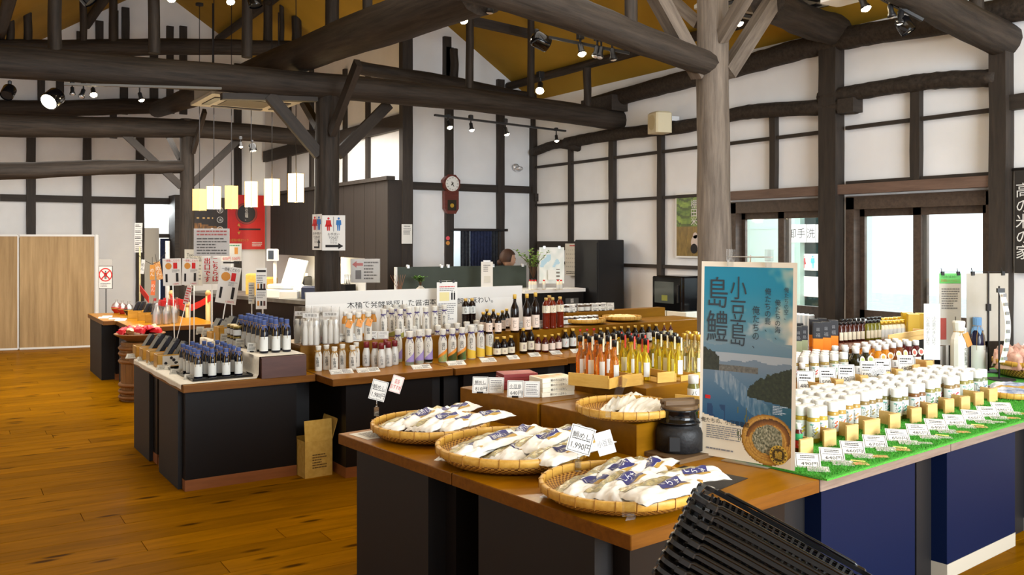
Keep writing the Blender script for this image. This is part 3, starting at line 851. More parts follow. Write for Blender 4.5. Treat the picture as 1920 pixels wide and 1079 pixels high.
# low fence outside the bright window
fc = thing('garden_fence', 'low grey board fence outside the bright window', 'fence', (XR + 3.4, 2.4, 0), 0)
M_fence = grain('grey_fence_board', lin((66, 72, 72)), lin((92, 98, 98)), (8, 8, 1), 3, .8, .05)
fy = .0
for k in range(30):
    ob('board', MB().box((0, 0, .42), (.02, .085, .84)), M_fence, fc, loc=(0, fy, 0)); fy += .1
ob('fence_rail', MB().box((.03, fy / 2, .7), (.03, fy, .06)).box((.03, fy / 2, .3), (.03, fy, .06)), M_fence, fc)
# ================================================================== near island
M_bamboo = grain('bamboo', lin((188, 140, 52)), lin((212, 168, 80)), (2, 8, 8), 4, .45, .05)
def weave_mat():
    m = mat('bamboo_weave', lin((176, 126, 46)), .5)
    nt, N_, L, b = nodes(m)
    tc = N_.new('ShaderNodeTexCoord'); g = N_.new('ShaderNodeTexGradient'); g.gradient_type = 'RADIAL'
    L.new(tc.outputs['Object'], g.inputs[0])
    sx = N_.new('ShaderNodeSeparateXYZ'); L.new(tc.outputs['Object'], sx.inputs[0])
    ln = N_.new('ShaderNodeVectorMath'); ln.operation = 'LENGTH'; L.new(tc.outputs['Object'], ln.inputs[0])
    m1 = N_.new('ShaderNodeMath'); m1.operation = 'MULTIPLY'; m1.inputs[1].default_value = 150; L.new(g.outputs['Fac'], m1.inputs[0])
    m2 = N_.new('ShaderNodeMath'); m2.operation = 'MULTIPLY'; m2.inputs[1].default_value = 120; L.new(ln.outputs['Value'], m2.inputs[0])
    cb = N_.new('ShaderNodeCombineXYZ'); L.new(m1.outputs[0], cb.inputs[0]); L.new(m2.outputs[0], cb.inputs[1])
    ck = N_.new('ShaderNodeTexChecker'); ck.inputs['Scale'].default_value = 1.0
    ck.inputs[1].default_value = (*lin((190, 142, 60)), 1); ck.inputs[2].default_value = (*lin((104, 62, 18)), 1)
    L.new(cb.outputs[0], ck.inputs[0]); L.new(ck.outputs[0], b.inputs['Base Color'])
    bp = N_.new('ShaderNodeBump'); bp.inputs['Strength'].default_value = .6; bp.inputs['Distance'].default_value = .003
    L.new(ck.outputs['Fac'], bp.inputs['Height']); L.new(bp.outputs[0], b.inputs['Normal'])
    return m
M_weave = weave_mat()
M_wrapb = rgb('bamboo_binding', (150, 104, 38), .5)
def bamboo_tray(label, p, r, h=.075, group=None, foot=.72):
    t = thing('bamboo_tray', label, 'basket', p, 0.3, group)
    n = 56; w = MB()
    prof = [(r * foot * .05, .006), (r * foot, .004), (r * (foot + .16), .014), (r * .955, h * .45), (r * .985, h - .030)]
    inn = [(r * .965, h - .030), (r * .93, h * .48), (r * (foot + .12), .022), (r * foot, .012), (r * foot * .05, .013)]
    w.lathe(prof + inn, n, 0, True, cap=True)
    ob('woven_bowl', w, M_weave, t)
    rim = MB(); rim.lathe([(r * .975, h - .034), (r * 1.0, h - .031), (r * 1.006, h - .004), (r * .99, h), (r * .955, h), (r * .948, h - .006), (r * .955, h - .033), (r * .975, h - .034)], n, 0, True, cap=False)
    ro = ob('rim', rim, M_bamboo, t)
    k = 26; bi = MB().box((r * .978, 0, h - .0165), (r * .066, .0022, .037)).mesh('binding', M_wrapb)
    for i in range(k): link('binding', bi, ro, M=Matrix.Rotation(2 * math.pi * i / k + .05, 4, 'Z'))
    return t
bk1 = gp(815, 797, TZ + .06); bk2 = gp(963, 838, TZ + .06); bk3 = gp(1163, 905, TZ + .06); bk4 = gp(1174, 757, .94)
bk1.z = bk2.z = bk3.z = TZ + .001; bk4.z = .881
bamboo_tray('round bamboo tray of white packets at the far end of the near island', bk1 + EA * .035, .292)
bamboo_tray('largest round bamboo tray of white packets, in the middle of the near island edge', bk2, .342, .08)
bamboo_tray('round bamboo tray of white packets nearest the corner of the near island', bk3, .303, .07)
bamboo_tray('bamboo tray of plain white long packets on a brown box', bk4, .235, .06)

M_film2 = speck('white_film', lin((226, 224, 216)), lin((236, 234, 228)), 22, .35, .12)
M_navy = rgb('navy_label', (44, 44, 104), .45)
M_food = speck('seen_contents', lin((150, 142, 108)), lin((196, 178, 122)), 60, .25, .3)
M_gold = rgb('gold_edge', (176, 140, 60), .4)
def packet_fn(w, l, t, seed):
    r = random.Random(seed); ph = [r.uniform(0, 6.3) for _ in range(6)]
    def fn(u, v, e=0.0):
        x = (u - .5) * w; y = (v - .5) * l
        px_ = max(0.0, 1 - abs(2 * u - 1) ** 2.6) ** .6; py_ = max(0.0, 1 - abs(2 * v - 1) ** 5.0) ** .7
        z = t * px_ * py_ * (.86 + .14 * math.sin(7 * u + ph[0]) * math.sin(6 * v + ph[1]))
        z += t * .16 * math.sin(19 * u + 8 * v + ph[2]) * px_ * py_ + .0024 * math.sin(31 * v + 14 * u + ph[3]) * (1 - py_ * .5) + t * .07 * math.sin(37 * u - 23 * v + ph[1]) * px_
        c = (abs(2 * v - 1) ** 8) * .10
        return Vector((x * (1 + c + .03 * math.sin(9 * v + ph[4])), y * (1 + .02 * math.sin(6 * u + ph[5])), z + e + .002))
    return fn
def packet(label, loc, rz, tilt, w, l, t, seed, win=True, lab=True, ltext='鯛めし', group=None):
    fn = packet_fn(w, l, t, seed)
    mb = MB().grid(lambda u, v: fn(u, v), 22, 30)
    mb.grid(lambda u, v: Vector((fn(1 - u, v).x, fn(1 - u, v).y, min(.0005, .0))), 8, 8)
    o = ob('food_packet', mb, M_film2)
    tag(o, label, 'food packet', group)
    o.location = loc; o.rotation_euler = Euler((tilt[0], tilt[1], rz), 'XYZ')
    if win:
        wm = MB().grid(lambda u, v: fn(.07 + .36 * u, .07 + .80 * v, .0014), 8, 18)
        ob('clear_window', wm, M_food, o)
    if lab:
        u0, u1, v0, v1 = .47, .79, .40, .76
        lm = MB().grid(lambda u, v: fn(u0 + (u1 - u0) * u, v0 + (v1 - v0) * v, .0016), 8, 8)
        lo = ob('label', lm, M_navy, o)
        tm = MB(); vs, fs = txt(ltext, .06 * l / .26)
        W = max(v[0] for v in vs) - min(v[0] for v in vs); k = min(1, (v1 - v0) * l * .85 / W)
        tm.add([fn((u0 + u1) / 2 - v[2] * k / w, (v0 + v1) / 2 + v[0] * k / l, .0024) for v in vs], fs)
        ob('lettering', tm, M_white, lo)
        gm_ = MB().grid(lambda u, v: fn(u1 + .01 + .06 * u, v0 + (v1 - v0) * v, .0016), 2, 6); ob('gold_band', gm_, M_gold, o)
    return o
def bagset(where, spec, rz0, kind):
    for i, (x, y, z, w, l, dr, lb) in enumerate(spec):
        p = gp(x, y, z)
        packet(lb, (p.x, p.y, z - .022), rz0 + dr, (.08 + .03 * (i % 2), -.10), w * 1.32, l * 1.14, .036, hash_(where) + i * 7, True, True, kind)
def hash_(s): return sum(ord(c) * (i + 1) for i, c in enumerate(s))
bagset('near', [(1100, 905, .79, .145, .27, .0, 'white food packet lying at the left side of the nearest bamboo tray'), (1150, 880, .805, .145, .28, .1, 'white food packet at the back of the nearest bamboo tray, its navy label uppermost'),
                (1290, 888, .805, .15, .25, -.75, 'white food packet poking out over the right rim of the nearest bamboo tray'), (1165, 903, .815, .14, .26, .05, 'white food packet in the middle of the nearest bamboo tray'),
                (1238, 912, .83, .17, .26, -.35, 'white food packet with the largest navy label in the nearest bamboo tray'), (1205, 876, .80, .15, .25, .25, 'white food packet at the right back of the nearest bamboo tray')], .26 - math.pi / 2, 'しらす')
bagset('mid', [(890, 838, .80, .14, .28, .05, 'white food packet at the left rim of the largest bamboo tray'), (925, 822, .82, .17, .27, -.25, 'white food packet with a bold navy label at the left of the largest bamboo tray'), (968, 812, .815, .13, .26, .2, 'white food packet at the back left of the largest bamboo tray'),
               (962, 842, .80, .14, .24, .1, 'white food packet at the front of the largest bamboo tray'), (1015, 822, .83, .13, .29, .12, 'white food packet lying diagonally across the largest bamboo tray'), (1052, 812, .815, .13, .26, -.1, 'white food packet at the right back of the largest bamboo tray'),
               (1048, 846, .825, .16, .26, -.1, 'white food packet at the front right of the largest bamboo tray'), (1085, 832, .82, .14, .24, -.2, 'white food packet behind the 1,990 yen card in the largest bamboo tray')], .30 - math.pi / 2, '鯛めし')
bagset('far', [(762, 788, .80, .13, .27, .0, 'white food packet at the left of the farthest bamboo tray'), (782, 780, .815, .13, .27, .05, 'white food packet second from the left in the farthest bamboo tray'), (815, 774, .81, .13, .25, .1, 'white food packet at the back of the farthest bamboo tray'), (825, 786, .825, .13, .27, 0, 'white food packet in the middle of the farthest bamboo tray'),
               (862, 788, .82, .13, .26, -.05, 'white food packet right of the middle in the farthest bamboo tray'), (850, 768, .81, .13, .25, .1, 'white food packet at the right back of the farthest bamboo tray'), (908, 780, .83, .12, .24, -.25, 'white food packet reaching over the right rim of the farthest bamboo tray')], .30 - math.pi / 2, '鯛めし')
M_film3 = rgb('plain_white_packet', (232, 230, 220), .45)
for i, (x, y, z, dr) in enumerate(((1150, 757, .915, .1), (1176, 748, .93, .08), (1192, 758, .93, .0), (1212, 760, .925, -.06), (1226, 766, .92, -.12))):
    p = gp(x, y, z); fn = packet_fn(.075, .32, .032, 50 + i)
    o = ob('long_packet', MB().grid(lambda u, v: fn(u, v), 12, 26).grid(lambda u, v: Vector((fn(1 - u, v).x, fn(1 - u, v).y, 0)), 6, 6), M_film3, loc=(p.x, p.y, z - .02), rot=(.06, 0, -1.05 + dr))
    tag(o, 'plain white long packet in the raised bamboo tray, %s from its left' % ('first', 'second', 'third', 'fourth', 'fifth')[i], 'food packet')

# ------------------------------------------------------------------ cards
def card_draw(mb, w, h, y, title=None, price=None, note=None, seed=0, M=None, bord=True):
    """border, title, price and small print of a card in the xz plane"""
    if bord:
        e = w * .045; t = w * .018
        x = w / 2 - e; z = h / 2 - e
        for (a, b, c, d) in ((-x, -z, x, -z + t), (-x, z - t, x, z), (-x, -z, -x + t, z), (x - t, -z, x, z)):
            mb.quad((a, y, b), (c, y, b), (c, y, d), (a, y, d), 0, M)
    if title: put_txt(mb, title, h * .24, (0, y, h * .16), 0, w=w * .8, M=M)
    if price: put_txt(mb, price, h * .30, (w * .06, y, -h * .24), 0, w=w * .8, M=M)
    if note: rows(mb, -w * .38, w * .38, -h * .02 if price else -h * .36, h * .05 if price else h * .06, 1 if price else 4, y, 0, seed, M=M)
    if not title: rows(mb, -w * .36, w * .36, h * .08, h * .36, 2, y, 0, seed + 3, M=M)
    return mb
def price_card(label, loc, rz, w, h, title=None, price=None, tilt=-.2, seed=0, group=None, roll=0.0, info=False, stand='foot', m=None, cat='price card'):
    t = thing('price_card', label, cat, loc, 0, group)
    t.rotation_euler = (0, 0, rz)
    Mt = Matrix.Rotation(tilt, 4, 'X') @ Matrix.Rotation(roll, 4, 'Y') @ T(0, 0, h / 2)
    c = ob('card', MB().box((0, 0, 0), (w, .0016, h)), m or M_white, t, M=Mt)
    d = MB(); card_draw(d, w, h, -.0014, title, price, True, seed)
    ob('print', d, M_ink, c)
    if info:
        M2 = Mt @ T(w * 1.02, 0, 0)
        c2 = ob('note_card', MB().box((0, 0, 0), (w * .98, .0016, h * .94)), M_white, t, M=M2)
        d = MB(); card_draw(d, w * .98, h * .94, -.0014, None, None, True, seed + 9); ob('print', d, M_grey, c2)
    if stand == 'foot':
        ob('foot', MB().box((0, .012, .004), (w * .4, .03, .008)), M_black, t)
    return t
FACE = -math.pi / 2 + math.atan2(FW.y, FW.x)     # turn that makes a card's front look back at the viewer's side
def clip_card(label, rimp, rz, card, w, h, lean=0.0, up=.07, roll=.15, title=None, price=None, second=None, seed=0, cat='price card'):
    """card on a clear spring clip gripping a tray's rim"""
    t = thing('clip_card', label, cat, rimp, rz)
    ob('clip', MB().prism([(-.013, -.004), (.013, -.004), (.013, .004), (-.013, .004)], -.035, .012).box((0, .008, -.008), (.02, .006, .03)).lathe([(.006, .012), (.006, .02)], 8), M_acryl, t)
    ob('stem', MB().tube([(0, 0, .01), (0, .004, up * .6), (0, 0, up)], .0035, 6), M_acryl, t)
    Mt = T(0, 0, up) @ Matrix.Rotation(lean, 4, 'X') @ Matrix.Rotation(roll, 4, 'Y') @ T(0, 0, h / 2 - .012)
    c = ob('card', MB().box((0, 0, 0), (w, .0016, h)), M_white, t, M=Mt)
    d = MB(); card_draw(d, w, h, -.0014, title, price, True, seed); ob('print', d, M_ink, c)
    if second:
        x, z, r2, txt_, mm = second
        c2 = ob('second_card', MB().box((0, 0, 0), (w * .72, .0016, h * .85)), M_white, t, M=Mt @ T(x, -.004, z) @ Matrix.Rotation(r2, 4, 'Y'))
        d = MB(); put_txt(d, txt_, h * .26, (0, -.0014, 0), w=w * .62); card_draw(d, w * .72, h * .85, -.0014, ' ', None, False, 2) if mm is M_red else None
        ob('print', d, mm, c2)
    return t
p = gp(706, 768, TZ + .075); clip_card('price card with a red recommendation tag clipped to the farthest bamboo tray', p, FACE, None, .085, .105, -.1, .06, .25, '鯛めし', '1,980円', (.085, .055, .05, '店長\nおすすめ', M_red), 3)
p = gp(1084, 868, TZ + .075); clip_card('price card reading 1,990 yen on the largest bamboo tray', p, FACE, None, .098, .108, -.15, .05, .28, '鯛めし', '1,990円', (.095, .015, -.55, '小豆島', M_grey), 4)
p = gp(1178, 950, TZ + .07); t = thing('clip_card', 'narrow clear tag on a clip at the front of the nearest bamboo tray', 'price card', p, FACE)
ob('clip', MB().prism([(-.022, -.003), (.022, -.003), (.012, .003), (-.012, .003)], -.035, .02), M_acryl, t); ob('tag', MB().box((.05, .09, .075), (.03, .0015, .19), 0, Matrix.Rotation(.55, 4, 'Y') @ Matrix.Rotation(-.7, 4, 'X')), M_film, t)
p = gp(1140, 772, .95); t = thing('clip_card', 'clear tag on a clip at the left of the raised bamboo tray', 'price card', p, FACE)
ob('clip', MB().box((0, 0, 0), (.022, .006, .05)), M_acryl, t); ob('tag', MB().box((.02, .03, .085), (.035, .0015, .15), 0, Matrix.Rotation(.35, 4, 'Y')), M_film, t)

# cartons on the long box
M_cream = rgb('cream_carton', (232, 226, 206), .5); M_redbox = rgb('red_carton', (128, 30, 30), .45)
def cartons(loc, rz, n, w, d, h, m, label, group, text):
    for i in range(n):
        o = ob('flat_carton', MB().box((0, 0, h / 2), (w, d, h - .0012), bev=.0015), m, loc=(loc[0] + .002 * (i % 2), loc[1], loc[2] + i * h), rot=(0, 0, rz + .012 * ((i * 7) % 3 - 1)))
        tag(o, label % ('bottom', 'second from the bottom', 'third from the bottom', 'top')[i if i < n - 1 else 3], 'carton')
        if text:
            tm = MB(); put_txt(tm, text, h * .6, (0, -d / 2 - .001, h / 2), w=w * .7); ob('lettering', tm, M_ink, o)
        if i == n - 1:
            pm = MB().box((0, 0, h + .0003), (w * .9, d * .8, .0006)); ob('lid_print', pm, speck('lid_picture', lin((196, 150, 92)), lin((232, 220, 196)), 14, .5, 0) if m is M_cream else rgb('lid_red', (150, 40, 36), .5), o)
AB = AN - math.pi / 2            # facing towards the near island's left edge
p = N(.93, 1.60, .881); q = gp(1070, 741, .88); q0_ = gp(1000, 748, .88)
cp = (q + q0_) / 2 + FW * .075
cartons((cp.x, cp.y, .881), math.atan2((q - q0_).y, (q - q0_).x), 4, .20, .14, .0245, M_cream, 'cream carton, %s of the white stack beside the 640 yen card', None, '鯛のわっぱめし')
cp = gp(945, 732, .88) + FW * .10 + RT * .07
cartons((cp.x, cp.y, .881), AN - .35, 4, .20, .14, .021, M_redbox, 'dark red carton, %s of the stack behind the white cartons', None, None)
p = gp(900, 738, .88); price_card('price card reading 810 yen before the dark red cartons', (p.x, p.y, .881), FACE - .12, .085, .088, '鯛めし', '810円', -.25, 6, info=True)
p = gp(966, 746, .88); price_card('price card reading 640 yen before the white cartons', (p.x, p.y, .881), FACE - .12, .085, .088, '小豆島', '640円', -.25, 7, info=True)

# ------------------------------------------------------------------ bottles
def wrap(mb, body, size, r, z, ang=0.0, mi=0, vertical=False, maxw=None, space=1.0):
    vs, fs = txt(body, size, vertical, space)
    if not vs: return mb
    k = 1.0
    if maxw:
        ww = max(v[0] for v in vs) - min(v[0] for v in vs); k = min(1, maxw / ww)
    return mb.add([((r) * math.sin(v[0] * k / r + ang), -(r) * math.cos(v[0] * k / r + ang), z + v[2]) for v in vs], fs, mi)
def band(mb, r, z0, z1, a0, a1, n=8, mi=0, r1=None):
    vs = []
    for i in range(n + 1):
        a = a0 + (a1 - a0) * i / n
        vs += [(r * math.sin(a), -r * math.cos(a), z0), ((r1 or r) * math.sin(a), -(r1 or r) * math.cos(a), z1)]
    return mb.add(vs, [(2 * i, 2 * i + 2, 2 * i + 3, 2 * i + 1) for i in range(n)], mi, True)
def glassm(name, c, rough=.08, tr=.75):
    return mat(name, lin(c), rough, trans=tr, ior=1.36)
M_cap = rgb('white_cap', (220, 220, 218), .4); M_lab = rgb('label_paper', (212, 214, 210), .55)
def make_bottle(name, label, cat, prof, m_body, cap, m_cap, n=14, labels=(), extra=None, loc=(0, 0, -50), group=None):
    """prof = body outline; cap = its outline; labels = (part name, [(r, z0, z1, a0, a1)], material, [(text, size, z, angle, vertical, material)])"""
    t = thing(name, label, cat, loc, 0, group)
    ob('body', MB().lathe(prof, n), m_body, t)
    if cap: ob('cap', MB().lathe(cap, n), m_cap, t)
    for nm, bands, mm, texts in labels:
        b = MB()
        for bd in bands: band(b, *bd)
        lo = ob(nm, b, mm, t)
        for (s_, size, z, an, ver, tm) in texts:
            r_ = bands[0][0] + .0004
            ob('lettering', wrap(MB(), s_, size, r_, z, an, 0, ver), tm, lo)
    if extra: extra(t)
    return t
PLACED = []
def place(proto, p, rz=0.0, label=None, group=None, s=1.0):
    """first use moves the prototype itself, later uses copy it"""
    if proto.get('used'):
        o = dup(proto, p, rz, label, group)
    else:
        frz(proto); proto['used'] = 1; o = proto; o.location = p; o.rotation_euler = (0, 0, rz)
        if label: o['label'] = label
        if group: o['group'] = group
    if s != 1.0: o.scale = (s, s, s)
    return o
def placed_cleanup():
    for o in bpy.data.objects:
        if 'used' in o: del o['used']
        if 'ang' in o: del o['ang']
# dressing jars
def jar_prof(): return [(.024, 0), (.0275, .003), (.0275, .098), (.0262, .106), (.021, .112), (.021, .118)]
jar_cap = [(.0255, .110), (.0258, .112), (.0258, .148), (.0245, .152)]
var = [('レモン', (200, 168, 60), (198, 178, 40), 'yellow lemon'), ('にんじん', (188, 150, 66), (206, 92, 52), 'orange carrot'), ('たまねぎ', (186, 148, 70), (216, 150, 92), 'pale orange onion'), ('きのこ', (150, 124, 72), (150, 132, 80), 'olive brown mushroom'),
       ('わかめ', (126, 118, 66), (60, 140, 120), 'sea green'), ('しょうゆ', (128, 84, 40), (150, 92, 44), 'brown'), ('オリーブ', (150, 142, 74), (70, 130, 80), 'leaf green'), ('ごま', (150, 120, 70), (186, 40, 58), 'crimson'), ('バジル', (156, 146, 80), (120, 170, 110), 'pale green'), ('青じそ', (120, 130, 90), (60, 110, 140), 'bluish')]
def jar(i, text, cont, accent, word, where):
    def motif(t):
        b = MB()
        for k, (a, z) in enumerate(((.25, .060), (.42, .050), (.2, .044), (.5, .066))):
            r = .0284; n = 8; e = .0042
            b.add([(r * math.sin(a + e * 1.3 * math.cos(2 * math.pi * q / n) / r), -r * math.cos(a + e * 1.3 * math.cos(2 * math.pi * q / n) / r), z + e * math.sin(2 * math.pi * q / n)) for q in range(n)], [tuple(range(n))])
        ob('motif', b, rgb('accent_%d' % i, accent, .6), t)
        b = MB(); r = .0284; n = 10
        b.add([(r * math.sin(-.35 + .009 * math.cos(2 * math.pi * q / n) / r), -r * math.cos(-.35 + .009 * math.cos(2 * math.pi * q / n) / r), .080 + .004 * math.sin(2 * math.pi * q / n)) for q in range(n)], [tuple(range(n))])
        ob('oval_mark', b, rgb('mark_green', (96, 160, 150), .6), t)
    return make_bottle('dressing_bottle', 'white capped dressing bottle with %s label, %s' % (word, where), 'bottle', jar_prof(), mat('dressing_%d' % i, lin(cont), .15, trans=.25), jar_cap, M_cap, 14,
        [('label', [(.0281, .022, .092, -1.5, 1.5, 12)], M_lab, [(text, .0195 if len(text) < 4 else .0165, .055, -.10, True, M_ink)])], motif, group='%s labelled dressing bottles %s' % (word, where))
JZ = TZ + .008
front = [[(1525, 830), (1542, 824)], [(1560, 817), (1576, 813)], [(1588, 804), (1603, 800)], [(1619, 795), (1638, 796), (1656, 792)], [(1681, 787), (1700, 784)], [(1714, 778), (1727, 776)], [(1743, 769), (1761, 766)], [(1779, 761), (1794, 759)], [(1805, 752), (1819, 751)], [(1832, 746), (1845, 745)]]
rj = random.Random(4)
for i, cols in enumerate(front):
    pr = jar(i, *var[i], 'front rows on the green mat')
    p0 = gp(*cols[0], JZ); 
    for k, (x, y) in enumerate(cols):
        q = gp(x, y, JZ)
        if k: q = p0 + EB * (.066 * k) + EA * (.0)
        for r_ in range(5):
            pp = q + EA * (.066 * r_) + EB * (.004 * math.sin(r_ * 2.1 + i) - .006 * r_)
            place(pr, (pp.x, pp.y, JZ), FACE - .05 + rj.uniform(-.25, .25), s=1.1)
# back rows on the box
BZ = TZ + .1095
gb = ('にんにく', (176, 150, 84), (190, 70, 60), 'garlic')
pr = jar(20, *gb, 'back rows behind the poster'); pr2 = jar(21, '山椒', (160, 150, 90), (110, 160, 120), 'pale grey green', 'back rows behind the poster')
for base, pts in ((pr, [(1508, 716), (1527, 714), (1546, 712)]), (pr2, [(1564, 709), (1582, 706)])):
    for (x, y) in pts:
        q = gp(x, y, BZ)
        for r_ in range(4):
            pp = q + EA * (.062 * r_) - EB * .004 * r_; place(base, (pp.x, pp.y, BZ), FACE + rj.uniform(-.2, .2))
pr = make_bottle('dressing_bottle', 'small clear bottle of green herb seasoning beside the poster edge', 'bottle', [(.018, 0), (.0195, .003), (.0195, .085), (.015, .094), (.015, .1)], mat('herb', lin((110, 104, 56)), .2, trans=.2), [(.0185, .092), (.0185, .122), (.017, .125)], M_cap, 12, [('label', [(.0199, .015, .062, -1.5, 1.5, 10)], M_lab, [('オリーブ', .012, .040, 0, True, M_ink)])])
place(pr, gp(1504, 720, BZ) + FW * 0 , FACE)
# round tagged bottles
def tagb(i, liquid, word, tagc):
    def ex(t):
        b = MB(); n = 14
        b.add([(.0, -.0, 0)] + [(.019 * math.cos(2 * math.pi * k / n), 0, .022 * math.sin(2 * math.pi * k / n)) for k in range(n)], [(0, 1 + k, 1 + (k + 1) % n) for k in range(n)])
        tg = ob('round_tag', b, rgb('tag_cream', (236, 226, 196), .6), t, loc=(.022, -.031, .082), rot=(-.15, 0, .3))
        b = MB(); b.add([(.012 * math.cos(2 * math.pi * k / n), -.0006, .013 * math.sin(2 * math.pi * k / n)) for k in range(n)], [tuple(range(n))])
        ob('tag_picture', b, rgb('tag_%d' % i, tagc, .6), tg)
    return make_bottle('tagged_bottle', '%s dressing bottle with white cap and round tag behind the price cards' % word, 'bottle', [(.028, 0), (.030, .003), (.030, .052), (.0315, .070), (.028, .094), (.017, .112), (.016, .122)], mat('liquid_%d' % i, lin(liquid), .1, trans=.35), [(.0185, .118), (.0185, .145), (.017, .148)], M_cap, 14,
        [('label', [(.0306, .006, .050, -1.5, 1.5, 12)], M_lab, [('和風', .013, .026, 0, True, M_ink)])], ex, group='%s tagged dressing bottles' % word)
for i, (liq, word, tc_, pts) in enumerate((((44, 40, 18), 'dark green', (170, 190, 110), [(1605, 702), (1623, 700)]), ((220, 140, 30), 'orange', (236, 150, 60), [(1646, 696), (1660, 693)]), ((134, 70, 22), 'amber brown', (220, 190, 120), [(1674, 690), (1686, 688)]), ((92, 22, 26), 'dark red', (214, 90, 80), [(1703, 686), (1717, 684)]))):
    b_ = tagb(i, liq, word, tc_)
    for (x, y) in pts:
        q = gp(x, y, BZ)
        for r_ in range(3):
            pp = q + EA * (.074 * r_); place(b_, (pp.x, pp.y, BZ), FACE + rj.uniform(-.2, .2), s=1.14)
# wooden dividers
M_pale = grain('pale_wood', lin((214, 172, 104)), lin((228, 190, 126)), (2, 10, 10), 3, .55, .02)
ordn = ['first', 'second', 'third', 'fourth', 'fifth', 'sixth', 'seventh', 'eighth', 'ninth', 'tenth', 'eleventh', 'twelfth']
def divider(label, p, rz, w=.085, h=.076):
    t = thing('wooden_divider', label, 'divider', p, rz)
    ob('front_board', MB().box((0, 0, h / 2), (w, .007, h), bev=.001), M_pale, t)
    ob('second_board', MB().box((.014, .016, h / 2), (w, .007, h * .97), bev=.001), M_pale, t)
    ob('side_board', MB().box((w / 2 + .005, .07, h / 2), (.006, .11, h * .9)), M_pale, t)
for i, (x, y) in enumerate(((1512, 856), (1556, 838), (1598, 828), (1635, 817), (1678, 805), (1718, 793), (1748, 785), (1780, 775), (1810, 770), (1836, 761), (1862, 754))):
    p = gp(x, y, JZ); divider('pale wooden divider on the green mat, %s from the poster' % ordn[i], (p.x, p.y, JZ), AN - .12, .085 if i not in (3,) else .12)
for i, (x, y) in enumerate(((1536, 742), (1572, 733), (1618, 725), (1660, 718), (1684, 712), (1716, 703), (1740, 695))):
    p = gp(x + 8, y, BZ) + EA * .02; divider('pale wooden divider behind the upper price cards, %s from the poster' % ordn[i], (p.x, p.y, BZ), AN - .12, .07, .06)
# price cards lying on the mat with a note and a picture card
M_photo = speck('food_photo', lin((196, 120, 60)), lin((222, 188, 130)), 50, .5, 0); M_photo2 = speck('food_photo_grey', lin((150, 150, 140)), lin((196, 196, 186)), 50, .5, 0); M_leafy = rgb('yellow_card', (226, 214, 120), .6)
pr_ = ['490円', '640円', '660円', '670円', '650円', '485円', '640円', '640円', '660円', '660円', '680円']
lying = ((1523, 872), (1568, 861), (1606, 848), (1648, 836), (1690, 824), (1728, 814), (1762, 804), (1796, 795), (1830, 786), (1858, 779), (1884, 771))
for i, (x, y) in enumerate(lying):
    p = gp(x, y, JZ); t = thing('price_card', 'white price card propped at the mat front, %s from the poster' % ordn[i], 'price card', (p.x, p.y, JZ), FACE - .25)
    c = ob('card', MB().box((0, 0, 0), (.104, .0014, .096)), M_white, t, M=T(-.02, -.02, .022) @ Matrix.Rotation(-1.12, 4, 'X') )
    d = MB(); card_draw(d, .104, .096, -.0014, ' ', pr_[i], True, i); rows(d, -.03, .03, .012, .034, 2, -.0014, 0, i + 20); ob('print', d, M_ink, c)
    c2 = ob('note_card', MB().box((0, 0, 0), (.088, .0014, .075)), M_white, t, M=T(.018, -.085, .004) @ Matrix.Rotation(-1.52, 4, 'X'))
    d = MB(); card_draw(d, .088, .075, -.0012, ' ', None, False, i + 30); rows(d, -.036, .036, -.03, .03, 5, -.0012, 0, i + 40); ob('print', d, M_grey, c2)
    if i > 0:
        ob('picture_card', MB().box((0, 0, 0), (.07, .045, .0015)), (M_photo, M_photo2)[i in (5, 4, 8)], t, M=T(.088, -.08, .004) @ rzm(.1))
    if i in (1, 3, 5, 7): ob('leaf_card', MB().box((0, 0, 0), (.06, .02, .0015)), M_leafy, t, M=T(.085, -.04, .006) @ rzm(-.2))
up = ['500円', '480円', '500円', '500円', '500円', '480円', '480円']
for i, (x, y) in enumerate(((1512, 748), (1552, 741), (1592, 733), (1638, 728), (1672, 719), (1700, 714), (1728, 704))):
    p = gp(x, y, BZ); p = N((p - C0).dot(EB), .878)
    price_card('white price card on the upper wooden dividers, %s from the poster' % ordn[i], (p.x, p.y, BZ + .001), FACE - .15, .098, .118, None, up[i], -.30, i + 60)
p = gp(1650, 722, BZ); t = price_card('tilted recommendation card above the upper price cards', (p.x, p.y, BZ + .055), FACE - .1, .085, .06, '店長おすすめ', None, -.2, 77, roll=-.4)
# oil bottles in wooden trays
OZ = TZ + .221
def oil(i, liquid, word, capm, capw, strip, where, tr=.85):
    def ex(t):
        ob('cap_strip', MB().box((.0115, -.0165, .185), (.009, .0012, .07)), strip, t)
    return make_bottle('oil_bottle', 'tall slim bottle of %s oil with %s cap, %s' % (word, capw, where), 'bottle', [(.022, 0), (.024, .003), (.024, .108), (.021, .125), (.012, .142), (.0105, .165), (.0105, .195)], glassm('oil_%d' % i, liquid, .06, tr), [(.0135, .192), (.0135, .222), (.0125, .225)], capm, 14,
        [('label', [(.0245, .022, .098, -.5, .9, 8)], M_lab, [])], ex, group='%s oil bottles with %s caps' % (word, capw))
M_bcap = rgb('black_cap', (24, 22, 22), .35); M_gcap = mat('gold_cap', lin((204, 164, 60)), .35, .6); M_paperstrip = rgb('pale_strip', (226, 214, 180), .6)
ora = oil(0, (255, 172, 62), 'orange', M_bcap, 'black', M_paperstrip, 'beside the white cartons')
yel = oil(1, (250, 226, 60), 'yellow', M_bcap, 'black red striped', rgb('red_strip', (206, 60, 44), .6), 'right of the orange ones')
ye2 = oil(2, (244, 222, 70), 'golden yellow', M_bcap, 'plain black', M_paperstrip, 'farther along the shelf')
pal = oil(3, (240, 222, 140), 'pale gold', M_gcap, 'gold', M_paperstrip, 'next to the poster edge')
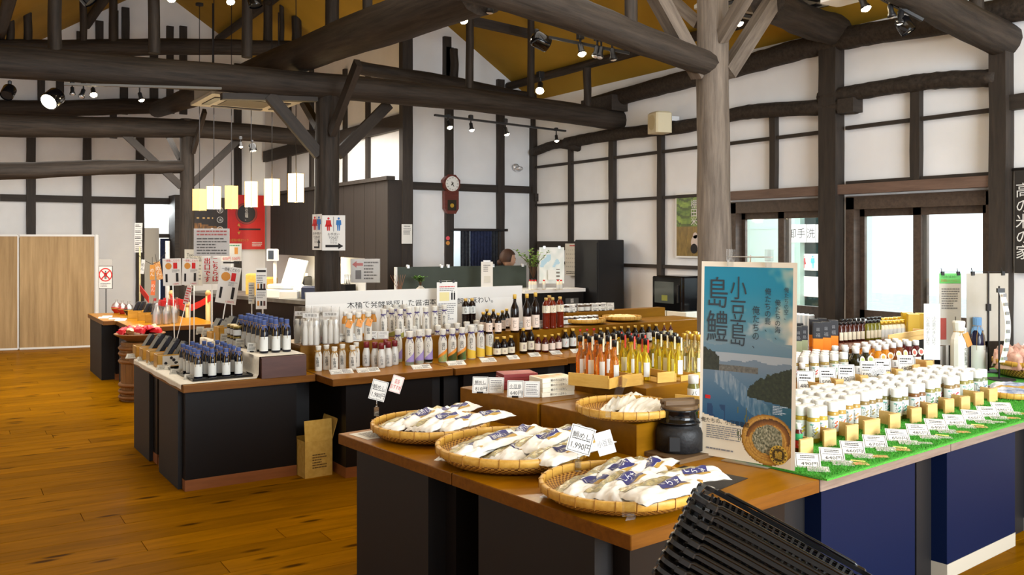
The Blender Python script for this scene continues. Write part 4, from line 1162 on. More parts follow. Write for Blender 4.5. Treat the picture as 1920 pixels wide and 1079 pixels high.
for pts, base in (([(1088, 706), (1106, 708), (1126, 712), (1152, 719), (1098, 699), (1118, 702), (1140, 706), (1128, 697), (1150, 700)], ora), ([(1168, 702), (1184, 706), (1198, 712), (1211, 714), (1160, 694), (1178, 697), (1192, 700), (1206, 702)], yel), ([(1234, 700), (1247, 703), (1259, 706), (1272, 709), (1226, 694), (1240, 695), (1252, 697), (1265, 699)], ye2), ([(1283, 700), (1297, 702), (1310, 704), (1290, 694), (1304, 695)], pal)):
    for x, y in pts:
        p = gp(x, y, OZ); place(base, (p.x, p.y, OZ), FACE + rj.uniform(-.15, .35))
M_tray = grain('tray_wood', lin((196, 152, 66)), lin((214, 172, 88)), (2, 10, 10), 3, .5, .02)
def tray_board(label, a, b, z, h, z1=None):
    a = Vector(a); b = Vector(b); d = b - a; an = math.atan2(d.y, d.x); L_ = math.hypot(d.x, d.y)
    t = thing('wooden_tray', label, 'tray', (a.x, a.y, z), an)
    ob('front_board', MB().box((L_ / 2, 0, h / 2), (L_, .008, h), bev=.001), M_tray, t)
    ob('side_board', MB().box((L_ + .004, .12, h * .4), (.007, .25, h * .8)), M_tray, t)
    ob('tray_floor', MB().box((L_ / 2, .12, .003), (L_, .24, .006)), M_tray, t)
    return t
for i, (x0, y0, x1, y1, h, lb) in enumerate(((1066, 722, 1141, 730, .065, 'before the orange oil bottles'), (1166, 727, 1203, 722, .06, 'before the black red capped yellow bottles'), (1232, 719, 1265, 716, .055, 'before the golden yellow bottles'), (1276, 716, 1312, 710, .03, 'before the gold capped bottles'))):
    tray_board('light wooden tray with a front board ' + lb, gp(x0, y0, OZ), gp(x1, y1, OZ), OZ, h)
# basil bottle in front of the poster edge, with its board
bb = make_bottle('seasoning_bottle', 'white capped basil seasoning bottle left of the poster', 'bottle', [(.026, 0), (.0285, .003), (.0285, .105), (.022, .122), (.021, .13)], mat('basil', lin((120, 116, 50)), .15, trans=.2), [(.026, .122), (.026, .158), (.024, .162)], M_cap, 14,
    [('label', [(.0291, .012, .098, -1.6, 1.6, 12)], M_lab, [('バジル', .026, .054, .0, True, M_ink)])])
p = gp(1300, 762, TZ + .16); place(bb, (p.x, p.y, p.z - .01), FACE)
o = riser('small brown display box under the basil bottle', N(1.19, .70, TZ), AN, .5, .33, .148)
p = gp(1290, 772, TZ + .15); tray_board('light wooden board tray below the basil bottle', gp(1266, 768, TZ + .15), gp(1312, 772, TZ + .15), TZ + .148, .075)

# ------------------------------------------------------------------ rice cooking pot on a charcoal stove
M_castiron = speck('cast_iron', lin((20, 20, 22)), lin((30, 30, 32)), 90, .55, .15)
M_lid = grain('old_wood_lid', lin((84, 62, 38)), lin((116, 90, 58)), (1, 12, 12), 4, .6, .1)
sp = N(.92, .50, TZ + .001); sp = gp(1279, 858, TZ); d_ = .0
st = thing('charcoal_stove', 'black charcoal stove holding a glossy black rim pot with wooden lid', 'stove', (sp.x + FW.x * .06, sp.y + FW.y * .06, TZ + .021), FACE)
ob('stove_body', MB().lathe([(.095, 0), (.108, .006), (.108, .085), (.100, .108), (.080, .118), (.080, .121)], 40), M_castiron, st)
ob('fire_opening', MB().box((-.042, -.1005, .048), (.052, .02, .064), bev=.004), M_darkin, st)  # dark block standing in for the shaded stove opening
po = ob('pot', MB().lathe([(.070, .112), (.096, .128), (.0975, .134), (.086, .142), (.083, .150), (.083, .178), (.088, .184), (.086, .190), (.070, .190)], 40), M_gloss, st)
ob('lid', MB().lathe([(.080, .186), (.084, .188), (.084, .204), (.080, .206)], 36), M_lid, st)
for k in (-.022, .024): ob('lid_bar', MB().box((0, k, .2175), (.165, .018, .022), bev=.003), M_lid, st, rot=(0, 0, .25))
bo = tag(ob('wooden_board', MB().box((0, 0, .01), (.30, .26, .0195), bev=.002), M_lid, loc=(st.location.x, st.location.y, TZ + .0005), rot=(0, 0, AN)), 'wooden board under the black charcoal stove', 'board')

# ------------------------------------------------------------------ poster printing from a colour grid
def print_mesh(name, w, h, nu, nv, col, bend=0.0, y=0.0):
    """a flat printed sheet in the xz plane facing -y, one colour per cell; col(u, v) gives 0-255 colour, v from the bottom"""
    vs = []; fs = []
    for j in range(nv + 1):
        for i in range(nu + 1):
            u = i / nu; v = j / nv
            vs.append(((u - .5) * w, y + bend * (1 - (2 * u - 1) ** 2), v * h))
    for j in range(nv):
        for i in range(nu): fs.append((j * (nu + 1) + i, j * (nu + 1) + i + 1, (j + 1) * (nu + 1) + i + 1, (j + 1) * (nu + 1) + i))
    me = bpy.data.meshes.new(name); me.from_pydata(vs, [], fs)
    at = me.attributes.new('print', 'FLOAT_COLOR', 'FACE'); buf = []
    for j in range(nv):
        for i in range(nu): buf += [*lin(col((i + .5) / nu, (j + .5) / nv)), 1.0]
    at.data.foreach_set('color', buf)
    me.materials.append(M_print)
    return me
M_print = mat('printed_sheet', (1, 1, 1), .35)
_nt, _N, _L, _b = nodes(M_print); _a = _N.new('ShaderNodeAttribute'); _a.attribute_name = 'print'; _L.new(_a.outputs['Color'], _b.inputs['Base Color'])
def mixc(a, b, t): t = max(0, min(1, t)); return tuple(x + (y - x) * t for x, y in zip(a, b))
from mathutils import noise as _noise
def nz(x, y, s=0.0): return _noise.noise(Vector((x, y, s)))
def fnz(x, y, s=0.0): return nz(x, y, s) * .5 + nz(2.1 * x, 2.1 * y, s + 3) * .3 + nz(4.3 * x, 4.3 * y, s + 7) * .2
def sea_poster(u, v):
    if u < .035 or u > .955 or v > .975: return (232, 224, 208)
    x = (u - .035) / .92
    dx = (u - .72) / .255; dy = (v - .125) / .115; q = math.hypot(dx, dy); an = math.atan2(dy, dx)
    if q < 1.08:                              # bamboo tray with an eel lying round cut fish
        n1 = fnz(u * 60, v * 80, 6.0)
        if q > .97: return mixc((196, 148, 60), (120, 80, 30), (q - .97) * 9)
        eel = .80 + .06 * math.sin(an * 2 + .5)
        if -.15 < an < 3.25 and abs(q - eel) < .13 * math.sin((an + .35) / 3.8 * math.pi) ** .6: return mixc((150, 98, 44), (78, 48, 24), (q - eel + .10) * 5 + n1 * .4)
        if q < .62 + .10 * nz(u * 14, v * 14, 1): return mixc((70, 72, 52), (184, 178, 150), .5 + n1 * 1.6)
        return mixc((206, 160, 78), (150, 104, 46), .5 + n1 + .3 * math.sin(q * 60))
    if .40 < u < .52 and .10 < v < .27 and nz(u * 70, v * 12, 8) > .32: return (86, 92, 60)
    if v < .215 - .10 * x: return mixc((226, 214, 190), (214, 198, 172), v * 3 + .2 * nz(u * 8, v * 8))
    if v > .50 + .02 * nz(u * 6, 0):          # sky, clouds, hills
        c = mixc((128, 134, 140), (24, 128, 160), (v - .52) / .36)
        if v > .60:
            q = fnz(u * 3.2, v * 5.5, 2.0) + (x - .58) * .9 - abs(v - .78) * 1.6
            c = mixc(c, (214, 196, 170), q * 2.6)
            q = fnz(u * 5, v * 11, 9.0) - abs(v - .69) * 4 + .02
            c = mixc(c, (186, 178, 172), q * 1.5)
        hill = .575 + .055 * math.exp(-((x - .62) / .24) ** 2) + .012 * nz(u * 9, 1.3)
        if v < hill: c = mixc((84, 116, 134), (104, 130, 144), (v - .5) * 10)
        if v < .535: c = (150, 158, 164)
    else:
        c = mixc((18, 72, 110), (104, 120, 134), (v - .16) / .32)
        c = mixc(c, (22, 84, 96), (x - .55) * (1 if v < .3 else 0) * 1.2)
        lane = abs((v - .43) + (x - .15) * .33)           # boat wakes
        if .12 < x < .8 and lane < .055: c = mixc(c, (178, 180, 180), .8 * max(0, fnz(x * 30, v * 12 + x * 14, 4.0) + .25))
        if v > .44 and .10 < x < .62 and v < .475: c = mixc((120, 116, 110), (70, 70, 64), fnz(u * 40, v * 60) + .5)
    if x < .18 and .44 < v < .555 - .5 * x ** 1.5 + .012 * nz(u * 30, 2): c = mixc((34, 40, 34), (58, 60, 48), fnz(u * 40, v * 60) + .5)
    tr = .33 + .21 * max(0, (x - .5)) ** .45 + .014 * nz(u * 26, 5)
    if x > .50 and .295 + .06 * (1 - x) < v < tr: c = mixc((24, 34, 26), (56, 62, 42), fnz(u * 34, v * 60) + .45)
    if .05 < x < .26 and .17 < v < .27 and fnz(u * 8, v * 12, 5) > -.02: c = mixc(c, (20, 48, 84), .7)
    return tuple(max(0, min(255, k)) for k in c)
pl = gp(1312, 857, TZ); prr = gp(1488, 889, TZ)
pw = (prr - pl).length; pan = math.atan2((prr - pl).y, (prr - pl).x)
pc = (pl + prr) / 2
po_ = thing('poster_stand', 'large sea view poster hanging from a clip stand, reading 小豆島 島鱧', 'poster', (pc.x, pc.y, TZ + .012), pan)
PH = .862; Mp = Matrix.Rotation(-.03, 4, 'X')
sheet = link('poster_sheet', print_mesh('poster_sheet', pw * 1.02, PH, 100, 190, sea_poster, .012), po_, M=Mp)
bk_ = ob('poster_back', MB().grid(lambda u, v: ((u - .5) * pw * 1.02, .002 + .012 * (1 - (2 * u - 1) ** 2), v * PH), 12, 2), M_white, po_, M=Mp)
M_slate = rgb('slate_ink', (48, 58, 66), .5)
def ptxt(body, u, v, size, m=None, vertical=True, sx=1.0, name='lettering', space=1.0):
    vs, fs = txt(body, size, vertical, space)
    x0 = (u - .5) * pw
    mb = MB().add([(x0 + a[0] * sx, .012 * (1 - (2 * (x0 + a[0] * sx) / pw) ** 2) - .0022, v * PH + a[2]) for a in vs], fs)
    ob(name, mb, m or M_slate, sheet)
ptxt('島鱧', .17, .755, .148, sx=.72, space=1.10); ptxt('小豆島', .395, .75, .110, sx=.74, space=1.0)
ptxt('俺たちの、', .585, .675, .040, sx=.9); ptxt('俺たちの島、', .71, .765, .034, sx=.9); ptxt('俺たちの海、', .815, .72, .031, sx=.9); ptxt('俺たちの空、', .905, .80, .025, sx=.9)
ptxt('俺たちの、小豆島島鱧', .27, .183, .024, M_ink, False, .95)
for u0, v0, w0, n_ in ((.26, .128, .38, 7), (.22, .068, .3, 1)):
    ob('small_print', rows(MB(), (u0 - w0 / 2 - .5) * pw, (u0 + w0 / 2 - .5) * pw, (v0 - .036) * PH, (v0 + .036) * PH if n_ > 1 else (v0 - .018) * PH, n_, .002, 0, 8), M_grey, sheet)
ob('small_print', rows(MB(), .28 * pw, .43 * pw, .255 * PH, .30 * PH, 6, .002, 0, 3), rgb('pale_print', (176, 190, 200), .6), sheet)
pb_ = MB().box((-.42 * pw, .0015, .302 * PH), (.055 * pw, .002, .018 * PH)); ob('red_mark', pb_, M_red, sheet)
em = MB(); ex_, ez_ = .345 * pw, .062 * PH
def ring(mb, x, z, r0, r1, y, n=28, mi=0):
    vs = []
    for k in range(n):
        a = 2 * math.pi * k / n; vs += [(x + r0 * math.cos(a), y, z + r0 * math.sin(a)), (x + r1 * math.cos(a), y, z + r1 * math.sin(a))]
    return mb.add(vs, [(2 * k, 2 * ((k + 1) % n), 2 * ((k + 1) % n) + 1, 2 * k + 1) for k in range(n)], mi)
def disc(mb, x, z, r, y, n=24, mi=0): return mb.add([(x + r * math.cos(2 * math.pi * k / n), y, z + r * math.sin(2 * math.pi * k / n)) for k in range(n)], [tuple(range(n))], mi)
disc(em, ex_, ez_, .040, .0018); ring(em, ex_, ez_, .027, .029, .0012, mi=1); disc(em, ex_, ez_, .026, .0011, mi=1); put_txt(em, '鱧', .036, (ex_, .0004, ez_), 0)
for k in range(14):
    a = 2 * math.pi * k / 14; em.quad(*[(ex_ + r_ * math.cos(a + da), .0010, ez_ + r_ * math.sin(a + da)) for r_, da in ((.031, -.1), (.036, -.1), (.036, .1), (.031, .1))], 1)
ob('gold_emblem', em, [rgb('emblem_gold', (196, 158, 60), .35), rgb('emblem_dark', (60, 46, 22), .5)], sheet)
# clips and wire stand
ob('wire_bar', MB().tube([(-.10, .01, PH + .022), (.11, .01, PH + .022)], .003, 6), M_metal, po_, M=Mp)
for x in (-.085, .095):
    c_ = ob('clip', MB().box((x, .008, PH - .005), (.026, .018, .03)).box((x, .02, PH + .03), (.028, .004, .05)).box((x, -.004, PH + .03), (.028, .004, .05)), M_acryl, po_, M=Mp)
ob('stand_pole', MB().tube([(0, .022, -.008), (0, .022, PH + .03)], .004, 8).box((0, .05, -.009), (.22, .12, .004)), M_metal, po_, M=Mp)

# red and green sauce bottle by the poster's foot
sb = make_bottle('sauce_bottle', 'small red and green labelled sauce bottle beside the poster foot', 'bottle', [(.017, 0), (.0185, .003), (.0185, .088), (.012, .104), (.012, .112)], mat('redsauce', lin((96, 20, 16)), .15, trans=.2), [(.0125, .108), (.0125, .134), (.0115, .136)], M_cap, 12,
    [('label', [(.019, .025, .058, -1.6, 1.6, 10)], rgb('label_red', (206, 32, 34), .5), [('ソース', .010, .042, .2, False, M_white)]), ('neck_label', [(.019, .062, .090, -1.6, 1.6, 10)], rgb('label_green', (40, 140, 84), .5), [])])
place(sb, gp(1497, 850, JZ), FACE)

# ------------------------------------------------------------------ stack of black shopping baskets on a tilted stand
M_plas = rgb('black_basket_plastic', (13, 13, 14), .22)
def shop_basket():
    t = thing('shopping_basket', 'x', 'shopping basket', (0, 0, -60))
    LX, LY, H_ = .50, .36, .22
    def rect(lx, ly, z, r=.04, n=4):
        out = []
        for cx, cy, a0 in ((lx / 2 - r, ly / 2 - r, 0), (-lx / 2 + r, ly / 2 - r, 90), (-lx / 2 + r, -ly / 2 + r, 180), (lx / 2 - r, -ly / 2 + r, 270)):
            for k in range(n + 1):
                a = math.radians(a0 + 90 * k / n); out.append((cx + r * math.cos(a), cy + r * math.sin(a), z))
        return out
    m = MB(); rings = [rect(LX + .02, LY + .02, H_ - .012), rect(LX + .026, LY + .026, H_ - .011), rect(LX + .026, LY + .026, H_), rect(LX - .004, LY - .004, H_), rect(LX - .004, LY - .004, H_ - .012)]
    n = len(rings[0])
    vs = [p for r_ in rings for p in r_]
    m.add(vs, [(k * n + i, k * n + (i + 1) % n, (k + 1) * n + (i + 1) % n, (k + 1) * n + i) for k in range(4) for i in range(n)])
    ob('rim', m, M_plas, t)
    # walls of ribs with open slots, two belts and a floor
    w = MB(); bl_ = (LX - .10, LY - .09)
    for lx, ly, z, hh in ((LX - .03, LY - .028, .15, .014), (LX - .06, LY - .055, .075, .012), (bl_[0] + .004, bl_[1] + .004, .0, .02)):
        A_ = rect(lx, ly, z); B_ = rect(lx + .003, ly + .003, z + hh)
        w.add(A_ + B_, [(i, (i + 1) % n, n + (i + 1) % n, n + i) for i in range(n)])
    w.add(rect(bl_[0], bl_[1], .004), [tuple(range(n))])
    ob('belts', w, M_plas, t)
    rb = MB()
    def rib(x0, y0, x1, y1, nx, ny):
        d = .0035
        tx, ty = (d, 0) if ny else (0, d)
        ox, oy = nx * .004, ny * .004
        vs = [(x0 - tx, y0 - ty, .002), (x0 + tx, y0 + ty, .002), (x1 + tx, y1 + ty, H_ - .015), (x1 - tx, y1 - ty, H_ - .015), (x0 - tx + ox, y0 - ty + oy, .002), (x0 + tx + ox, y0 + ty + oy, .002), (x1 + tx + ox, y1 + ty + oy, H_ - .015), (x1 - tx + ox, y1 - ty + oy, H_ - .015)]
        rb.add(vs, [(0, 1, 2, 3), (5, 4, 7, 6), (1, 5, 6, 2), (4, 0, 3, 7)])
    for k in range(25):
        f = -.46 + .92 * k / 24
        for s in (-1, 1): rib(f * bl_[0], s * bl_[1] / 2, f * LX * .97, s * (LY / 2 - .005), 0, s)
    for k in range(17):
        f = -.45 + .9 * k / 16
        for s in (-1, 1): rib(s * bl_[0] / 2, f * bl_[1], s * (LX / 2 - .005), f * LY * .97, s, 0)
    o = ob('ribs', rb, M_plas, t); o['kind'] = 'stuff'
    for s in (-1, 1):       # two handles folded down along the rim
        hm = MB(); y = s * (LY / 2 + .019)
        hm.tube([(-LX * .40, y, H_ - .004), (-LX * .37, y, H_ + .003), (-.09, y + s * .002, H_ + .005), (.09, y + s * .002, H_ + .005), (LX * .37, y, H_ + .003), (LX * .40, y, H_ - .004)], [.0055, .0055, .005, .005, .0055, .0055], 6)
        h_ = ob('handle', hm, M_plas, t)
        for x in (-.41, .41): ob('hinge', MB().box((x * LX, y, H_ - .004), (.030, .016, .016), bev=.004), M_plas, h_)
    for sx in (-1, 1):
        for sy in (-.55, .55): ob('rim_lug', MB().box((sx * (LX / 2 + .012), sy * LY / 2, H_ - .004), (.014, .04, .016), bev=.004), M_plas, t)
    return t
sbk = frz(shop_basket())
base = pd(1455, 1235, 2.30) - RT * .255 - Vector((0, 0, .30))
tilt = math.radians(27)
heading = math.atan2(RT.y, RT.x)
nb = 16
Mrot = Matrix.Rotation(heading + .10, 4, 'Z') @ Matrix.Rotation(tilt, 4, 'Y') @ Matrix.Rotation(-.42, 4, 'Z')
for i in range(nb):
    q = sbk if i == 0 else dup(sbk)
    q.location = base + Mrot.to_3x3() @ Vector((0, 0, .075 + .025 * i)); q.rotation_euler = Mrot.to_euler()
    q['label'] = 'black plastic shopping basket, %s from the top of the leaning stack' % (['topmost'] + ordn[1:] + ['thirteenth', 'fourteenth', 'fifteenth', 'sixteenth'])[nb - 1 - i] if i < nb - 1 else 'black plastic shopping basket, topmost of the leaning stack'
    q['group'] = 'stacked shopping baskets'
sd = thing('basket_stand', 'low black stand holding the leaning stack of shopping baskets', 'stand', (base.x, base.y, 0), heading + .10)
zb_ = base.z + .065
ob('deck', MB().box((0, 0, 0), (.46, .34, .02)), M_plas, sd, M=T(0, 0, zb_ - .012) @ Matrix.Rotation(tilt, 4, 'Y'))
for sx, sy in ((-1, -1), (-1, 1), (1, -1), (1, 1)):
    zt_ = zb_ - .02 - sx * .2 * math.tan(tilt)
    ob('leg', MB().box((sx * .19, sy * .14, zt_ / 2), (.03, .03, max(.04, zt_))), M_plas, sd)
# ================================================================== middle row
MZ = TZ + .001; RZ_ = TZ + .186
M_wrapw = rgb('wrapping_paper', (216, 213, 204), .7); M_purple = rgb('purple_cord', (64, 48, 128), .6); M_tan = rgb('tan_cord', (190, 150, 80), .6); M_straw = rgb('gold_cord', (176, 140, 60), .5)
FM = FACE
def gathered(h, r):
    """outline of a bottle wrapped in paper with a gathered neck"""
    return [(r * .90, 0), (r, .004), (r, h * .58), (r * .94, h * .66), (r * .66, h * .78), (r * .60, h * .805), (r * .70, h * .87), (r * .80, h * .97), (r * .74, h), (r * .2, h * .985)]
def cordring(t, r, z, m, tails=True):
    mb = MB(); n = 14
    mb.tube([(r * math.cos(2 * math.pi * k / n), r * math.sin(2 * math.pi * k / n), z + .001 * math.sin(k)) for k in range(n + 1)], .0022, 5, cap=False)
    if tails:
        for s in (-1, 1):
            mb.tube([(0, -r - .002, z), (s * .012, -r - .007, z + .007), (s * .021, -r - .003, z), (s * .010, -r - .005, z - .003), (0, -r - .003, z)], .0017, 4)
            mb.tube([(0, -r - .003, z), (s * .010, -r - .010, z - .014), (s * .016, -r - .014, z - .030)], .0017, 4)
    ob('cord', mb, m, t)
def wrapped(label, h, r, texts, cord, bands=(), group=None, n=12, name='wrapped_bottle', extra=None):
    t = thing(name, label, 'bottle', (0, 0, -70), 0, group)
    w = MB().lathe(gathered(h, r), n, 0, False)
    ob('paper_wrap', w, M_wrapw, t)
    for (z0, z1, m, nm, sl) in bands:
        b = MB(); vs = []; k = 12
        for i in range(k + 1):
            a = -1.5 + 3.0 * i / k
            zz = z1 + sl * (i / k - .5)
            vs += [((r + .0006) * math.sin(a), -(r + .0006) * math.cos(a), z0), ((r + .0006) * math.sin(a), -(r + .0006) * math.cos(a), max(z0 + .001, zz))]
        b.add(vs, [(2 * i, 2 * i + 2, 2 * i + 3, 2 * i + 1) for i in range(k)], 0, True); ob(nm, b, m, t)
    for (s_, size, z, an, m) in texts: ob('lettering', wrap(MB(), s_, size, r + .0014, z, an, 0, True), m, t)
    if cord: cordring(t, r * .63, h * .803, cord)
    if extra: extra(t)
    return t
def rowput(proto, pts, z, rot=.15, s=1.0, jit=.2, seed=1):
    r = random.Random(seed)
    for x, y in pts:
        p = gp(x, y, z); place(proto, (p.x, p.y, z), FM + rot + r.uniform(-jit, jit), s=s)
def back(pts, n, step, z):
    """pixel rows repeated backwards in space: returns world points"""
    out = []
    for x, y in pts:
        p = gp(x, y, z)
        for k in range(n): out.append(Vector((p.x + step[0] * k, p.y + step[1] * k, z)))
    return out
def putw(proto, pts, rot=.15, jit=.2, seed=1):
    r = random.Random(seed)
    for p in pts: place(proto, p, FM + rot + r.uniform(-jit, jit))
# front row, left to right
b = wrapped('small white paper wrapped soy sauce bottle with tan cord, front left of the middle row', .155, .0225, [('生醤油', .021, .058, 0, M_ink)], M_tan, group='small paper wrapped bottles with tan cord')
rowput(b, [(597, 696), (612, 694), (627, 698), (642, 692), (661, 695), (605, 687), (620, 686), (635, 685), (650, 686), (668, 688)], MZ, s=1.2)
M_marcap = rgb('maroon_cap', (118, 34, 38), .4)
M_bot = rgb('white_bottle', (210, 210, 206), .35)
b = make_bottle('soy_sauce_bottle', 'small white soy sauce bottle with maroon cap, front of the middle row', 'bottle', [(.024, 0), (.0265, .004), (.0265, .075), (.022, .100), (.0165, .120), (.0165, .128)], M_bot, [(.0185, .122), (.0185, .158), (.0165, .161)], M_marcap, 14, [('label_print', [(.0268, .02, .075, -.5, .5, 6)], M_bot, [('生醤油', .021, .048, 0, True, M_ink)])], group='small white bottles with maroon caps')
rowput(b, [(687, 687), (703, 688), (715, 690), (728, 687), (740, 684), (722, 681), (735, 679), (696, 681)], MZ, s=1.17)
M_lav = rgb('lavender_band', (158, 142, 200), .6); M_lime = rgb('lime_band', (176, 190, 120), .6); M_org = rgb('orange_band', (228, 144, 48), .6); M_grn = rgb('green_band', (64, 168, 110), .6); M_yel = rgb('yellow_band', (232, 194, 64), .6)
b = wrapped('white paper wrapped bottle with purple cord and lavender slanted band', .215, .0285, [('こいくち', .021, .10, 0, M_ink)], M_purple, [(.006, .055, M_lav, 'lavender_band', .08), (.005, .022, M_lime, 'green_foot', .0)], 'purple corded bottles with a lavender band')
rowput(b, [(746, 679), (758, 673), (768, 685), (786, 682), (803, 680), (776, 671), (795, 669), (764, 663)], MZ, s=1.22)
b = wrapped('white paper wrapped bottle with purple cord over orange and green bands', .215, .0285, [('淡口', .026, .105, 0, M_ink)], M_purple, [(.006, .070, M_org, 'orange_band', .06), (.005, .048, M_grn, 'green_band', .05)], 'purple corded bottles with orange and green bands')
rowput(b, [(821, 669), (830, 679), (848, 677), (866, 675), (839, 666), (857, 664)], MZ, s=1.22)
b = wrapped('white paper wrapped bottle with purple cord and yellow foot, reading 白だし', .22, .0285, [('白だし', .026, .108, 0, M_ink)], M_purple, [(.005, .062, M_yel, 'yellow_band', -.02)], 'purple corded bottles with a yellow foot')
rowput(b, [(884, 673), (901, 670), (918, 667), (875, 662), (893, 659), (910, 656)], MZ, s=1.22)
# small dark bottles with gold caps
M_soy = rgb('dark_soy', (22, 10, 8), .12); M_soy2 = rgb('red_brown_sauce', (70, 16, 12), .12); M_capg = rgb('gold_cap_plain', (212, 172, 74), .4); M_lab2 = rgb('cream_label', (228, 220, 196), .6); M_labp = rgb('pinkish_label', (232, 214, 200), .6)
def dark(label, h, r, body, capm, labm, text, tsize, lz, group, txtm=None, neck=.42, n=12, extra=None):
    pr_ = [(r * .94, 0), (r, .003), (r, h * .58), (r * .88, h * .66), (r * neck, h * .80), (r * neck, h * .90)]
    return make_bottle('sauce_bottle', label, 'bottle', pr_, body, [(r * neck * 1.22, h * .885), (r * neck * 1.22, h * .99), (r * neck, h)], capm, n,
        [('label', [(r + .0006, lz[0] * h, lz[1] * h, -1.5, 1.5, 10)], labm, [(text, tsize, (lz[0] + lz[1]) / 2 * h, 0, True, txtm or M_ink)] if text else [])], extra, group=group)
M_brownink = rgb('plum_ink', (120, 70, 96), .7)
b = dark('short dark sauce bottle with gold cap and floral cream label', .125, .0265, M_soy, M_capg, M_lab2, '花', .018, (.10, .42), 'short dark bottles with floral labels', M_brownink)
rowput(b, [(932, 668), (945, 667), (958, 665), (938, 659), (951, 657), (928, 661), (944, 652), (931, 654)], MZ, s=1.28)
b = dark('taller dark sauce bottle with gold cap and cream label, centre of the middle row', .185, .0275, M_soy, M_capg, M_lab2, '紫峰', .019, (.10, .44), 'taller dark bottles with cream labels', M_brownink)
rowput(b, [(968, 655), (981, 663), (995, 660), (975, 648), (989, 650), (963, 647)], MZ, s=1.18)
b = dark('short red brown sauce bottle with gold cap and pale label', .135, .0265, M_soy2, M_capg, M_labp, '', .018, (.12, .50), 'short red brown bottles')
rowput(b, [(1009, 660), (1022, 661), (1035, 659), (1047, 657), (1004, 651), (1017, 652), (1030, 650), (1042, 649)], MZ, s=1.1)
b = dark('dark sauce bottle with gold cap and white label with a red stroke', .155, .0285, M_soy, M_capg, M_lab, '', .018, (.12, .55), 'dark bottles with a red stroke label', extra=lambda t: ob('red_stroke', wrap(MB(), '〳', .03, .0297, .050, .2), M_red, t))
rowput(b, [(1060, 655), (1074, 653), (1055, 647), (1068, 646)], MZ, s=1.12)
M_redcap = rgb('red_cap', (200, 30, 36), .4)
b = dark('brown sauce bottle with red cap and red white label', .15, .027, rgb('brown_dressing', (112, 66, 34), .2), M_redcap, M_lab, 'めし', .018, (.10, .56), 'brown bottles with red caps', M_red)
rowput(b, [(1087, 651), (1100, 650), (1113, 649), (1081, 643), (1094, 642), (1107, 641)], MZ, s=1.08)
b = dark('dark sauce bottle with gold cap and white label, long row behind the orange oil', .15, .027, M_soy, M_capg, M_lab, 'つゆ', .018, (.10, .55), 'dark gold capped bottles in the long row')
rowput(b, [(1126 + 13 * k, 649 - 1.1 * k) for k in range(9)] + [(1132 + 13 * k, 641 - 1.0 * k) for k in range(8)], MZ, s=1.1)
b = dark('dark red vinegar bottle with gold cap and coloured label, right end of the long row', .15, .026, M_soy2, M_capg, rgb('mixed_label', (206, 206, 170), .6), '酢', .018, (.10, .55), 'dark red bottles with coloured labels', rgb('label_green_ink', (60, 120, 60), .6))
rowput(b, [(1244, 638), (1256, 637), (1268, 635), (1280, 634), (1250, 630), (1272, 628)], MZ, s=1.1)
# the display box
M_bag = clear('clear_bag', (.98, .98, .98), .10, .2)
def bagged(label, p, rz, n):
    t = thing('bagged_bottles', label, 'bag', p, rz)
    w_, d_, h_ = .135, .095, .28
    bm = MB()
    def f(u, v):
        z = v * h_; k = 1 - max(0, (v - .62) / .38)
        a = 2 * math.pi * u; e = .55
        cx = math.copysign(abs(math.cos(a)) ** e, math.cos(a)); cy = math.copysign(abs(math.sin(a)) ** e, math.sin(a))
        return (cx * w_ / 2 * (1 + .02 * math.sin(9 * v + 5 * u)), cy * (d_ / 2) * max(.04, k ** .6), z)
    bm.grid(f, 28, 16); ob('clear_bag', bm, M_bag, t)
    hd = MB().box((0, -.014, h_ * .80), (w_ * .86, .0012, .036)); hc = ob('header_card', hd, M_white, t, rot=(.0, 0, 0)); tm = MB(); put_txt(tm, '生搾醤油', .022, (0, -.0152, h_ * .80), w=w_ * .7); ob('lettering', tm, M_ink, hc)
    for k in range(3):
        x = (k - 1) * .042
        bo = ob('bottle', MB().lathe([(v[0], v[1]) for v in gathered(.18, .0205)], 10), M_wrapw, t, loc=(x, -.008 + .010 * (k % 2), .002))
        ob('lettering', wrap(MB(), '生醤油', .017, .0182, .05, 0, 0, True), M_ink, bo)
    return t
for i, (x, y) in enumerate(((583, 648), (620, 645), (578, 632), (616, 630))):
    p = gp(x, y, RZ_) if i < 2 else gp((583, 620)[i - 2], 646, RZ_) + Vector((-.02, .12, 0)); bagged('clear bag of white soy sauce bottles, %s on the left display box' % ('front left', 'front right', 'back left', 'back right')[i], (p.x, p.y, RZ_ + .001), FM + .12, 3)
M_tag = rgb('kraft_tag', (214, 142, 70), .6); M_amber = rgb('amber_oil', (206, 138, 40), .2)
def kraft(t):
    ob('kraft_tag', MB().box((0, 0, 0), (.038, .0012, .048)), M_tag, t, loc=(.006, -.030, .118), rot=(-.25, .35, .1))
b = wrapped('white paper wrapped bottle with brown hanging tag on the left display box', .185, .026, [('醤油', .022, .062, 0, M_ink)], M_tan, (), 'paper wrapped bottles with brown tags', extra=kraft)
rowput(b, [(655, 642), (672, 640), (690, 638)], RZ_, .1, 1.2)
b2 = make_bottle('oil_bottle', 'small amber oil bottle with white cap among the tagged wrapped bottles', 'bottle', [(.022, 0), (.0235, .003), (.0235, .125), (.014, .150), (.014, .165)], M_amber, [(.016, .155), (.016, .182), (.014, .185)], M_cap, 12, [('label', [(.0241, .02, .10, -1.3, 1.3, 8)], M_lab, [])], group='small amber oil bottles')
rowput(b2, [(647, 634), (663, 632), (681, 630), (700, 630)], RZ_, s=1.15)
b = wrapped('white paper wrapped bottle with purple cord and olive foot on the long display box', .215, .0285, [('生搾醤油', .022, .085, 0, M_ink)], M_purple, [(.005, .035, rgb('olive_band', (150, 150, 70), .6), 'olive_band', .03)], 'purple corded bottles with an olive foot')
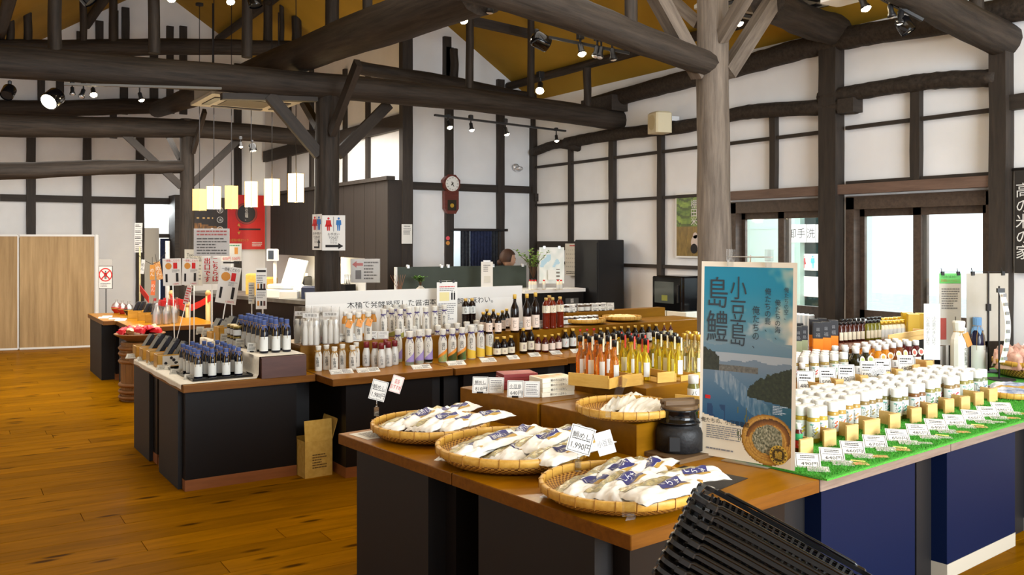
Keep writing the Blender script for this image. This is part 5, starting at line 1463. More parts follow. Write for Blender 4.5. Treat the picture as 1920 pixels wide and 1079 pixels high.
rowput(b, [(719, 634), (734, 631), (750, 634), (767, 631), (727, 624), (742, 622), (759, 622)], RZ_, s=1.08)
b = wrapped('white paper wrapped bottle with purple cord, plain foot, on the long display box', .215, .0285, [('再仕込醤油', .020, .085, 0, M_ink)], M_purple, (), 'purple corded bottles with a plain foot')
rowput(b, [(782, 628), (798, 629), (815, 626), (833, 623), (789, 618), (806, 617), (824, 614)], RZ_, s=1.08)
# tall bottles
M_petcap = rgb('gold_petcap', (196, 160, 84), .4)
def pet(label, body, capm, labm, text, group, h=.275):
    pr_ = [(.030, 0), (.034, .004)] + [(.034 - (.002 if k % 2 else 0), .012 + k * .011) for k in range(11)] + [(.034, .140), (.034, .205), (.029, .230), (.014, .250), (.014, .258)]
    return make_bottle('large_bottle', label, 'bottle', pr_, body, [(.0165, .252), (.0165, .273), (.015, .275)], capm, 14, [('label', [(.0346, .142, .205, -1.6, 1.6, 12)], labm, [(text, .026, .173, 0, True, M_ink)])], group=group)
b = pet('large black plastic soy sauce bottle with white label before the banner', M_soy, M_petcap, M_lab, '醤油', 'large black plastic bottles')
rowput(b, [(873, 619), (885, 618), (879, 612)], RZ_)
b = dark('dark dashi bottle with gold cap and pink white label on the display box', .175, .029, M_soy, M_capg, M_labp, 'だし', .024, (.10, .52), 'dark dashi bottles on the display box')
rowput(b, [(906, 624), (917, 626), (934, 626), (913, 617), (925, 617), (942, 620), (950, 616)], RZ_)
b = dark('tall dark dashi bottle with gold cap and large white label', .325, .036, M_soy, M_capg, M_labp, 'だし', .036, (.06, .40), 'tall dark dashi bottles', neck=.36, n=14)
rowput(b, [(965, 624), (988, 622), (1004, 618)], RZ_)
b = pet('large red brown plastic bottle with cream label, beside the tall dark bottles', rgb('red_brown_clear', (104, 30, 12), .12), M_petcap, M_lab2, '白だし', 'large red brown plastic bottles')
rowput(b, [(1024, 617), (1036, 616), (1050, 614), (1030, 610)], RZ_)
# jars with white labels behind the trays
b = make_bottle('preserve_jar', 'small brown preserve jar with white label and pale lid, back of the middle row', 'jar', [(.030, 0), (.032, .003), (.032, .055), (.028, .062)], rgb('brown_preserve', (66, 44, 30), .2), [(.030, .060), (.030, .073), (.028, .075)], M_alu, 12, [('label', [(.0326, .008, .046, -1.5, 1.5, 10)], M_lab, [])], group='small preserve jars at the back')
for k, (x0, y) in enumerate(((1054, 597), (1062, 596), (1080, 595), (1096, 594), (1106, 593), (1116, 592), (1070, 594), (1090, 592))):
    p = ony(x0, y, 6.79); place(b, (p.x, p.y, RZ_), FM)
jb = riser('long brown back step under the upper preserve jars', (5.10, 7.03, TZ), .03, 1.3, .12, .27)
for k, x0 in enumerate((1054, 1064, 1075, 1089, 1100, 1111, 1122, 1132)):
    p = ony(x0, 580, 7.105); place(b, (p.x, p.y, TZ + .271), FM)
for lb, x, y, d_, txt_ in (('white price card on the step among the preserve jars', 1072, 588, 0, '500円'), ('left one of three white cards over the bamboo trays', 1116, 584, 0, '600円'), ('middle one of three white cards over the bamboo trays', 1131, 584, 0, '600円'), ('right one of three white cards over the bamboo trays', 1145, 584, 0, '650円')):
    p = ony(x, y, 7.06); t = price_card(lb, (p.x, p.y, TZ + .272), FM + .1, .07, .075, None, txt_, -.1, x)
for (px, py, r_, lb) in ((1094, 607, .21, 'shallow bamboo tray with white slips behind the red capped bottles'), (1166, 602, .19, 'shallow bamboo tray of pale dried noodles behind the long bottle row')):
    p = gp(px, py, RZ_); bamboo_tray(lb, (p.x, p.y, RZ_ + .001), r_, .05)
    M_dry = rgb('dried_noodle', (226, 206, 150), .6)
    for k in range(6):
        a = k * 1.05; q = (p.x + .09 * math.cos(a), p.y + .09 * math.sin(a), RZ_ + .018)
        fn = packet_fn(.10, .17, .035, 90 + k)
        o = ob('dried_packet', MB().grid(lambda u, v: fn(u, v), 8, 10).grid(lambda u, v: Vector((fn(1 - u, v).x, fn(1 - u, v).y, 0)), 4, 4), M_film2 if r_ > .2 else M_dry, loc=q, rot=(0, 0, a))
        tag(o, ('white packet' if r_ > .2 else 'noodle packet') + ' in the shallow tray behind the %s, %s of its ring' % ('red capped bottles' if r_ > .2 else 'long bottle row', ordn[k]), 'food packet')
# price cards of the middle row
for i, (x, y, w2, a) in enumerate(((640, 700, .17, ''), (690, 697, .17, ''), (790, 691, .15, ''), (855, 684, .15, ''), (915, 678, .13, ''), (962, 673, .10, ''), (1002, 668, .10, ''), (1042, 664, .10, ''), (1080, 661, .09, ''))):
    p = gp(x, y, MZ); t = thing('price_card', 'white price card at the front edge of the middle row, %s from its left' % ordn[i], 'price card', (p.x, p.y, MZ), FM + .45)
    c = ob('card', MB().box((0, 0, 0), (w2, .0014, .07)), M_white, t, M=T(0, 0, .012) @ Matrix.Rotation(-1.2, 4, 'X'))
    d = MB(); card_draw(d, w2 * .5, .07, -.0014, ' ', '%d円' % (450 + 30 * i), True, i, M=T(-w2 * .24, 0, 0)); rows(d, w2 * .04, w2 * .46, -.028, .028, 4, -.0014, 0, i); ob('print', d, M_ink, c)
for i, (x, y, z, tl, inf) in enumerate(((612, 655, RZ_, '1,250円', False), (672, 648, RZ_, '760円', True), (740, 646, RZ_, '540円', True), (805, 640, RZ_, '620円', True), (900, 628, RZ_, '340円', False), (937, 630, RZ_, '560円', False), (1007, 624, RZ_, '1,180円', False), (1042, 620, RZ_, '880円', False))):
    p = gp(x, y, z); price_card('white price card on the display boxes of the middle row, %s from its left' % ordn[i], (p.x, max(p.y - .03, 6.56 if x < 735 else 6.61), z + .001), FM + .1, .085, .065 if inf else .075, None, tl, -.3, 80 + i, info=inf)
p = gp(628, 650, RZ_); t = price_card('tilted red recommendation card on the clear bags', (p.x, 6.535, RZ_ + .001), FM + .1, .085, .075, '店長\nおすすめ', None, -.1, 5, roll=.35)
for o_ in t.children:
    for q in o_.children:
        q.data = q.data.copy(); q.data.materials[0] = M_red
# long banner
bl0 = ony(571, 590, 7.10); bl1 = ony(976, 575, 7.10)
ba = thing('banner', 'long white folded banner reading 木桶で発酵熟成した醤油本来の芳醇な味わい behind the bottles', 'banner', ((bl0.x + bl1.x) / 2, 7.05, TZ + .186), .0)
BWD = bl1.x - bl0.x; BH = .362
ob('front_sheet', MB().box((0, 0, 0), (BWD, .003, BH)), M_white, ba, M=Matrix.Rotation(-.12, 4, 'X') @ T(0, 0, BH / 2))
ob('back_sheet', MB().box((0, 0, 0), (BWD, .003, BH)), M_white, ba, M=T(0, .062, 0) @ Matrix.Rotation(.12, 4, 'X') @ T(0, 0, BH / 2))
tm = MB(); put_txt(tm, '木桶で発酵熟成した醤油本来の芳醇な味わい。', .070, (.02, -.003, BH - .118), space=1.0, w=BWD * .70)
ob('lettering', tm, M_ink, ba, M=Matrix.Rotation(-.12, 4, 'X'))
for k, x in enumerate((1.0, 2.6)):
    pass
riser('long brown shelf board under the white banner', (2.45, 7.02, TZ), .0, 1.85, .11, .1845)
# notice sheet on a clip stand before the banner
nt_ = thing('notice', 'white notice sheet on a black clip stand in front of the banner', 'notice', (ony(837, 590, 6.93).x, 6.965, TZ + .186), FM + .45)
nw, nh = .19, .36
sh_ = ob('sheet', MB().box((0, 0, 0), (nw, .002, nh)), M_white, nt_, M=T(0, -.06, .06 + nh / 2))
d = MB(); rows(d, -.08, .08, -.15, .00, 9, -.0018, 0, 4); rows(d, -.07, .07, .10, .13, 2, -.0018, 0, 6); ob('print', d, M_grey, sh_)
d = MB(); rows(d, -.07, .07, .13, .15, 1, -.0018, 0, 2); ob('red_print', d, M_red, sh_)
ob('certificate', MB().box((-.025, -.002, .055), (.09, .001, .075)), rgb('certificate', (220, 208, 150), .6), sh_)
for x in (.045, .068): ob('bottle_picture', MB().box((x, -.002, .055), (.014, .001, .06)).box((x, -.002, .09), (.005, .001, .02)), M_ink, sh_)
for x in (-.06, .06): ob('clip', MB().box((x, -.06, .06 + nh + .004), (.016, .014, .022)).box((x, -.06, .075 + nh), (.004, .018, .02)), M_black, nt_)
ob('wire', MB().tube([(-.075, -.06, .06 + nh + .012), (.075, -.06, .06 + nh + .012)], .002, 6).tube([(0, -.05, 0), (0, -.05, .07 + nh)], .002, 6), M_metal, nt_)

# ================================================================== left table
M_bluecap = rgb('blue_paper_cap', (66, 84, 138), .75); M_wine = rgb('dark_glass_bottle', (16, 18, 32), .12)
def bluebottle(label, h, r, group, loc=(0, 0, -80)):
    def ex(t):
        # folded paper hood with pointed skirt, gold cord
        mb = MB(); n = 12; vs = []
        for k, (rr_, z) in enumerate(((.55 * r, h), (.58 * r, h * .985), (.56 * r, h * .86), (.52 * r, h * .845), (.75 * r, h * .76))):
            for i in range(n):
                a = 2 * math.pi * i / n; zz = z
                if k == 4: zz = h * (.77 if i % 3 else .69)
                r2 = rr_ * (1.16 if k == 4 and i % 3 == 0 else 1)
                vs.append((r2 * math.cos(a), r2 * math.sin(a), zz))
        fs = [(k * n + i, k * n + (i + 1) % n, (k + 1) * n + (i + 1) % n, (k + 1) * n + i) for k in range(4) for i in range(n)] + [tuple(range(n))]
        ob('paper_hood', mb.add(vs, fs), M_bluecap, t)
        cd = MB(); cd.tube([(.56 * r * math.cos(2 * math.pi * k / 12), .56 * r * math.sin(2 * math.pi * k / 12), h * .85) for k in range(13)], .0016, 4, cap=False)
        for s in (-.35, .25): cd.tube([(s * r * .5, -.57 * r, h * .85), (s * r * 1.6, -1.02 * r, h * .68), (s * r * 1.8, -1.06 * r, h * .42)], .0014, 4)
        ob('cord', cd, M_straw, t)
    return make_bottle('soy_sauce_bottle', label, 'bottle', [(r * .94, 0), (r, .003), (r, h * .60), (r * .90, h * .68), (r * .45, h * .82), (r * .45, h * .95)], M_wine, None, None, 14,
        [('label', [(r + .0006, h * .06, h * .50, -1.35, 1.35, 10)], M_lab, [])], ex, group=group)
b = bluebottle('small dark bottle with blue paper hood and gold cord on the black tray', .195, .0285, 'small blue hooded bottles on the black tray')
ty = tag(ob('serving_tray', MB().box((0, 0, .006), (.42, .74, .004)).box((-.21, 0, .008), (.008, .74, .014)).box((.21, 0, .008), (.008, .74, .014)).box((0, -.37, .008), (.42, .008, .014)).box((0, .37, .008), (.42, .008, .014)), M_gloss, loc=(1.665, 6.72, TZ + .005), rot=(0, 0, .02)), 'black lacquer tray under the small blue hooded bottles', 'tray')
pts = []
for r_ in range(6):
    for c_ in range(4): pts.append((1.515 + .092 * c_ + .006 * math.sin(r_ * 3 + c_), 6.43 + .112 * r_ + .01 * math.sin(c_ * 2 + r_), TZ + .014))
del pts[20]; 
rb_ = random.Random(5)
for p in pts: place(b, p, FM + .3 + rb_.uniform(-.35, .35))
b = bluebottle('larger dark bottle with blue paper hood on the white draped box', .235, .0315, 'larger blue hooded bottles on the draped box')
for r_ in range(7):
    for c_ in range(3): 
        if r_ == 6 and c_ == 0: continue
        place(b, (1.985 + .082 * c_ + .005 * math.sin(r_ + c_), 6.46 + .115 * r_, TZ + .155), FM + .2 + rb_.uniform(-.3, .3))
# wooden boxes of dark navy cloth pouches
M_box = grain('yellow_box_wood', lin((178, 130, 40)), lin((200, 152, 60)), (2, 8, 8), 3, .5, .02); M_pouch = speck('dark_navy_cloth', lin((24, 26, 36)), lin((40, 44, 56)), 120, .9, .4); M_edgec = rgb('pouch_card', (112, 112, 106), .7)
def pouchbox(label, p, rz, n=1, w=.11, d=.16, h=.10, pl=.17, ph=.16, face=True):
    t = thing('wooden_box', label, 'box', p, rz)
    wb = MB()
    for c, s in (((-w / 2 + .003, 0, h / 2), (.006, d, h)), ((w / 2 - .003, 0, h / 2), (.006, d, h)), ((0, -d / 2 + .003, h / 2), (w, .006, h)), ((0, d / 2 - .003, h / 2), (w, .006, h)), ((0, 0, .004), (w - .01, d - .01, .006))): wb.box(c, s)
    ob('box_body', wb, M_box, t)
    if face:
        pc_ = ob('picture', MB().box((0, -d / 2 - .001, h * .5), (w * .62, .0014, h * .8)), rgb('pouch_picture', (206, 202, 194), .6), t)
        mb = MB(); rr = random.Random(hash_(label)); 
        for k in range(5): disc(mb, rr.uniform(-.22, .22) * w, h * rr.uniform(.25, .75), rr.uniform(.006, .013), -d / 2 - .0022, 8)
        ob('print', mb, M_ink, pc_)
    return t
def pouch(label, p, rz, ly=.17, lz=.15, th=.035, lean=.5):
    t = thing('cloth_pouch', label, 'pouch', p, rz)
    def f(u, v):
        a = 2 * math.pi * u; e = .45
        x = math.copysign(abs(math.cos(a)) ** e, math.cos(a)) * th / 2; y = math.copysign(abs(math.sin(a)) ** e, math.sin(a)) * ly / 2 * (1 - .10 * v ** 6)
        return (x * (1 - .5 * v ** 8), y, v * lz)
    mb = MB().grid(f, 20, 10); mb.add([f(i / 20, 1) for i in range(20)], [tuple(range(20))])
    M = Matrix.Rotation(lean, 4, 'Y')
    ob('pouch_body', mb, M_pouch, t, M=M)
    ob('backing_card', MB().box((-th / 2 - .002, 0, lz * .48), (.002, ly * .92, lz * .96)), M_edgec, t, M=M)
    return t
for i in range(4):
    y = 7.24 + .235 * i; x = 1.52 - .01 * i
    pouchbox('wooden box with picture label at the left table edge, %s from the front' % ordn[i], (x - .03, y, TZ + .005), .02 - math.pi / 2 * 0, w=.20, d=.125, h=.095)
    for k in range(2):
        pouch('dark navy cloth pouch leaning %s in the %s wooden box from the front' % (('left', 'right')[k], ordn[i]), (x - .085 + .075 * k, y, TZ + .015), .02, .105, .20, .035, .55)
for i, (x, y) in enumerate(((2.0, 7.42), (2.02, 7.72), (2.04, 8.0))):
    pouchbox('wooden box behind the blue hooded bottles, %s from the front' % ordn[i], (x, y, TZ + .152 if y < 7.5 else TZ + .001), .02, w=.22, d=.16, h=.12 if y < 7.5 else .20)
    for k in range(2): pouch('dark navy cloth pouch, %s one in the %s box behind the blue hooded bottles' % (('left', 'right')[k], ordn[i]), (x - .06 + .08 * k, y, TZ + .162 if y < 7.5 else TZ + .10), .02, .14, .21, .04, .5)
# lidded jars stacked by the larger bottles
def tsukuda(t): pass
b = make_bottle('preserve_jar', 'squat dark preserve jar with gold lid left of the larger hooded bottles', 'jar', [(.036, 0), (.038, .003), (.038, .055), (.034, .062)], rgb('dark_preserve', (26, 18, 14), .2), [(.037, .060), (.037, .076), (.034, .079)], mat('gold_lid', lin((150, 130, 70)), .35, .6), 14, [('label', [(.0386, .008, .05, -.9, .9, 8)], M_lab, [])], group='squat jars beside the hooded bottles')
for k in range(3):
    for s in range(2): place(b, (1.935 + .0 * k, 6.95 + .085 * k, TZ + .155 + s * .0795), FM)
for i, (x, y) in enumerate(((242, 672), (262, 678), (283, 685), (300, 694), (325, 702), (352, 712))):
    p = gp(x, y, TZ + .006); t = thing('price_card', 'grey printed price card lying along the left table edge, %s from the back' % ordn[i], 'price card', (p.x + .03, p.y + .03, TZ + .006), FM + .2)
    c = ob('card', MB().box((0, 0, 0), (.095, .0014, .075)), rgb('greyish_card', (206, 204, 194), .7), t, M=T(0, 0, .012) @ Matrix.Rotation(-1.15, 4, 'X')); d = MB(); card_draw(d, .095, .075, -.0014, ' ', None, False, i); rows(d, -.035, .035, -.026, .026, 4, -.0014, 0, i); ob('print', d, M_ink, c)
for i, (x, y) in enumerate(((424, 642), (436, 647), (455, 652), (477, 660))):
    p = gp(x, y, TZ + .155); price_card('greyish price card before the larger hooded bottles, %s from the left' % ordn[i], (min(p.x, 1.925), p.y, TZ + .154), FM + .1, .07, .07, None, None, -.3, i + 3, m=MATS['greyish_card'])
for i, (x, y) in enumerate(((365, 628), (378, 632), (392, 630), (402, 640))):
    p = gp(x, y, TZ + .155); price_card('greyish price card before the wooden boxes on the draped box, %s from the left' % ordn[i], (max(1.905, min(p.x, 1.95)), p.y, TZ + .154), FM + .1, .065, .07, None, None, -.3, i + 13, m=MATS['greyish_card'])
p = gp(455, 628, TZ + .16); price_card('dark slate picture card standing behind the larger hooded bottles', (2.10, 7.62, TZ + .155), FM + .3, .13, .15, None, None, -.15, 9, m=rgb('slate_card', (120, 120, 116), .7))

# ================================================================== far left table row
M_silver = mat('silver_foil', (.78, .78, .80), .3, .85)
for i, (x, y) in enumerate(((294, 609), (312, 608), (327, 606))):
    p = gp(x, y, TZ); t = thing('foil_bottle', 'silver foil wrapped bottle in clear bag, %s of the three at the far left' % ordn[i], 'bottle', (p.x, p.y, TZ + .001), FM)
    ob('foil_body', MB().lathe([(.034, 0), (.038, .005), (.039, .12), (.036, .15), (.020, .205), (.018, .235), (.010, .24)], 12, 0, False), M_silver, t)
    ob('clear_bag', MB().grid(lambda u, v: ((.055 + .004 * math.sin(11 * u * 6.28 / 2)) * math.cos(6.2832 * u) * (1 - .35 * v ** 4), (.055) * math.sin(6.2832 * u) * (1 - .6 * v ** 4), .30 * v), 20, 10), M_bag, t)
    ob('red_ribbon', MB().box((.0, .03, .25), (.085, .012, .07), 0, Matrix.Rotation(.2, 4, 'Y')).box((-.03, .02, .285), (.03, .01, .03)), M_red, t)
for i, (x, y) in enumerate(((243, 598), (262, 602), (276, 606))):
    p = gp(x, y, TZ); pouchbox('small wooden box of dark pouches on the far left table, %s from the left' % ordn[i], (p.x + .08, p.y + .02, TZ + .001), FM + .1, w=.17, d=.12, h=.10, face=False)
    for k in range(2): pouch('dark pouch with pale card in the far left wooden boxes, %s of six' % ordn[i * 2 + k], (p.x + .05 + .06 * k, p.y + .03, TZ + .03), FM + .1, .11, .19, .04, .4)
M_bowlw = grain('bowl_wood', lin((120, 78, 34)), lin((146, 98, 48)), (2, 6, 6), 3, .5, .05)
for i, (x, y, c_) in enumerate(((203, 588, (170, 40, 34)), (214, 590, (168, 44, 36)), (226, 592, (44, 36, 34)))):
    p = gp(x, y, TZ); t = thing('lacquer_bowl', '%s small bowl packed in clear film on the far left table' % ('red patterned', 'bright red', 'black')[i], 'bowl', (p.x + .1, p.y, TZ + .001), 0)
    ob('bowl', MB().lathe([(.03, 0), (.032, .01), (.06, .045), (.065, .08), (.06, .08), (.052, .045), (.01, .02)], 14), rgb('lacquer_%d' % i, c_, .3), t)
    ob('film', MB().lathe([(.066, .08), (.05, .12), (.012, .15), (.02, .18)], 12, cap=False), M_bag, t)
    ob('gold_ring', MB().lathe([(.0655, .062), (.0665, .072)], 14, cap=False), M_gold, t)
for i, (x, y) in enumerate(((186, 598), (193, 596), (206, 600), (217, 603), (219, 601))):
    p = gp(x, y, TZ); tag(ob('small_card', MB().box((0, 0, 0), (.12, .05, .0015)), M_lab2, loc=(p.x + .05, p.y, TZ + .012), rot=(.3, 0, FM + .2)), 'small pale card propped on the far left table, %s from the partition' % ordn[i], 'price card')
# barrel with a bowl of red sweets
M_barrel = grain('barrel_wood', lin((128, 88, 42)), lin((152, 108, 56)), (7, 7, .6), 3, .6, .05)
bp_ = gp(243, 750, 0); bp_.y -= .02; bp_.x += .10
br_ = thing('wooden_barrel', 'old wooden barrel stand with rope hoops under the bowl of sweets', 'barrel', (bp_.x, bp_.y, 0), 0)
nst = 16
for k in range(nst):
    a = 2 * math.pi * k / nst; 
    if k == 0: st_mesh = MB().prism([(-.035, -.012), (.035, -.012), (.032, .012), (-.032, .012)], 0, .62).mesh('stave', M_barrel)
    link('stave', st_mesh, br_, M=Matrix.Rotation(a, 4, 'Z') @ T(0, -.175, .001))
for z in (.04, .10, .17, .42, .50, .56): ob('rope_hoop', MB().tube([(.196 * math.cos(6.2832 * k / 24), .196 * math.sin(6.2832 * k / 24), z) for k in range(25)], .022, 6, cap=False), M_bowlw, br_)
ob('barrel_lid', MB().lathe([(.18, .60), (.19, .605), (.19, .622)], 24), M_barrel, br_)
bw_ = thing('wooden_bowl', 'wide wooden bowl of red wrapped sweets on the barrel', 'bowl', (bp_.x, bp_.y, .624), 0)
ob('bowl_body', MB().lathe([(.12, 0), (.14, .01), (.25, .075), (.262, .085), (.25, .09), (.13, .03), (.01, .025)], 28), M_bowlw, bw_)
M_redf = mat('red_foil_wrap', lin((190, 24, 36)), .35, .2); M_clearf = speck('clear_brown_sweet', lin((170, 120, 60)), lin((226, 200, 160)), 40, .3, .2)
rs = random.Random(12)
for k in range(22):
    a = rs.uniform(0, 6.28); q = .20 * math.sqrt(rs.random()); fn = packet_fn(.08, .12, .05, 300 + k)
    o = ob('sweet_bag', MB().grid(lambda u, v: fn(u, v), 8, 8).grid(lambda u, v: Vector((fn(1 - u, v).x, fn(1 - u, v).y, 0)), 2, 2), (M_redf, M_clearf, M_redf)[k % 3], loc=(bp_.x + q * math.cos(a), bp_.y + q * math.sin(a), .624 + .075 + .045 * (1 - q / .2) + .03 * rs.random()), rot=(rs.uniform(-.5, .5), rs.uniform(-.5, .5), rs.uniform(0, 6.28)))
    tag(o, ('red foil' if k % 3 != 1 else 'clear') + ' bag of sweets heaped in the wooden bowl on the barrel', 'sweets bag', ('red' if k % 3 != 1 else 'clear') + ' bags of sweets in the bowl')
# ================================================================== far end of the hall
def sheet(name, label, cat, c, w, h, rz=FACE, draws=(), m=None, thk=.003, tilt=0.0, roll=0.0, group=None, extra=None):
    """a card or sheet centred at c, facing the viewer's side"""
    t = thing(name, label, cat, c, 0, group); t.rotation_euler = (tilt, roll, rz)
    s_ = ob('sheet', MB().box((0, 0, 0), (w, thk, h)), m or M_white, t)
    for nm, fn, mm in draws:
        mb = MB(); fn(mb, w, h, -thk / 2 - .0015)
        if mb.v: ob(nm, mb, mm, s_)
    if extra: extra(t)
    return t
def pxw(n, d): return n / FOC * d
def at(x0, y0, x1, y1, d):
    """centre, width and height of a pixel box standing at depth d"""
    c = pd((x0 + x1) / 2, (y0 + y1) / 2, d); return c, pxw(x1 - x0, d), pxw(y1 - y0, d)
def R(n, seed, x0=-.42, x1=.42, z0=-.42, z1=.42): return lambda mb, w, h, y: rows(mb, x0 * w, x1 * w, z0 * h, z1 * h, n, y, 0, seed)
def Tt(s_, size, x=0, z=0, vertical=False, w=.85, space=1.0): return lambda mb, ww, h, y: put_txt(mb, s_, size * h, (x * ww, y, z * h), 0, vertical, space, w * ww)
def Q(x0, z0, x1, z1): return lambda mb, w, h, y: mb.quad((x0 * w, y, z0 * h), (x1 * w, y, z0 * h), (x1 * w, y, z1 * h), (x0 * w, y, z1 * h))
def pole(t, c, top, rad=.008, m=None, x=0.0, y=.012, foot=True):
    """pole of a sign from the floor or table up to the sheet (in the sheet's own frame)"""
    ob('pole', MB().tube([(x, y, -c.z + top), (x, y, .0)], rad, 8), m or M_wframe, t)
    if foot: ob('foot', MB().lathe([(.07, -c.z + top + .001), (.07, -c.z + top + .008), (.01, -c.z + top + .02)], 16), m or M_wframe, t)

# --- signs of the left aisle
c, w, h = at(252, 418, 266, 474, 14.0)
def strip5(t):
    for k in range(5):
        z = h * (.4 - .2 * k); s_ = ob('small_sheet', MB().box((.004 * math.sin(k), -.004, z), (w * 1.05, .002, h * .19)), M_white, t, rot=(.05 * (k - 2), 0, 0))
        d = MB(); rows(d, -w * .4, w * .4, z - h * .05, z + h * .05, 2, -.0065, 0, k); ob('print', d, M_ink, s_)
    pole(t, c, 0, .014, rgb('cream_pole', (222, 210, 160), .5), .02, .02)
t = thing('sign_pole', 'cream pole with five small white sheets one above another at the far left', 'sign', c, FACE); strip5(t)
c, w, h = at(186, 500, 210, 541, 12.6)
def nos(mb, w, h, y): ring(mb, 0, h * .12, h * .26, h * .31, y); mb.quad((-h * .2, y, h * .28), (-h * .16, y, h * .32), (h * .2, y, -h * .04), (h * .16, y, -h * .08)); mb.quad((-h * .2, y, -h * .04), (-h * .16, y, -h * .08), (h * .2, y, h * .28), (h * .16, y, h * .32))
t = sheet('no_entry_sign', 'framed sign with a crossed out red circle on a thin stand by the partition', 'sign', c, w, h, draws=[('ring', nos, M_red), ('print', R(3, 3, -.4, .4, -.45, -.25), M_grey), ('figure', lambda mb, w, h, y: person_icon(mb, 0, -h * .08, h * .38, y + .0006), M_ink)])
ob('frame', MB().box((0, .004, 0), (w * 1.08, .006, h * 1.05)), M_ink, t); pole(t, c, 0, .007, M_ink)
ob('top_plate', MB().box((0, 0, h * .68), (w, .004, h * .30)), rgb('grey_plate', (176, 174, 170), .6), t)
def menu(mb, w, h, y):
    for x, z, ww, hh in ((-.3, -.22, .12, .3), (.28, -.2, .14, .32)): mb.quad(((x - ww / 2) * w, y, (z - hh / 2) * h), ((x + ww / 2) * w, y, (z - hh / 2) * h), ((x + ww / 2) * w, y, (z + hh / 2) * h), ((x - ww / 2) * w, y, (z + hh / 2) * h))
M_dish = rgb('menu_dish', (206, 140, 60), .6)
def menu_sheet(label, x0, y0, x1, y1, d, rz, roll, red, has_pole, seed):
    c, w, h = at(x0, y0, x1, y1, d)
    t = sheet('menu_sign', label, 'sign', c, w, h, rz, [('title', Tt('一徳庵こだわり', .10, 0, .42), M_red if red else M_ink), ('dish_picture', lambda mb, w, h, y: disc(mb, -w * .18, h * .22, h * .12, y), M_dish), ('red_packet', Q(.08, .12, .30, .34), M_red), ('stick_picture', menu, M_ink), ('small_print', R(4, seed, .0, .42, -.02, .1), M_grey), ('price', Tt('1,080円', .07, .2, -.44), M_red)], roll=roll)
    if has_pole: pole(t, c, .002, .006)
    return t
menu_sheet('left one of the paired menu signs with soy sauce sticks', 305, 485, 340, 536, 9.6, FACE - .05, -.03, True, True, 1)
menu_sheet('right one of the paired menu signs, red title', 341, 485, 373, 535, 9.55, FACE - .05, .02, True, True, 2)
menu_sheet('larger tilted menu sign leaning right behind the cloth pouches', 409, 500, 447, 570, 8.9, FACE + .1, .16, False, True, 3)
c, w, h = at(379, 480, 414, 533, 9.4)
t = sheet('exit_sign', 'white sign with red letters こちらは出口です on a white pole', 'sign', c, w, h, draws=[('lettering', lambda mb, w, h, y: [put_txt(mb, s_, .235 * h, ((x_ + d_) * w, y - abs(d_) * .01, .0), 0, True) for s_, x_ in (('こちらは', .22), ('出口です', -.22)) for d_ in (-.012, .012, 0)], M_red)]); pole(t, c, 0, .010)
c, w, h = at(363, 429, 431, 480, 9.38)
t = sheet('queue_sign', 'large clear sleeved sign of many printed lines above the red exit sign', 'sign', c, w, h, FACE - .06, [('red_lines', R(2, 4, -.42, .42, .22, .46), M_red), ('lines', R(6, 5, -.42, .42, -.46, .18), M_ink)], m=rgb('sleeve_paper', (226, 224, 224), .25)); ob('pole', MB().tube([(.0, .012, -h * .5 - .03), (0, .012, h * .52)], .010, 8), M_wframe, t); ob('sleeve', MB().box((0, -.006, 0), (w * 1.02, .001, h * 1.02)), M_film, t)
c, w, h = at(346, 468, 380, 536, 9.75); t = sheet('tax_sign', 'greyish sign of large characters half hidden behind the exit sign', 'sign', c, w, h, draws=[('lettering', Tt('Tax-free\n免税物品', .12, 0, .28), M_ink), ('print', R(6, 8, -.4, .4, -.45, .1), M_grey)], m=rgb('greyish_card', (206, 204, 194), .7)); pole(t, c, 0, .006)
c, w, h = at(415, 457, 453, 490, 9.6); t = sheet('price_sign', 'grey sign with two prices and a green heading behind the exit sign', 'sign', c, w, h, draws=[('lettering', Tt('600円 500円', .22, 0, -.36), M_red), ('heading', R(1, 8, -.4, .4, .32, .46), rgb('label_green', (40, 140, 84), .5)), ('picture', Q(.15, -.1, .32, .28), M_dish)], m=MATS['greyish_card'])
ob('clip_bar', MB().box((0, -.002, -h * .58), (w * .8, .01, .02)), M_black, t); pole(t, c, 0, .006, M_metal)
c, w, h = at(480, 503, 500, 580, 8.4)
t = sheet('tall_sign', 'tall narrow sign with rows of dark pictures on a white pole behind the hooded bottles', 'sign', c, w, h, FACE + .08, [('band', Q(-.42, .40, .42, .45), M_ink), ('print', R(4, 3, -.42, .42, .12, .34), M_grey), ('band', Q(-.42, -.04, .42, .0), M_ink), ('print', R(4, 6, -.42, .42, -.24, -.07), M_grey)])
for z in (.06, -.36):
    for k in range(3): ob('bottle_picture', MB().box(((-.28 + .28 * k) * w, -.002, z * h), (w * .18, .001, h * .12)), (M_dish, M_ink, rgb('plum_picture', (96, 60, 56), .6))[k], t)
pole(t, c, TZ + .156, .008, None, .01)
c, w, h = at(466, 530, 477, 570, 8.5); sheet('narrow_notice', 'narrow greyish notice left of the tall sign with dark pictures', 'notice', c, w, h, FACE, [('print', R(7, 5), M_grey)], m=MATS['greyish_card'], extra=lambda t: pole(t, pd(471, 550, 8.5), .002, .004))
c, w, h = at(347, 536, 357, 570, 9.5); sheet('pink_notice', 'narrow pinkish notice hanging under the paired menu signs', 'notice', c, w, h, FACE, [('print', R(6, 5), M_red)], roll=.25, m=rgb('pinkish_card', (224, 206, 202), .7), extra=lambda t: pole(t, pd(352, 553, 9.5), .002, .004))
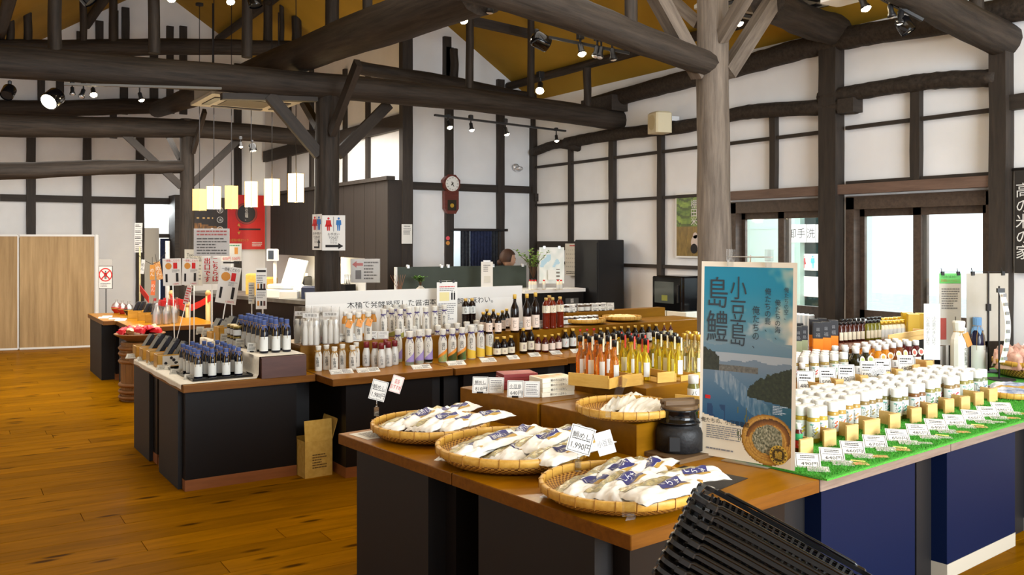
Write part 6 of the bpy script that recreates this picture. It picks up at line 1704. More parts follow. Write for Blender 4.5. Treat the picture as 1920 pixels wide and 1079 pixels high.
# hanging paper slips between the poles
for i, (x0, y0, x1, y1, rl, m_, lb) in enumerate(((264, 487, 271, 514, .1, M_white, 'white slip with black characters'), (281, 497, 290, 525, 0, M_dish, 'brown photo slip'), (283, 526, 291, 554, .05, rgb('orange_slip', (226, 120, 70), .6), 'orange slip with white characters'), (291, 491, 303, 525, -.2, M_photo, 'tilted photo card'))):
    c, w, h = at(x0, y0, x1, y1, 13.8 + .02 * i); t = sheet('paper_slip', lb + ' hanging on a cord by the cream pole', 'paper slip', c, w, h, FACE, [('print', Tt('めん', .3, 0, 0, True), M_ink if m_ is M_white else M_white)], m=m_, roll=rl)
    ob('string', MB().tube([(0, 0, h / 2), (0, .005, h / 2 + .12)], .003, 4), M_ink, t)
cd = MB().tube([pd(259, 478, 14.0), pd(268, 487, 13.9), pd(285, 496, 13.85), pd(297, 491, 13.86), pd(314, 470, 14.0)], .004, 5)
tag(ob('cord', cd, M_ink), 'dark cord carrying paper slips between two poles at the far left', 'cord')
t = thing('white_pole', 'white ribbed plastic pole standing before the navy curtain', 'pole', (pd(314, 500, 14.0).x, pd(314, 500, 14.0).y, 0), 0); ob('pole', MB().tube([(0, 0, 0), (0, 0, 1.70)], .034, 10).tube([(0, 0, 1.3), (0, 0, 1.32)], .042, 10).lathe([(.16, 0), (.16, .02), (.03, .05)], 16), M_wframe, t)
# wooden posts with a red rope ribbon
M_postw = grain('barrier_wood', lin((176, 140, 84)), lin((196, 162, 104)), (9, 9, 1), 3, .5, .02)
for px, lb in ((321, 'left wooden barrier post holding the red ribbon'), (352, 'middle wooden barrier post below the paired menu signs'), (390, 'right wooden barrier post holding the red ribbon')):
    bd_ = {321: 12.75, 352: 11.8, 390: 11.45}[px]; p = pd(px, 560, bd_)
    t = thing('barrier_post', lb, 'post', (p.x, p.y, 0), 0); top = EYE - (546 - HOR) / FOC * bd_ + (0 if px != 352 else -.15)
    ob('post', MB().tube([(0, 0, .02), (0, 0, top - .06)], .03, 12), M_postw, t); ob('finial', MB().lathe([(.02, top - .07), (.034, top - .05), (.036, top - .02), (.02, top + .005), (.004, top + .012)], 14), M_postw, t); ob('foot', MB().lathe([(.15, 0), (.15, .015), (.04, .03)], 20), M_black, t)
def ribbon(pts, wd):
    mb = MB(); vs = []
    for p in pts: vs += [Vector(p) - Vector((0, 0, wd / 2)), Vector(p) + Vector((0, 0, wd / 2)), Vector(p) + Vector((.012, .012, wd / 2)), Vector(p) + Vector((.012, .012, -wd / 2))]
    n = len(pts)
    return mb.add(vs, [(4 * i + k, 4 * i + 4 + k, 4 * i + 4 + (k + 1) % 4, 4 * i + (k + 1) % 4) for i in range(n - 1) for k in range(4)] + [(0, 1, 2, 3), tuple(4 * n - 4 + k for k in (3, 2, 1, 0))])
M_rib = rgb('red_ribbon', (214, 40, 30), .55)
tag(ob('red_ribbon', ribbon([pd(319, 557, 12.7), pd(330, 572, 12.4), pd(345, 578, 11.95), pd(360, 577, 11.7), pd(376, 570, 11.5), pd(395, 558, 11.38)], .085), M_rib), 'red ribbon sagging between the wooden barrier posts', 'ribbon')
tag(ob('red_ribbon', ribbon([pd(262, 541, 13.9), pd(269, 550, 13.7), pd(278, 562, 13.5)], .10), M_rib), 'short orange red ribbon tail beside the cream pole', 'ribbon')

# --- posters and the doorway on the far wall
M_navyc = speck('navy_curtain', lin((30, 38, 66)), lin((40, 50, 84)), 30, .85, .2)
M_greyp = rgb('grey_panel', (188, 184, 174), .7)
a = ony(270, 452, YL - .05); b = ony(298, 452, YL - .05); c = ony(300, 640, YL)
tag(ob('door_panel', MB().box(((a.x + b.x) / 2, YL - .04, .98), (b.x - a.x, .04, 1.9)), M_greyp), 'plain grey door panel left of the navy curtain', 'door panel', kind='structure')
a = ony(299, 452, YL); b = ony(325, 452, YL)
tag(ob('navy_curtain', MB().grid(lambda u, v: (a.x + (b.x - a.x) * u, YL - .06 + .025 * math.sin(u * 22), EYE + .04 - v * 1.1), 24, 4), M_navyc), 'navy split curtain with white characters in the far doorway', 'curtain')
a = ony(326, 420, YL - .3); b = ony(341, 420, YL - .3)
tag(ob('trim_1', MB().box(((a.x + b.x) / 2, YL - .25, 1.25), (b.x - a.x + .05, .5, 2.5)), M_timber), 'dark boxed post right of the far doorway', 'trim', kind='structure')
tag(ob('door_1', MB().box((ony(297, 410, YL).x, YL + 1.2, 1.9), (1.2, .05, 1.9)), M_plaster), 'bright room wall seen through the far doorway', 'door', kind='structure')
c_ = ony(310, 425, YL + 1.1); tag(ob('trim_2', MB().box((c_.x + .05, YL + 1.14, c_.z - .35), (.55, .04, 1.0)), M_greyp), 'grey framed panel inside the bright far room', 'trim', kind='structure')
def night(u, v):
    c = mixc((30, 26, 24), (60, 44, 34), v + .3 * nz(u * 6, v * 6))
    if abs(v - (.52 - .12 * u)) < .05: c = mixc(c, (206, 136, 50), .6 + .6 * nz(u * 22, v * 12))
    if .62 < v < .66 and int(u * 14) % 2 == 0 and u < .6: c = (236, 196, 120)
    return c
c = ony(393, 424, YL - .10); w = pxw(64, dep(c)); h = pxw(107, dep(c)); t = thing('night_poster', 'dark poster with golden lights and round crests behind the slim pillar', 'poster', (c.x, c.y, c.z - h / 2), 0); link('print_sheet', print_mesh('print_sheet', w, h, 30, 40, night), t); ob('poster_board', MB().box((0, .015, h / 2), (w, .02, h)), M_black, t)
mb = MB()
for k in range(4): ring(mb, w * .30, h * (.78 - .17 * k), h * .045, h * .055, -.003, 16); put_txt(mb, '醤油島々'[k], h * .06, (w * .30, -.003, h * (.78 - .17 * k)))
ob('crests', mb, M_white, t)
def redposter(u, v): return mixc((190, 26, 24), (214, 34, 28), .5 + .5 * nz(u * 3, v * 3))
c = ony(462, 417, YL - .10); w = pxw(70, dep(c)); h = pxw(102, dep(c)); t = thing('red_poster', 'red poster with black lacquer bowl and chopsticks on the far wall', 'poster', (c.x, c.y, c.z - h / 2), 0)
s_ = link('print_sheet', print_mesh('print_sheet', w, h, 8, 10, redposter), t); ob('poster_board', MB().box((0, .015, h / 2), (w, .02, h)), M_white, t)
mb = MB(); disc(mb, 0, h * .66, h * .20, -.003, 32, 0); ring(mb, 0, h * .66, h * .165, h * .195, -.005, 32, 1); disc(mb, 0, h * .665, h * .155, -.006, 32, 2); put_txt(mb, '醤の品種。', h * .062, (0, -.008, h * .67), 3, True); mb.quad((-w * .2, -.004, h * .355), (w * .38, -.004, h * .355), (w * .38, -.004, h * .385), (-w * .2, -.004, h * .385), 0); mb.add([(-w * .24, -.004, h * .44), (-w * .16, -.004, h * .41), (-w * .20, -.004, h * .48)], [(0, 1, 2)], 4).add([(-w * .24, -.004, h * .32), (-w * .16, -.004, h * .33), (-w * .20, -.004, h * .27)], [(0, 1, 2)], 4); put_txt(mb, '小豆島の醤油づくり', h * .055, (-w * .2, -.004, h * .17), 4, w=w * .5); rows(mb, w * .15, w * .42, h * .05, h * .14, 3, -.004, 3, 4)
ob('print', mb, [M_black, rgb('bowl_rim', (150, 54, 44), .4), rgb('bowl_black', (34, 32, 34), .4), M_white, rgb('emblem_gold', (196, 158, 60), .35)], s_)

# --- dark boarded kitchen front and what stands in it
M_board = grain('dark_board', lin((34, 27, 22)), lin((44, 35, 29)), (14, 14, 1), 2.5, .6, .05)
kx = XQ - .34
k0 = onx(727, 340, kx); k1 = onx(507, 380, kx); ktop = k0.z + .02; kbot = onx(600, 481, kx).z
kf = thing('wall_boards', 'dark boarded front of the kitchen with a low serving opening', 'wall', (kx, k0.y, 0), 0, kind='structure')
Lk = k1.y - k0.y; nb_ = 13; y = 0
op0 = onx(683, 500, kx).y - k0.y; op1 = onx(519, 500, kx).y - k0.y
for k in range(nb_):
    a = Lk * k / nb_; b = Lk * (k + 1) / nb_
    full = b <= op0 + .12 or a >= op1
    z0 = 0 if full else kbot
    ob('board', MB().box((.02, (a + b) / 2, (z0 + ktop) / 2), (.04, b - a - .008, ktop - z0)), M_board, kf)
ob('cap_rail', MB().box((.02, Lk / 2, ktop + .02), (.12, Lk + .1, .05)), M_timber, kf)
ob('side', MB().box((.17, .01, ktop / 2), (.32, .03, ktop)), M_board, kf)
for px in (592, 632): 
    yy = onx(px, 500, kx).y - k0.y; ob('opening_post', MB().box((.02, yy, (kbot + .9) / 2 + .05), (.05, .06, kbot - .8)), M_board, kf)
ob('opening_sill', MB().box((.06, (op0 + op1) / 2, .92), (.3, op1 - op0, .05)), M_board, kf)
ob('lower_board', MB().box((.02, (op0 + op1) / 2, .45), (.04, op1 - op0, .9)), M_board, kf)
p = onx(572, 512, kx + .2); t = thing('kitchen_machine', 'small dark machine with knobs and a cable in the kitchen opening', 'machine', (p.x, p.y, .946), 0)
ob('machine_body', MB().box((0, 0, .09), (.14, .28, .18), bev=.01), M_black, t); ob('machine_top', MB().box((0, .05, .21), (.10, .12, .06), bev=.01), M_metal, t)
for k in range(3): ob('knob', MB().lathe([(.018, 0), (.018, .02)], 10), M_metal, t, loc=(-.075, -.09 + .09 * k, .06), rot=(0, -math.pi / 2, 0))
p = onx(650, 510, kx + .22); t = thing('basket_of_tools', 'small dark crate with utensils at the right of the kitchen opening', 'crate', (p.x, p.y, .946), 0); ob('crate_body', MB().box((0, 0, .06), (.16, .3, .12)), M_dark, t)
for k in range(4): ob('utensil', MB().tube([(0, -.1 + .06 * k, .08), (.02, -.1 + .07 * k, .26)], .007, 5), M_metal, t)

# --- register counter
ca = gp(352, 547, 1.0); cb = gp(590, 566, 1.0); cd_ = (cb - ca); CL = cd_.length; CA_ = math.atan2(cd_.y, cd_.x)
M_slateT = speck('slate_counter', lin((70, 68, 64)), lin((92, 90, 84)), 6, .35, .05)
ct = thing('register_counter', 'long dark register counter with worn grey top beside the toilet sign pillar', 'counter', (ca.x, ca.y, 0), CA_)
ob('counter_top', MB().box((CL / 2, .28, .98), (CL + .05, .62, .045)), M_slateT, ct); ob('counter_front', MB().box((CL / 2, .02, .48), (CL, .03, .955)), M_dark, ct); ob('counter_end', MB().box((CL - .015, .28, .48), (.03, .56, .955)), M_dark, ct); ob('counter_shelf', MB().box((CL / 2, .3, .4), (CL - .05, .5, .03)), M_dark, ct)
def oncounter(px, back=.25):
    t_ = (gp(px, HOR + (1.70 - 1.0025) * FOC / 10.9, 1.0025)); 
    # point on the counter's line seen in that column
    best = min((abs(960 + FOC * ((ca + cd_ * s).dot(RT)) / (ca + cd_ * s).dot(FW) - px), s) for s in [i / 400 for i in range(401)])[1]
    q = ca + cd_ * best; n = Vector((-cd_.y, cd_.x, 0)).normalized(); q = q + n * back
    return Vector((q.x, q.y, 1.0035))
M_regw = rgb('register_white', (214, 214, 208), .45); M_regd = rgb('register_dark', (50, 58, 70), .4)
p = oncounter(505, .28); rg = thing('cash_register', 'white cash register with tilted screen and customer display pole on the counter', 'cash register', p, FACE - .5)
ob('drawer', MB().box((0, 0, .05), (.42, .40, .10), bev=.01), M_regw, rg); ob('keyboard', MB().box((0, -.06, .135), (.38, .26, .05), bev=.012, M=Matrix.Rotation(.0, 4, 'X')), M_regw, rg)
sc_ = ob('screen', MB().box((0, 0, .17), (.32, .035, .34), bev=.01), M_regw, rg, loc=(-.02, .06, .14), rot=(-.3, .12, 0)); ob('screen_glass', MB().box((0, .019, .18), (.27, .004, .22)), M_regd, sc_)
ob('display_pole', MB().tube([(-.28, .05, 0), (-.28, .05, .46)], .022, 10), M_regw, rg); ob('customer_display', MB().box((-.30, .03, .52), (.17, .06, .15), bev=.012), M_regw, rg); ob('display_glass', MB().box((-.30, -.002, .52), (.09, .004, .11)), M_regd, rg)
ob('printer', MB().box((.26, -.02, .07), (.18, .24, .14), bev=.02), M_regw, rg)
for px, lb, m_, s_ in ((548, 'navy box of receipt slips right of the cash register', rgb('navy_box', (40, 48, 74), .5), (.26, .18, .14)), (460, 'plain carton on the register counter, left of the register', M_card, (.24, .2, .22)), (440, 'taller plain carton on the register counter', M_card, (.2, .2, .26)), (528, 'low white card reader before the cash register', M_regw, (.22, .2, .09))):
    p = oncounter(px, .30 if px != 528 else .12); t = thing('counter_box', lb, 'box', p, FACE); ob('box_body', MB().box((0, 0, s_[2] / 2), s_, bev=.006), m_, t); ob('box_lid', MB().box((0, 0, s_[2] + .004), (s_[0] * .9, s_[1] * .9, .008)), m_, t)
    if px == 548: ob('slips', MB().box((.03, 0, s_[2] + .03), (.05, .1, .06), 0, Matrix.Rotation(.3, 4, 'Y')), rgb('teal_slip', (100, 170, 180), .5), t)
p = oncounter(572, .30); t = thing('paper_bag', 'crumpled yellow paper bag on the register counter next to the pillar', 'bag', p, FACE); fn = packet_fn(.24, .2, .2, 77); ob('bag_body', MB().grid(lambda u, v: fn(u, v), 14, 12).grid(lambda u, v: Vector((fn(1 - u, v).x, fn(1 - u, v).y, 0)), 2, 2), rgb('yellow_bag', (204, 170, 84), .7), t); ob('bag_fold', MB().box((.05, -.05, .10), (.12, .01, .16)), M_card, t)
t = sheet('arrow_sign', 'clear sleeved white sign with a red arrow standing on the counter', 'sign', pd(685, 508, 9.7), pxw(54, 9.7), pxw(44, 9.7), FACE + .05, [('print', R(6, 3, -.05, .45, -.40, .42), M_ink), ('leaf_picture', Q(-.34, -.36, -.14, .02), M_ink), ('red_arrow', lambda mb, w, h, y: mb.add([(-w * .45, y, h * .27), (-w * .30, y, h * .42), (-w * .30, y, h * .33), (-w * .08, y, h * .33), (-w * .08, y, h * .21), (-w * .30, y, h * .21), (-w * .30, y, h * .12)], [(0, 6, 5, 4, 3, 2, 1)]), M_red)]); ob('sleeve', MB().box((0, -.005, 0), (pxw(56, 9.7), .001, pxw(46, 9.7))), M_film, t); pole(t, pd(685, 508, 9.7), .0, .008, M_wframe)
# --- toilet signs on the pillar
P2d = 9.0
def toi(label, x0, y0, x1, y1, d, rz, left):
    c, w, h = at(x0, y0, x1, y1, d)
    dr = [('woman_icon', lambda mb, w, h, y: person_icon(mb, -w * .22, h * .06, h * .38, y, True), M_red), ('man_icon', lambda mb, w, h, y: person_icon(mb, w * .22, h * .06, h * .38, y), rgb('sign_blue_dark', (40, 110, 180), .6)), ('divider', Q(-.015, .04, .015, .46), M_grey), ('lettering', Tt('お手洗い\nTOILET', .085, .0, -.08), M_ink), ('lettering', Tt('卫生间\n화장실', .07, -.0, -.24), M_grey), ('arrow', (lambda mb, w, h, y: mb.add([(-w * .35, y, -h * .41), (w * .2, y, -h * .41), (w * .2, y, -h * .46), (w * .42, y, -h * .375), (w * .2, y, -h * .29), (w * .2, y, -h * .34), (-w * .35, y, -h * .34)], [tuple(range(7))])) if not left else (lambda mb, w, h, y: mb.add([(-w * .3, y, -h * .45), (w * .28, y, -h * .45), (w * .28, y, -h * .30), (w * .38, y, -h * .30), (w * .2, y, -h * .2), (w * .05, y, -h * .30), (w * .14, y, -h * .30), (w * .14, y, -h * .40), (-w * .3, y, -h * .40)], [tuple(range(9))])), M_ink)]
    return sheet('toilet_sign', label, 'sign', c, w, h, rz, dr)
t = toi('white toilet sign with a right pointing arrow on the dark pillar', 604, 404, 647, 470, 8.93, FACE + .1, False)
t = toi('narrower angled toilet sign with a turning arrow on the left of the pillar', 583, 402, 606, 469, 8.98, FACE - .75, True); t.scale = (1.3, 1, 1)
# --- clock wall furniture
c, w, h = at(828, 328, 864, 388, dep(ony(846, 358, YM)) - .1); c = ony(846, 345, YM - .07)
ck = thing('wall_clock', 'octagonal wooden wall clock with pendulum case, showing about twenty five past one', 'clock', c, 0)
M_ckw = grain('clock_wood', lin((84, 34, 26)), lin((106, 46, 34)), (1, 8, 8), 4, .35, .03)
CR = pxw(18.5, 12.0)
def octa(r, y0, y1, mb, cz=0, a0=math.pi / 8, n=8):
    vs = [(r * math.cos(a0 + 2 * math.pi * k / n), y0, cz + r * math.sin(a0 + 2 * math.pi * k / n)) for k in range(n)] + [(r * math.cos(a0 + 2 * math.pi * k / n), y1, cz + r * math.sin(a0 + 2 * math.pi * k / n)) for k in range(n)]
    return mb.add(vs, [tuple(range(n)), tuple(reversed(range(n, 2 * n)))] + [(k, n + k, n + (k + 1) % n, (k + 1) % n) for k in range(n)])
ob('frame', octa(CR, -.03, .06, MB()), M_ckw, ck); ob('dial', octa(CR * .76, -.036, -.03, MB(), 0, 0, 32), rgb('clock_face', (226, 224, 220), .4), ck)
mb = MB()
for k, n_ in enumerate(('XII', 'I', 'II', 'III', 'IIII', 'V', 'VI', 'VII', 'VIII', 'IX', 'X', 'XI')):
    a = math.pi / 2 - 2 * math.pi * k / 12; put_txt(mb, n_, CR * .20, (CR * .62 * math.cos(a), -.038, CR * .62 * math.sin(a)), w=CR * .22)
ob('numerals', mb, M_ink, ck)
for a, l_, w_ in ((math.radians(47), .38, .012), (math.radians(-62), .56, .009)):
    d = Vector((math.cos(a), 0, math.sin(a))); n = Vector((-math.sin(a), 0, math.cos(a))) * w_ / 2; o0 = Vector((0, -.040, 0)) - d * .03
    ob('clock_hand', MB().quad(o0 - n, o0 + n, o0 + d * CR * l_ + n, o0 + d * CR * l_ - n), M_ink, ck)
cs = MB(); vs = [(-.105, CR * -.72), (-.105, -.33), (-.06, -.40), (.06, -.40), (.105, -.33), (.105, CR * -.72)]
n = len(vs); cs.add([(p[0], -.02, p[1]) for p in vs] + [(p[0], .05, p[1]) for p in vs], [tuple(range(n)), tuple(reversed(range(n, 2 * n)))] + [(k, n + k, n + (k + 1) % n, (k + 1) % n) for k in range(n)])
cse = ob('pendulum_case', cs, M_ckw, ck); ob('case_glass', MB().box((0, -.022, -.285), (.13, .004, .14)), rgb('case_dark', (40, 34, 20), .2), cse); ob('pendulum', octa(.028, -.028, -.024, MB(), -.29, 0, 16), M_gcap, cse)
t = thing('emergency_light', 'small round emergency lamp high on the clock wall', 'wall lamp', ony(966, 314, YM - .02), 0); ob('base', MB().lathe([(.05, 0), (.05, .03), (.02, .04)], 16), M_alu, t, rot=(math.pi / 2, 0, 0)); ob('lamp_head', MB().lathe([(.02, -.03), (.055, -.01), (.058, .01), (.04, .02)], 16), M_alu, t, loc=(.01, -.08, -.03), rot=(-.4, 0, 0))
c = ony(763, 439, YM - .10); sheet('wall_notice', 'small white notice on the post left of the hatch', 'notice', c, pxw(22, 11.5), pxw(37, 11.5), 0, [('print', R(5, 4, -.35, .35, -.05, .3), M_grey), ('title', R(1, 4, -.3, .3, .36, .44), M_ink)])
for z, lb in ((447, 'upper red'), (456, 'lower orange')):
    c = ony(840, z, YM - .062); t = ob('round_badge', octa(.028, 0, .008, MB(), 0, 0, 16), M_pink if z == 447 else M_dish, loc=c); tag(t, lb + ' round badge on the post beside the hatch', 'badge')
# curtains and rod of the hatch
hz = ony(890, 433, YM).z
rod = tag(ob('curtain_rod', MB().tube([ony(846, 432, YM - .08), ony(948, 432.5, YM - .08)], .012, 8), M_ink), 'dark curtain rod over the hatch', 'curtain rod')
M_gcurt = speck('dark_curtain', lin((40, 44, 52)), lin((56, 60, 68)), 30, .9, .2)
for x0, x1, lb, m_ in ((860, 878, 'grey pleated curtain at the left of the hatch', M_gcurt), (878, 918, 'darker middle curtain of the hatch', M_navyc), (918, 936, 'grey pleated curtain at the right of the hatch', M_gcurt)):
    a = ony(x0, 470, YM).x; b = ony(x1, 470, YM).x; q = (b - a)
    tag(ob('hatch_curtain', MB().grid(lambda u, v: (a + q * u, YM - .05 + .018 * math.sin(u * q * 130), hz - v * .72), 40, 3), m_), lb, 'curtain')
tag(ob('trim_3', MB().box(((hx0 + hx1) / 2, YM + .9, 1.7), (1.6, .04, 1.8)), rgb('pale_cold_wall', (214, 226, 230), .8)), 'pale room wall seen through the hatch', 'trim', kind='structure')
# person behind the board: head and shoulders
pp = pd(951, 486, 11.35)
def person(label, p, face_dir):
    t = thing('person', label, 'person', (p.x, p.y, 0), face_dir)
    top = p.z + .12; s = top / 1.60
    J = {'pelvis': (0, 0, .86), 'waist': (0, .0, 1.02), 'chest': (0, -.01, 1.20), 'neck': (0, .0, 1.345), 'head0': (0, -.015, 1.42), 'hipL': (.085, 0, .84), 'hipR': (-.085, 0, .84), 'kneeL': (.09, -.01, .45), 'kneeR': (-.09, -.01, .45), 'ankL': (.09, .02, .07), 'ankR': (-.09, .02, .07), 'toeL': (.09, -.12, .03), 'toeR': (-.09, -.12, .03), 'shL': (.155, .01, 1.29), 'shR': (-.155, .01, 1.29), 'elL': (.20, .02, 1.03), 'elR': (-.20, .02, 1.03), 'wrL': (.17, -.16, .90), 'wrR': (-.17, -.16, .90), 'haL': (.14, -.23, .90), 'haR': (-.14, -.23, .90)}
    Rr = dict(pelvis=.13, waist=.115, chest=.125, neck=.05, head0=.05, hipL=.085, hipR=.085, kneeL=.058, kneeR=.058, ankL=.042, ankR=.042, toeL=.035, toeR=.035, shL=.058, shR=.058, elL=.042, elR=.042, wrL=.028, wrR=.028, haL=.034, haR=.034)
    E_ = [('pelvis', 'waist'), ('waist', 'chest'), ('chest', 'neck'), ('neck', 'head0'), ('pelvis', 'hipL'), ('pelvis', 'hipR'), ('hipL', 'kneeL'), ('hipR', 'kneeR'), ('kneeL', 'ankL'), ('kneeR', 'ankR'), ('ankL', 'toeL'), ('ankR', 'toeR'), ('chest', 'shL'), ('chest', 'shR'), ('shL', 'elL'), ('shR', 'elR'), ('elL', 'wrL'), ('elR', 'wrR'), ('wrL', 'haL'), ('wrR', 'haR')]
    names = list(J); me = bpy.data.meshes.new('body'); me.from_pydata([tuple(c * s for c in J[k]) for k in names], [(names.index(a), names.index(b)) for a, b in E_], [])
    me.materials.append(rgb('dark_clothes', (52, 50, 56), .9))
    b = link('body', me, t); b.modifiers.new('skin', 'SKIN'); b.modifiers.new('sub', 'SUBSURF').levels = 1; b.modifiers['sub'].render_levels = 1
    for i, k in enumerate(names):
        v = me.skin_vertices[0].data[i]; v.radius = (Rr[k] * s, Rr[k] * s * (.8 if k in ('pelvis', 'waist', 'chest') else 1)); v.use_root = (k == 'pelvis')
    M_skin = rgb('skin', (206, 160, 132), .6); M_hair = rgb('brown_hair', (70, 44, 28), .6)
    def hd(u, v):
        a = 2 * math.pi * u; e = math.pi * (v - .5); r = math.cos(e); x = .074 * r * math.cos(a); y = .092 * r * math.sin(a); z = .112 * math.sin(e)
        if z < -.02: y -= .012 * (-z / .1); x *= 1 + (z + .02) * 2.2
        if y < -.05 and -.03 < z < .02: y -= .014 * max(0, 1 - abs(x) / .014) * max(0, 1 - abs(z + .012) / .03)
        return (x * s, y * s, z * s)
    h_ = ob('head', MB().grid(hd, 28, 20), M_skin, t, loc=(0, -.012 * s, 1.485 * s))
    for sx in (-1, 1):
        ob('eye', MB().lathe([(.001, -.006), (.008, -.003), (.008, .003), (.001, .006)], 10), M_ink, h_, loc=(sx * .03 * s, -.083 * s, .004 * s), rot=(math.pi / 2, 0, 0)); ob('ear', MB().lathe([(.004, -.006), (.020, -.003), (.020, .003), (.004, .006)], 10), M_skin, h_, loc=(sx * .075 * s, .005 * s, -.005 * s), rot=(0, math.pi / 2, 0))
    ob('mouth', MB().box((0, -.089 * s, -.052 * s), (.036, .006, .008)), M_pink, h_)
    def hair(u, v):
        a = 2 * math.pi * u; e = math.pi * (v * .62 - .12); r = math.cos(e); front = math.sin(a) < -.35
        k = 1.10 + .02 * math.sin(14 * a)
        z = .118 * math.sin(e) * 1.03
        if front: z = max(z, .045)
        return (.078 * k * r * math.cos(a) * s, (.097 * k * r * math.sin(a) + .006) * s, (z + .004) * s)
    ob('hair', MB().grid(hair, 32, 14), M_hair, t, loc=(0, -.012 * s, 1.485 * s))
    ob('hair_bun', MB().lathe([(.005, -.04), (.032, -.02), (.036, 0), (.03, .02), (.005, .035)], 12), M_hair, t, loc=(0, .10 * s, 1.44 * s))
    for sx in (-1, 1):
        for k in range(5):
            bx = sx * (.125 + .008 * k) * s if k < 4 else sx * .105 * s
            ln = (.055, .065, .068, .058, .045)[k]
            q0 = Vector((sx * (.128 + .009 * k) * s, -.235 * s, .905 * s)) if k < 4 else Vector((sx * .115 * s, -.20 * s, .90 * s))
            ob('finger', MB().tube([q0, q0 + Vector((-sx * .004, -ln * .6, .002)), q0 + Vector((-sx * .008, -ln, -.018))], [.009, .008, .006], 6), M_skin, t)
    return t
person('brown haired person in dark clothes standing behind the dark green board, facing right', pp, math.radians(72))
# --- green board, counters and things along the back
c0_ = ony(745, 525, 10.02); g0 = pd(744, 525, 10.3); g1 = pd(986, 520, 11.0); gd = g1 - g0; GL = math.hypot(gd.x, gd.y); GA = math.atan2(gd.y, gd.x)
M_green = speck('green_board_face', lin((52, 60, 50)), lin((60, 68, 58)), 3, .6, .03)
gb_ = thing('green_board', 'long dark green board with white edge standing behind the banner', 'board', (g0.x, g0.y, 0), GA)
ob('panel', MB().box((GL / 2, 0, .95), (GL, .03, .90)), M_green, gb_); ob('white_frame', MB().box((-.012, 0, .95), (.024, .04, .90)), M_wframe, gb_)
for x in (.25, GL - .25): ob('foot', MB().box((x, 0, .25), (.05, .05, .50)).box((x, .05, .015), (.06, .2, .03)), M_wframe, gb_)
for k, f in enumerate((.08, .33, .38, .73, .97)): ob('clip', MB().box((GL * f, -.005, 1.405), (.035, .04, .04), bev=.006), M_alu, gb_)
bc0 = gp(960, 541, .98); 
def counter(label, p, rz, lx, ly, h, mt, mf):
    t = thing('counter', label, 'counter', p, rz); ob('counter_top', MB().box((lx / 2, ly / 2, h - .02), (lx, ly, .04)), mt, t); ob('counter_front', MB().box((lx / 2, .03, (h - .04) / 2), (lx - .04, .03, h - .04)), mf, t); ob('counter_side', MB().box((lx - .04, ly / 2, (h - .04) / 2), (.03, ly - .06, h - .04)).box((.04, ly / 2, (h - .04) / 2), (.03, ly - .06, h - .04)), mf, t)
    return t
pc0 = pd(984, 570, 10.4); pc1 = pd(1098, 570, 10.85)
CX, CAx = math.hypot((pc1 - pc0).x, (pc1 - pc0).y), math.atan2((pc1 - pc0).y, (pc1 - pc0).x)
counter('dark counter with a white lettered front panel, before the black cabinet', (pc0.x, pc0.y, 0), CAx, CX, .5, 1.13, M_wframe, M_dark)
n_ = Vector((math.sin(CAx), -math.cos(CAx), 0)); c = min((pc0.lerp(pc1, s / 200) for s in range(201)), key=lambda p: abs(960 + FOC * p.dot(RT) / p.dot(FW) - 1073)) - n_ * .008; c.z = .94; sheet('counter_notice', 'grey lettered panel on the front of the dark counter', 'notice', c, pxw(30, 10.7), pxw(24, 10.7), CAx, [('print', R(3, 4, -.45, .45, -.4, .1), M_white), ('mark', Tt('醤', .35, 0, .3), M_white)], m=rgb('panel_grey', (72, 72, 70), .5))
counter('long dark back counter behind the banner', (g0.x - .1, g0.y - .55, 0), GA, GL - .34, .45, 1.06, M_wframe, M_dark)
def gcp(px, back=.2): # a point on that counter in a pixel column
    best = min((abs(960 + FOC * ((g0 + gd * s) - Vector((.05, .3, 0))).dot(RT) / ((g0 + gd * s) - Vector((.05, .3, 0))).dot(FW) - px), s) for s in [i / 300 - .1 for i in range(380)])[1]
    q = (g0 + gd * best) - Vector((.05, .3, 0)); return Vector((q.x, q.y, 1.0605))
M_leaf = rgb('leaf_green', (86, 130, 50), .6); M_leaf2 = rgb('leaf_green_bright', (120, 160, 66), .6); M_stem = rgb('stem_brown', (92, 66, 44), .8)
def plantlet(t, z0, h, spread, n, seed, m, stems=6, size=.035):
    r = random.Random(seed); sm = MB(); lf = MB()
    for k in range(stems):
        a = r.uniform(0, 6.28); q = spread * r.uniform(.3, 1); tip = Vector((q * math.cos(a), q * math.sin(a), z0 + h * r.uniform(.7, 1))); mid = Vector((q * .35 * math.cos(a), q * .35 * math.sin(a), z0 + h * .55))
        sm.tube([(0, 0, z0), mid, tip], [.004, .003, .0015], 5)
        for i in range(n):
            f = r.uniform(.35, 1.02); c = mid.lerp(tip, max(0, (f - .5) * 2)) if f > .5 else Vector((0, 0, z0)).lerp(mid, f * 2)
            b = r.uniform(0, 6.28); d = Vector((math.cos(b), math.sin(b), r.uniform(-.2, .6))).normalized(); s = size * r.uniform(.6, 1.2); p_ = d.cross(Vector((0, 0, 1))).normalized() * s * .28
            lf.add([c, c + d * s * .5 + p_, c + d * s, c + d * s * .5 - p_], [(0, 1, 2, 3)])
    ob('stems', sm, M_stem, t); o = ob('leaves', lf, m, t); o['kind'] = 'stuff'
p = gcp(789); t = thing('potted_plant', 'small leafy plant in a round stone vase behind the banner', 'plant', p, 0); ob('vase', MB().lathe([(.03, 0), (.05, .01), (.062, .06), (.05, .105), (.022, .125), (.024, .135)], 20), speck('stone_vase', lin((196, 190, 180)), lin((216, 210, 200)), 40, .8, .1), t); plantlet(t, .13, .13, .10, 26, 3, M_leaf, 8, .045)
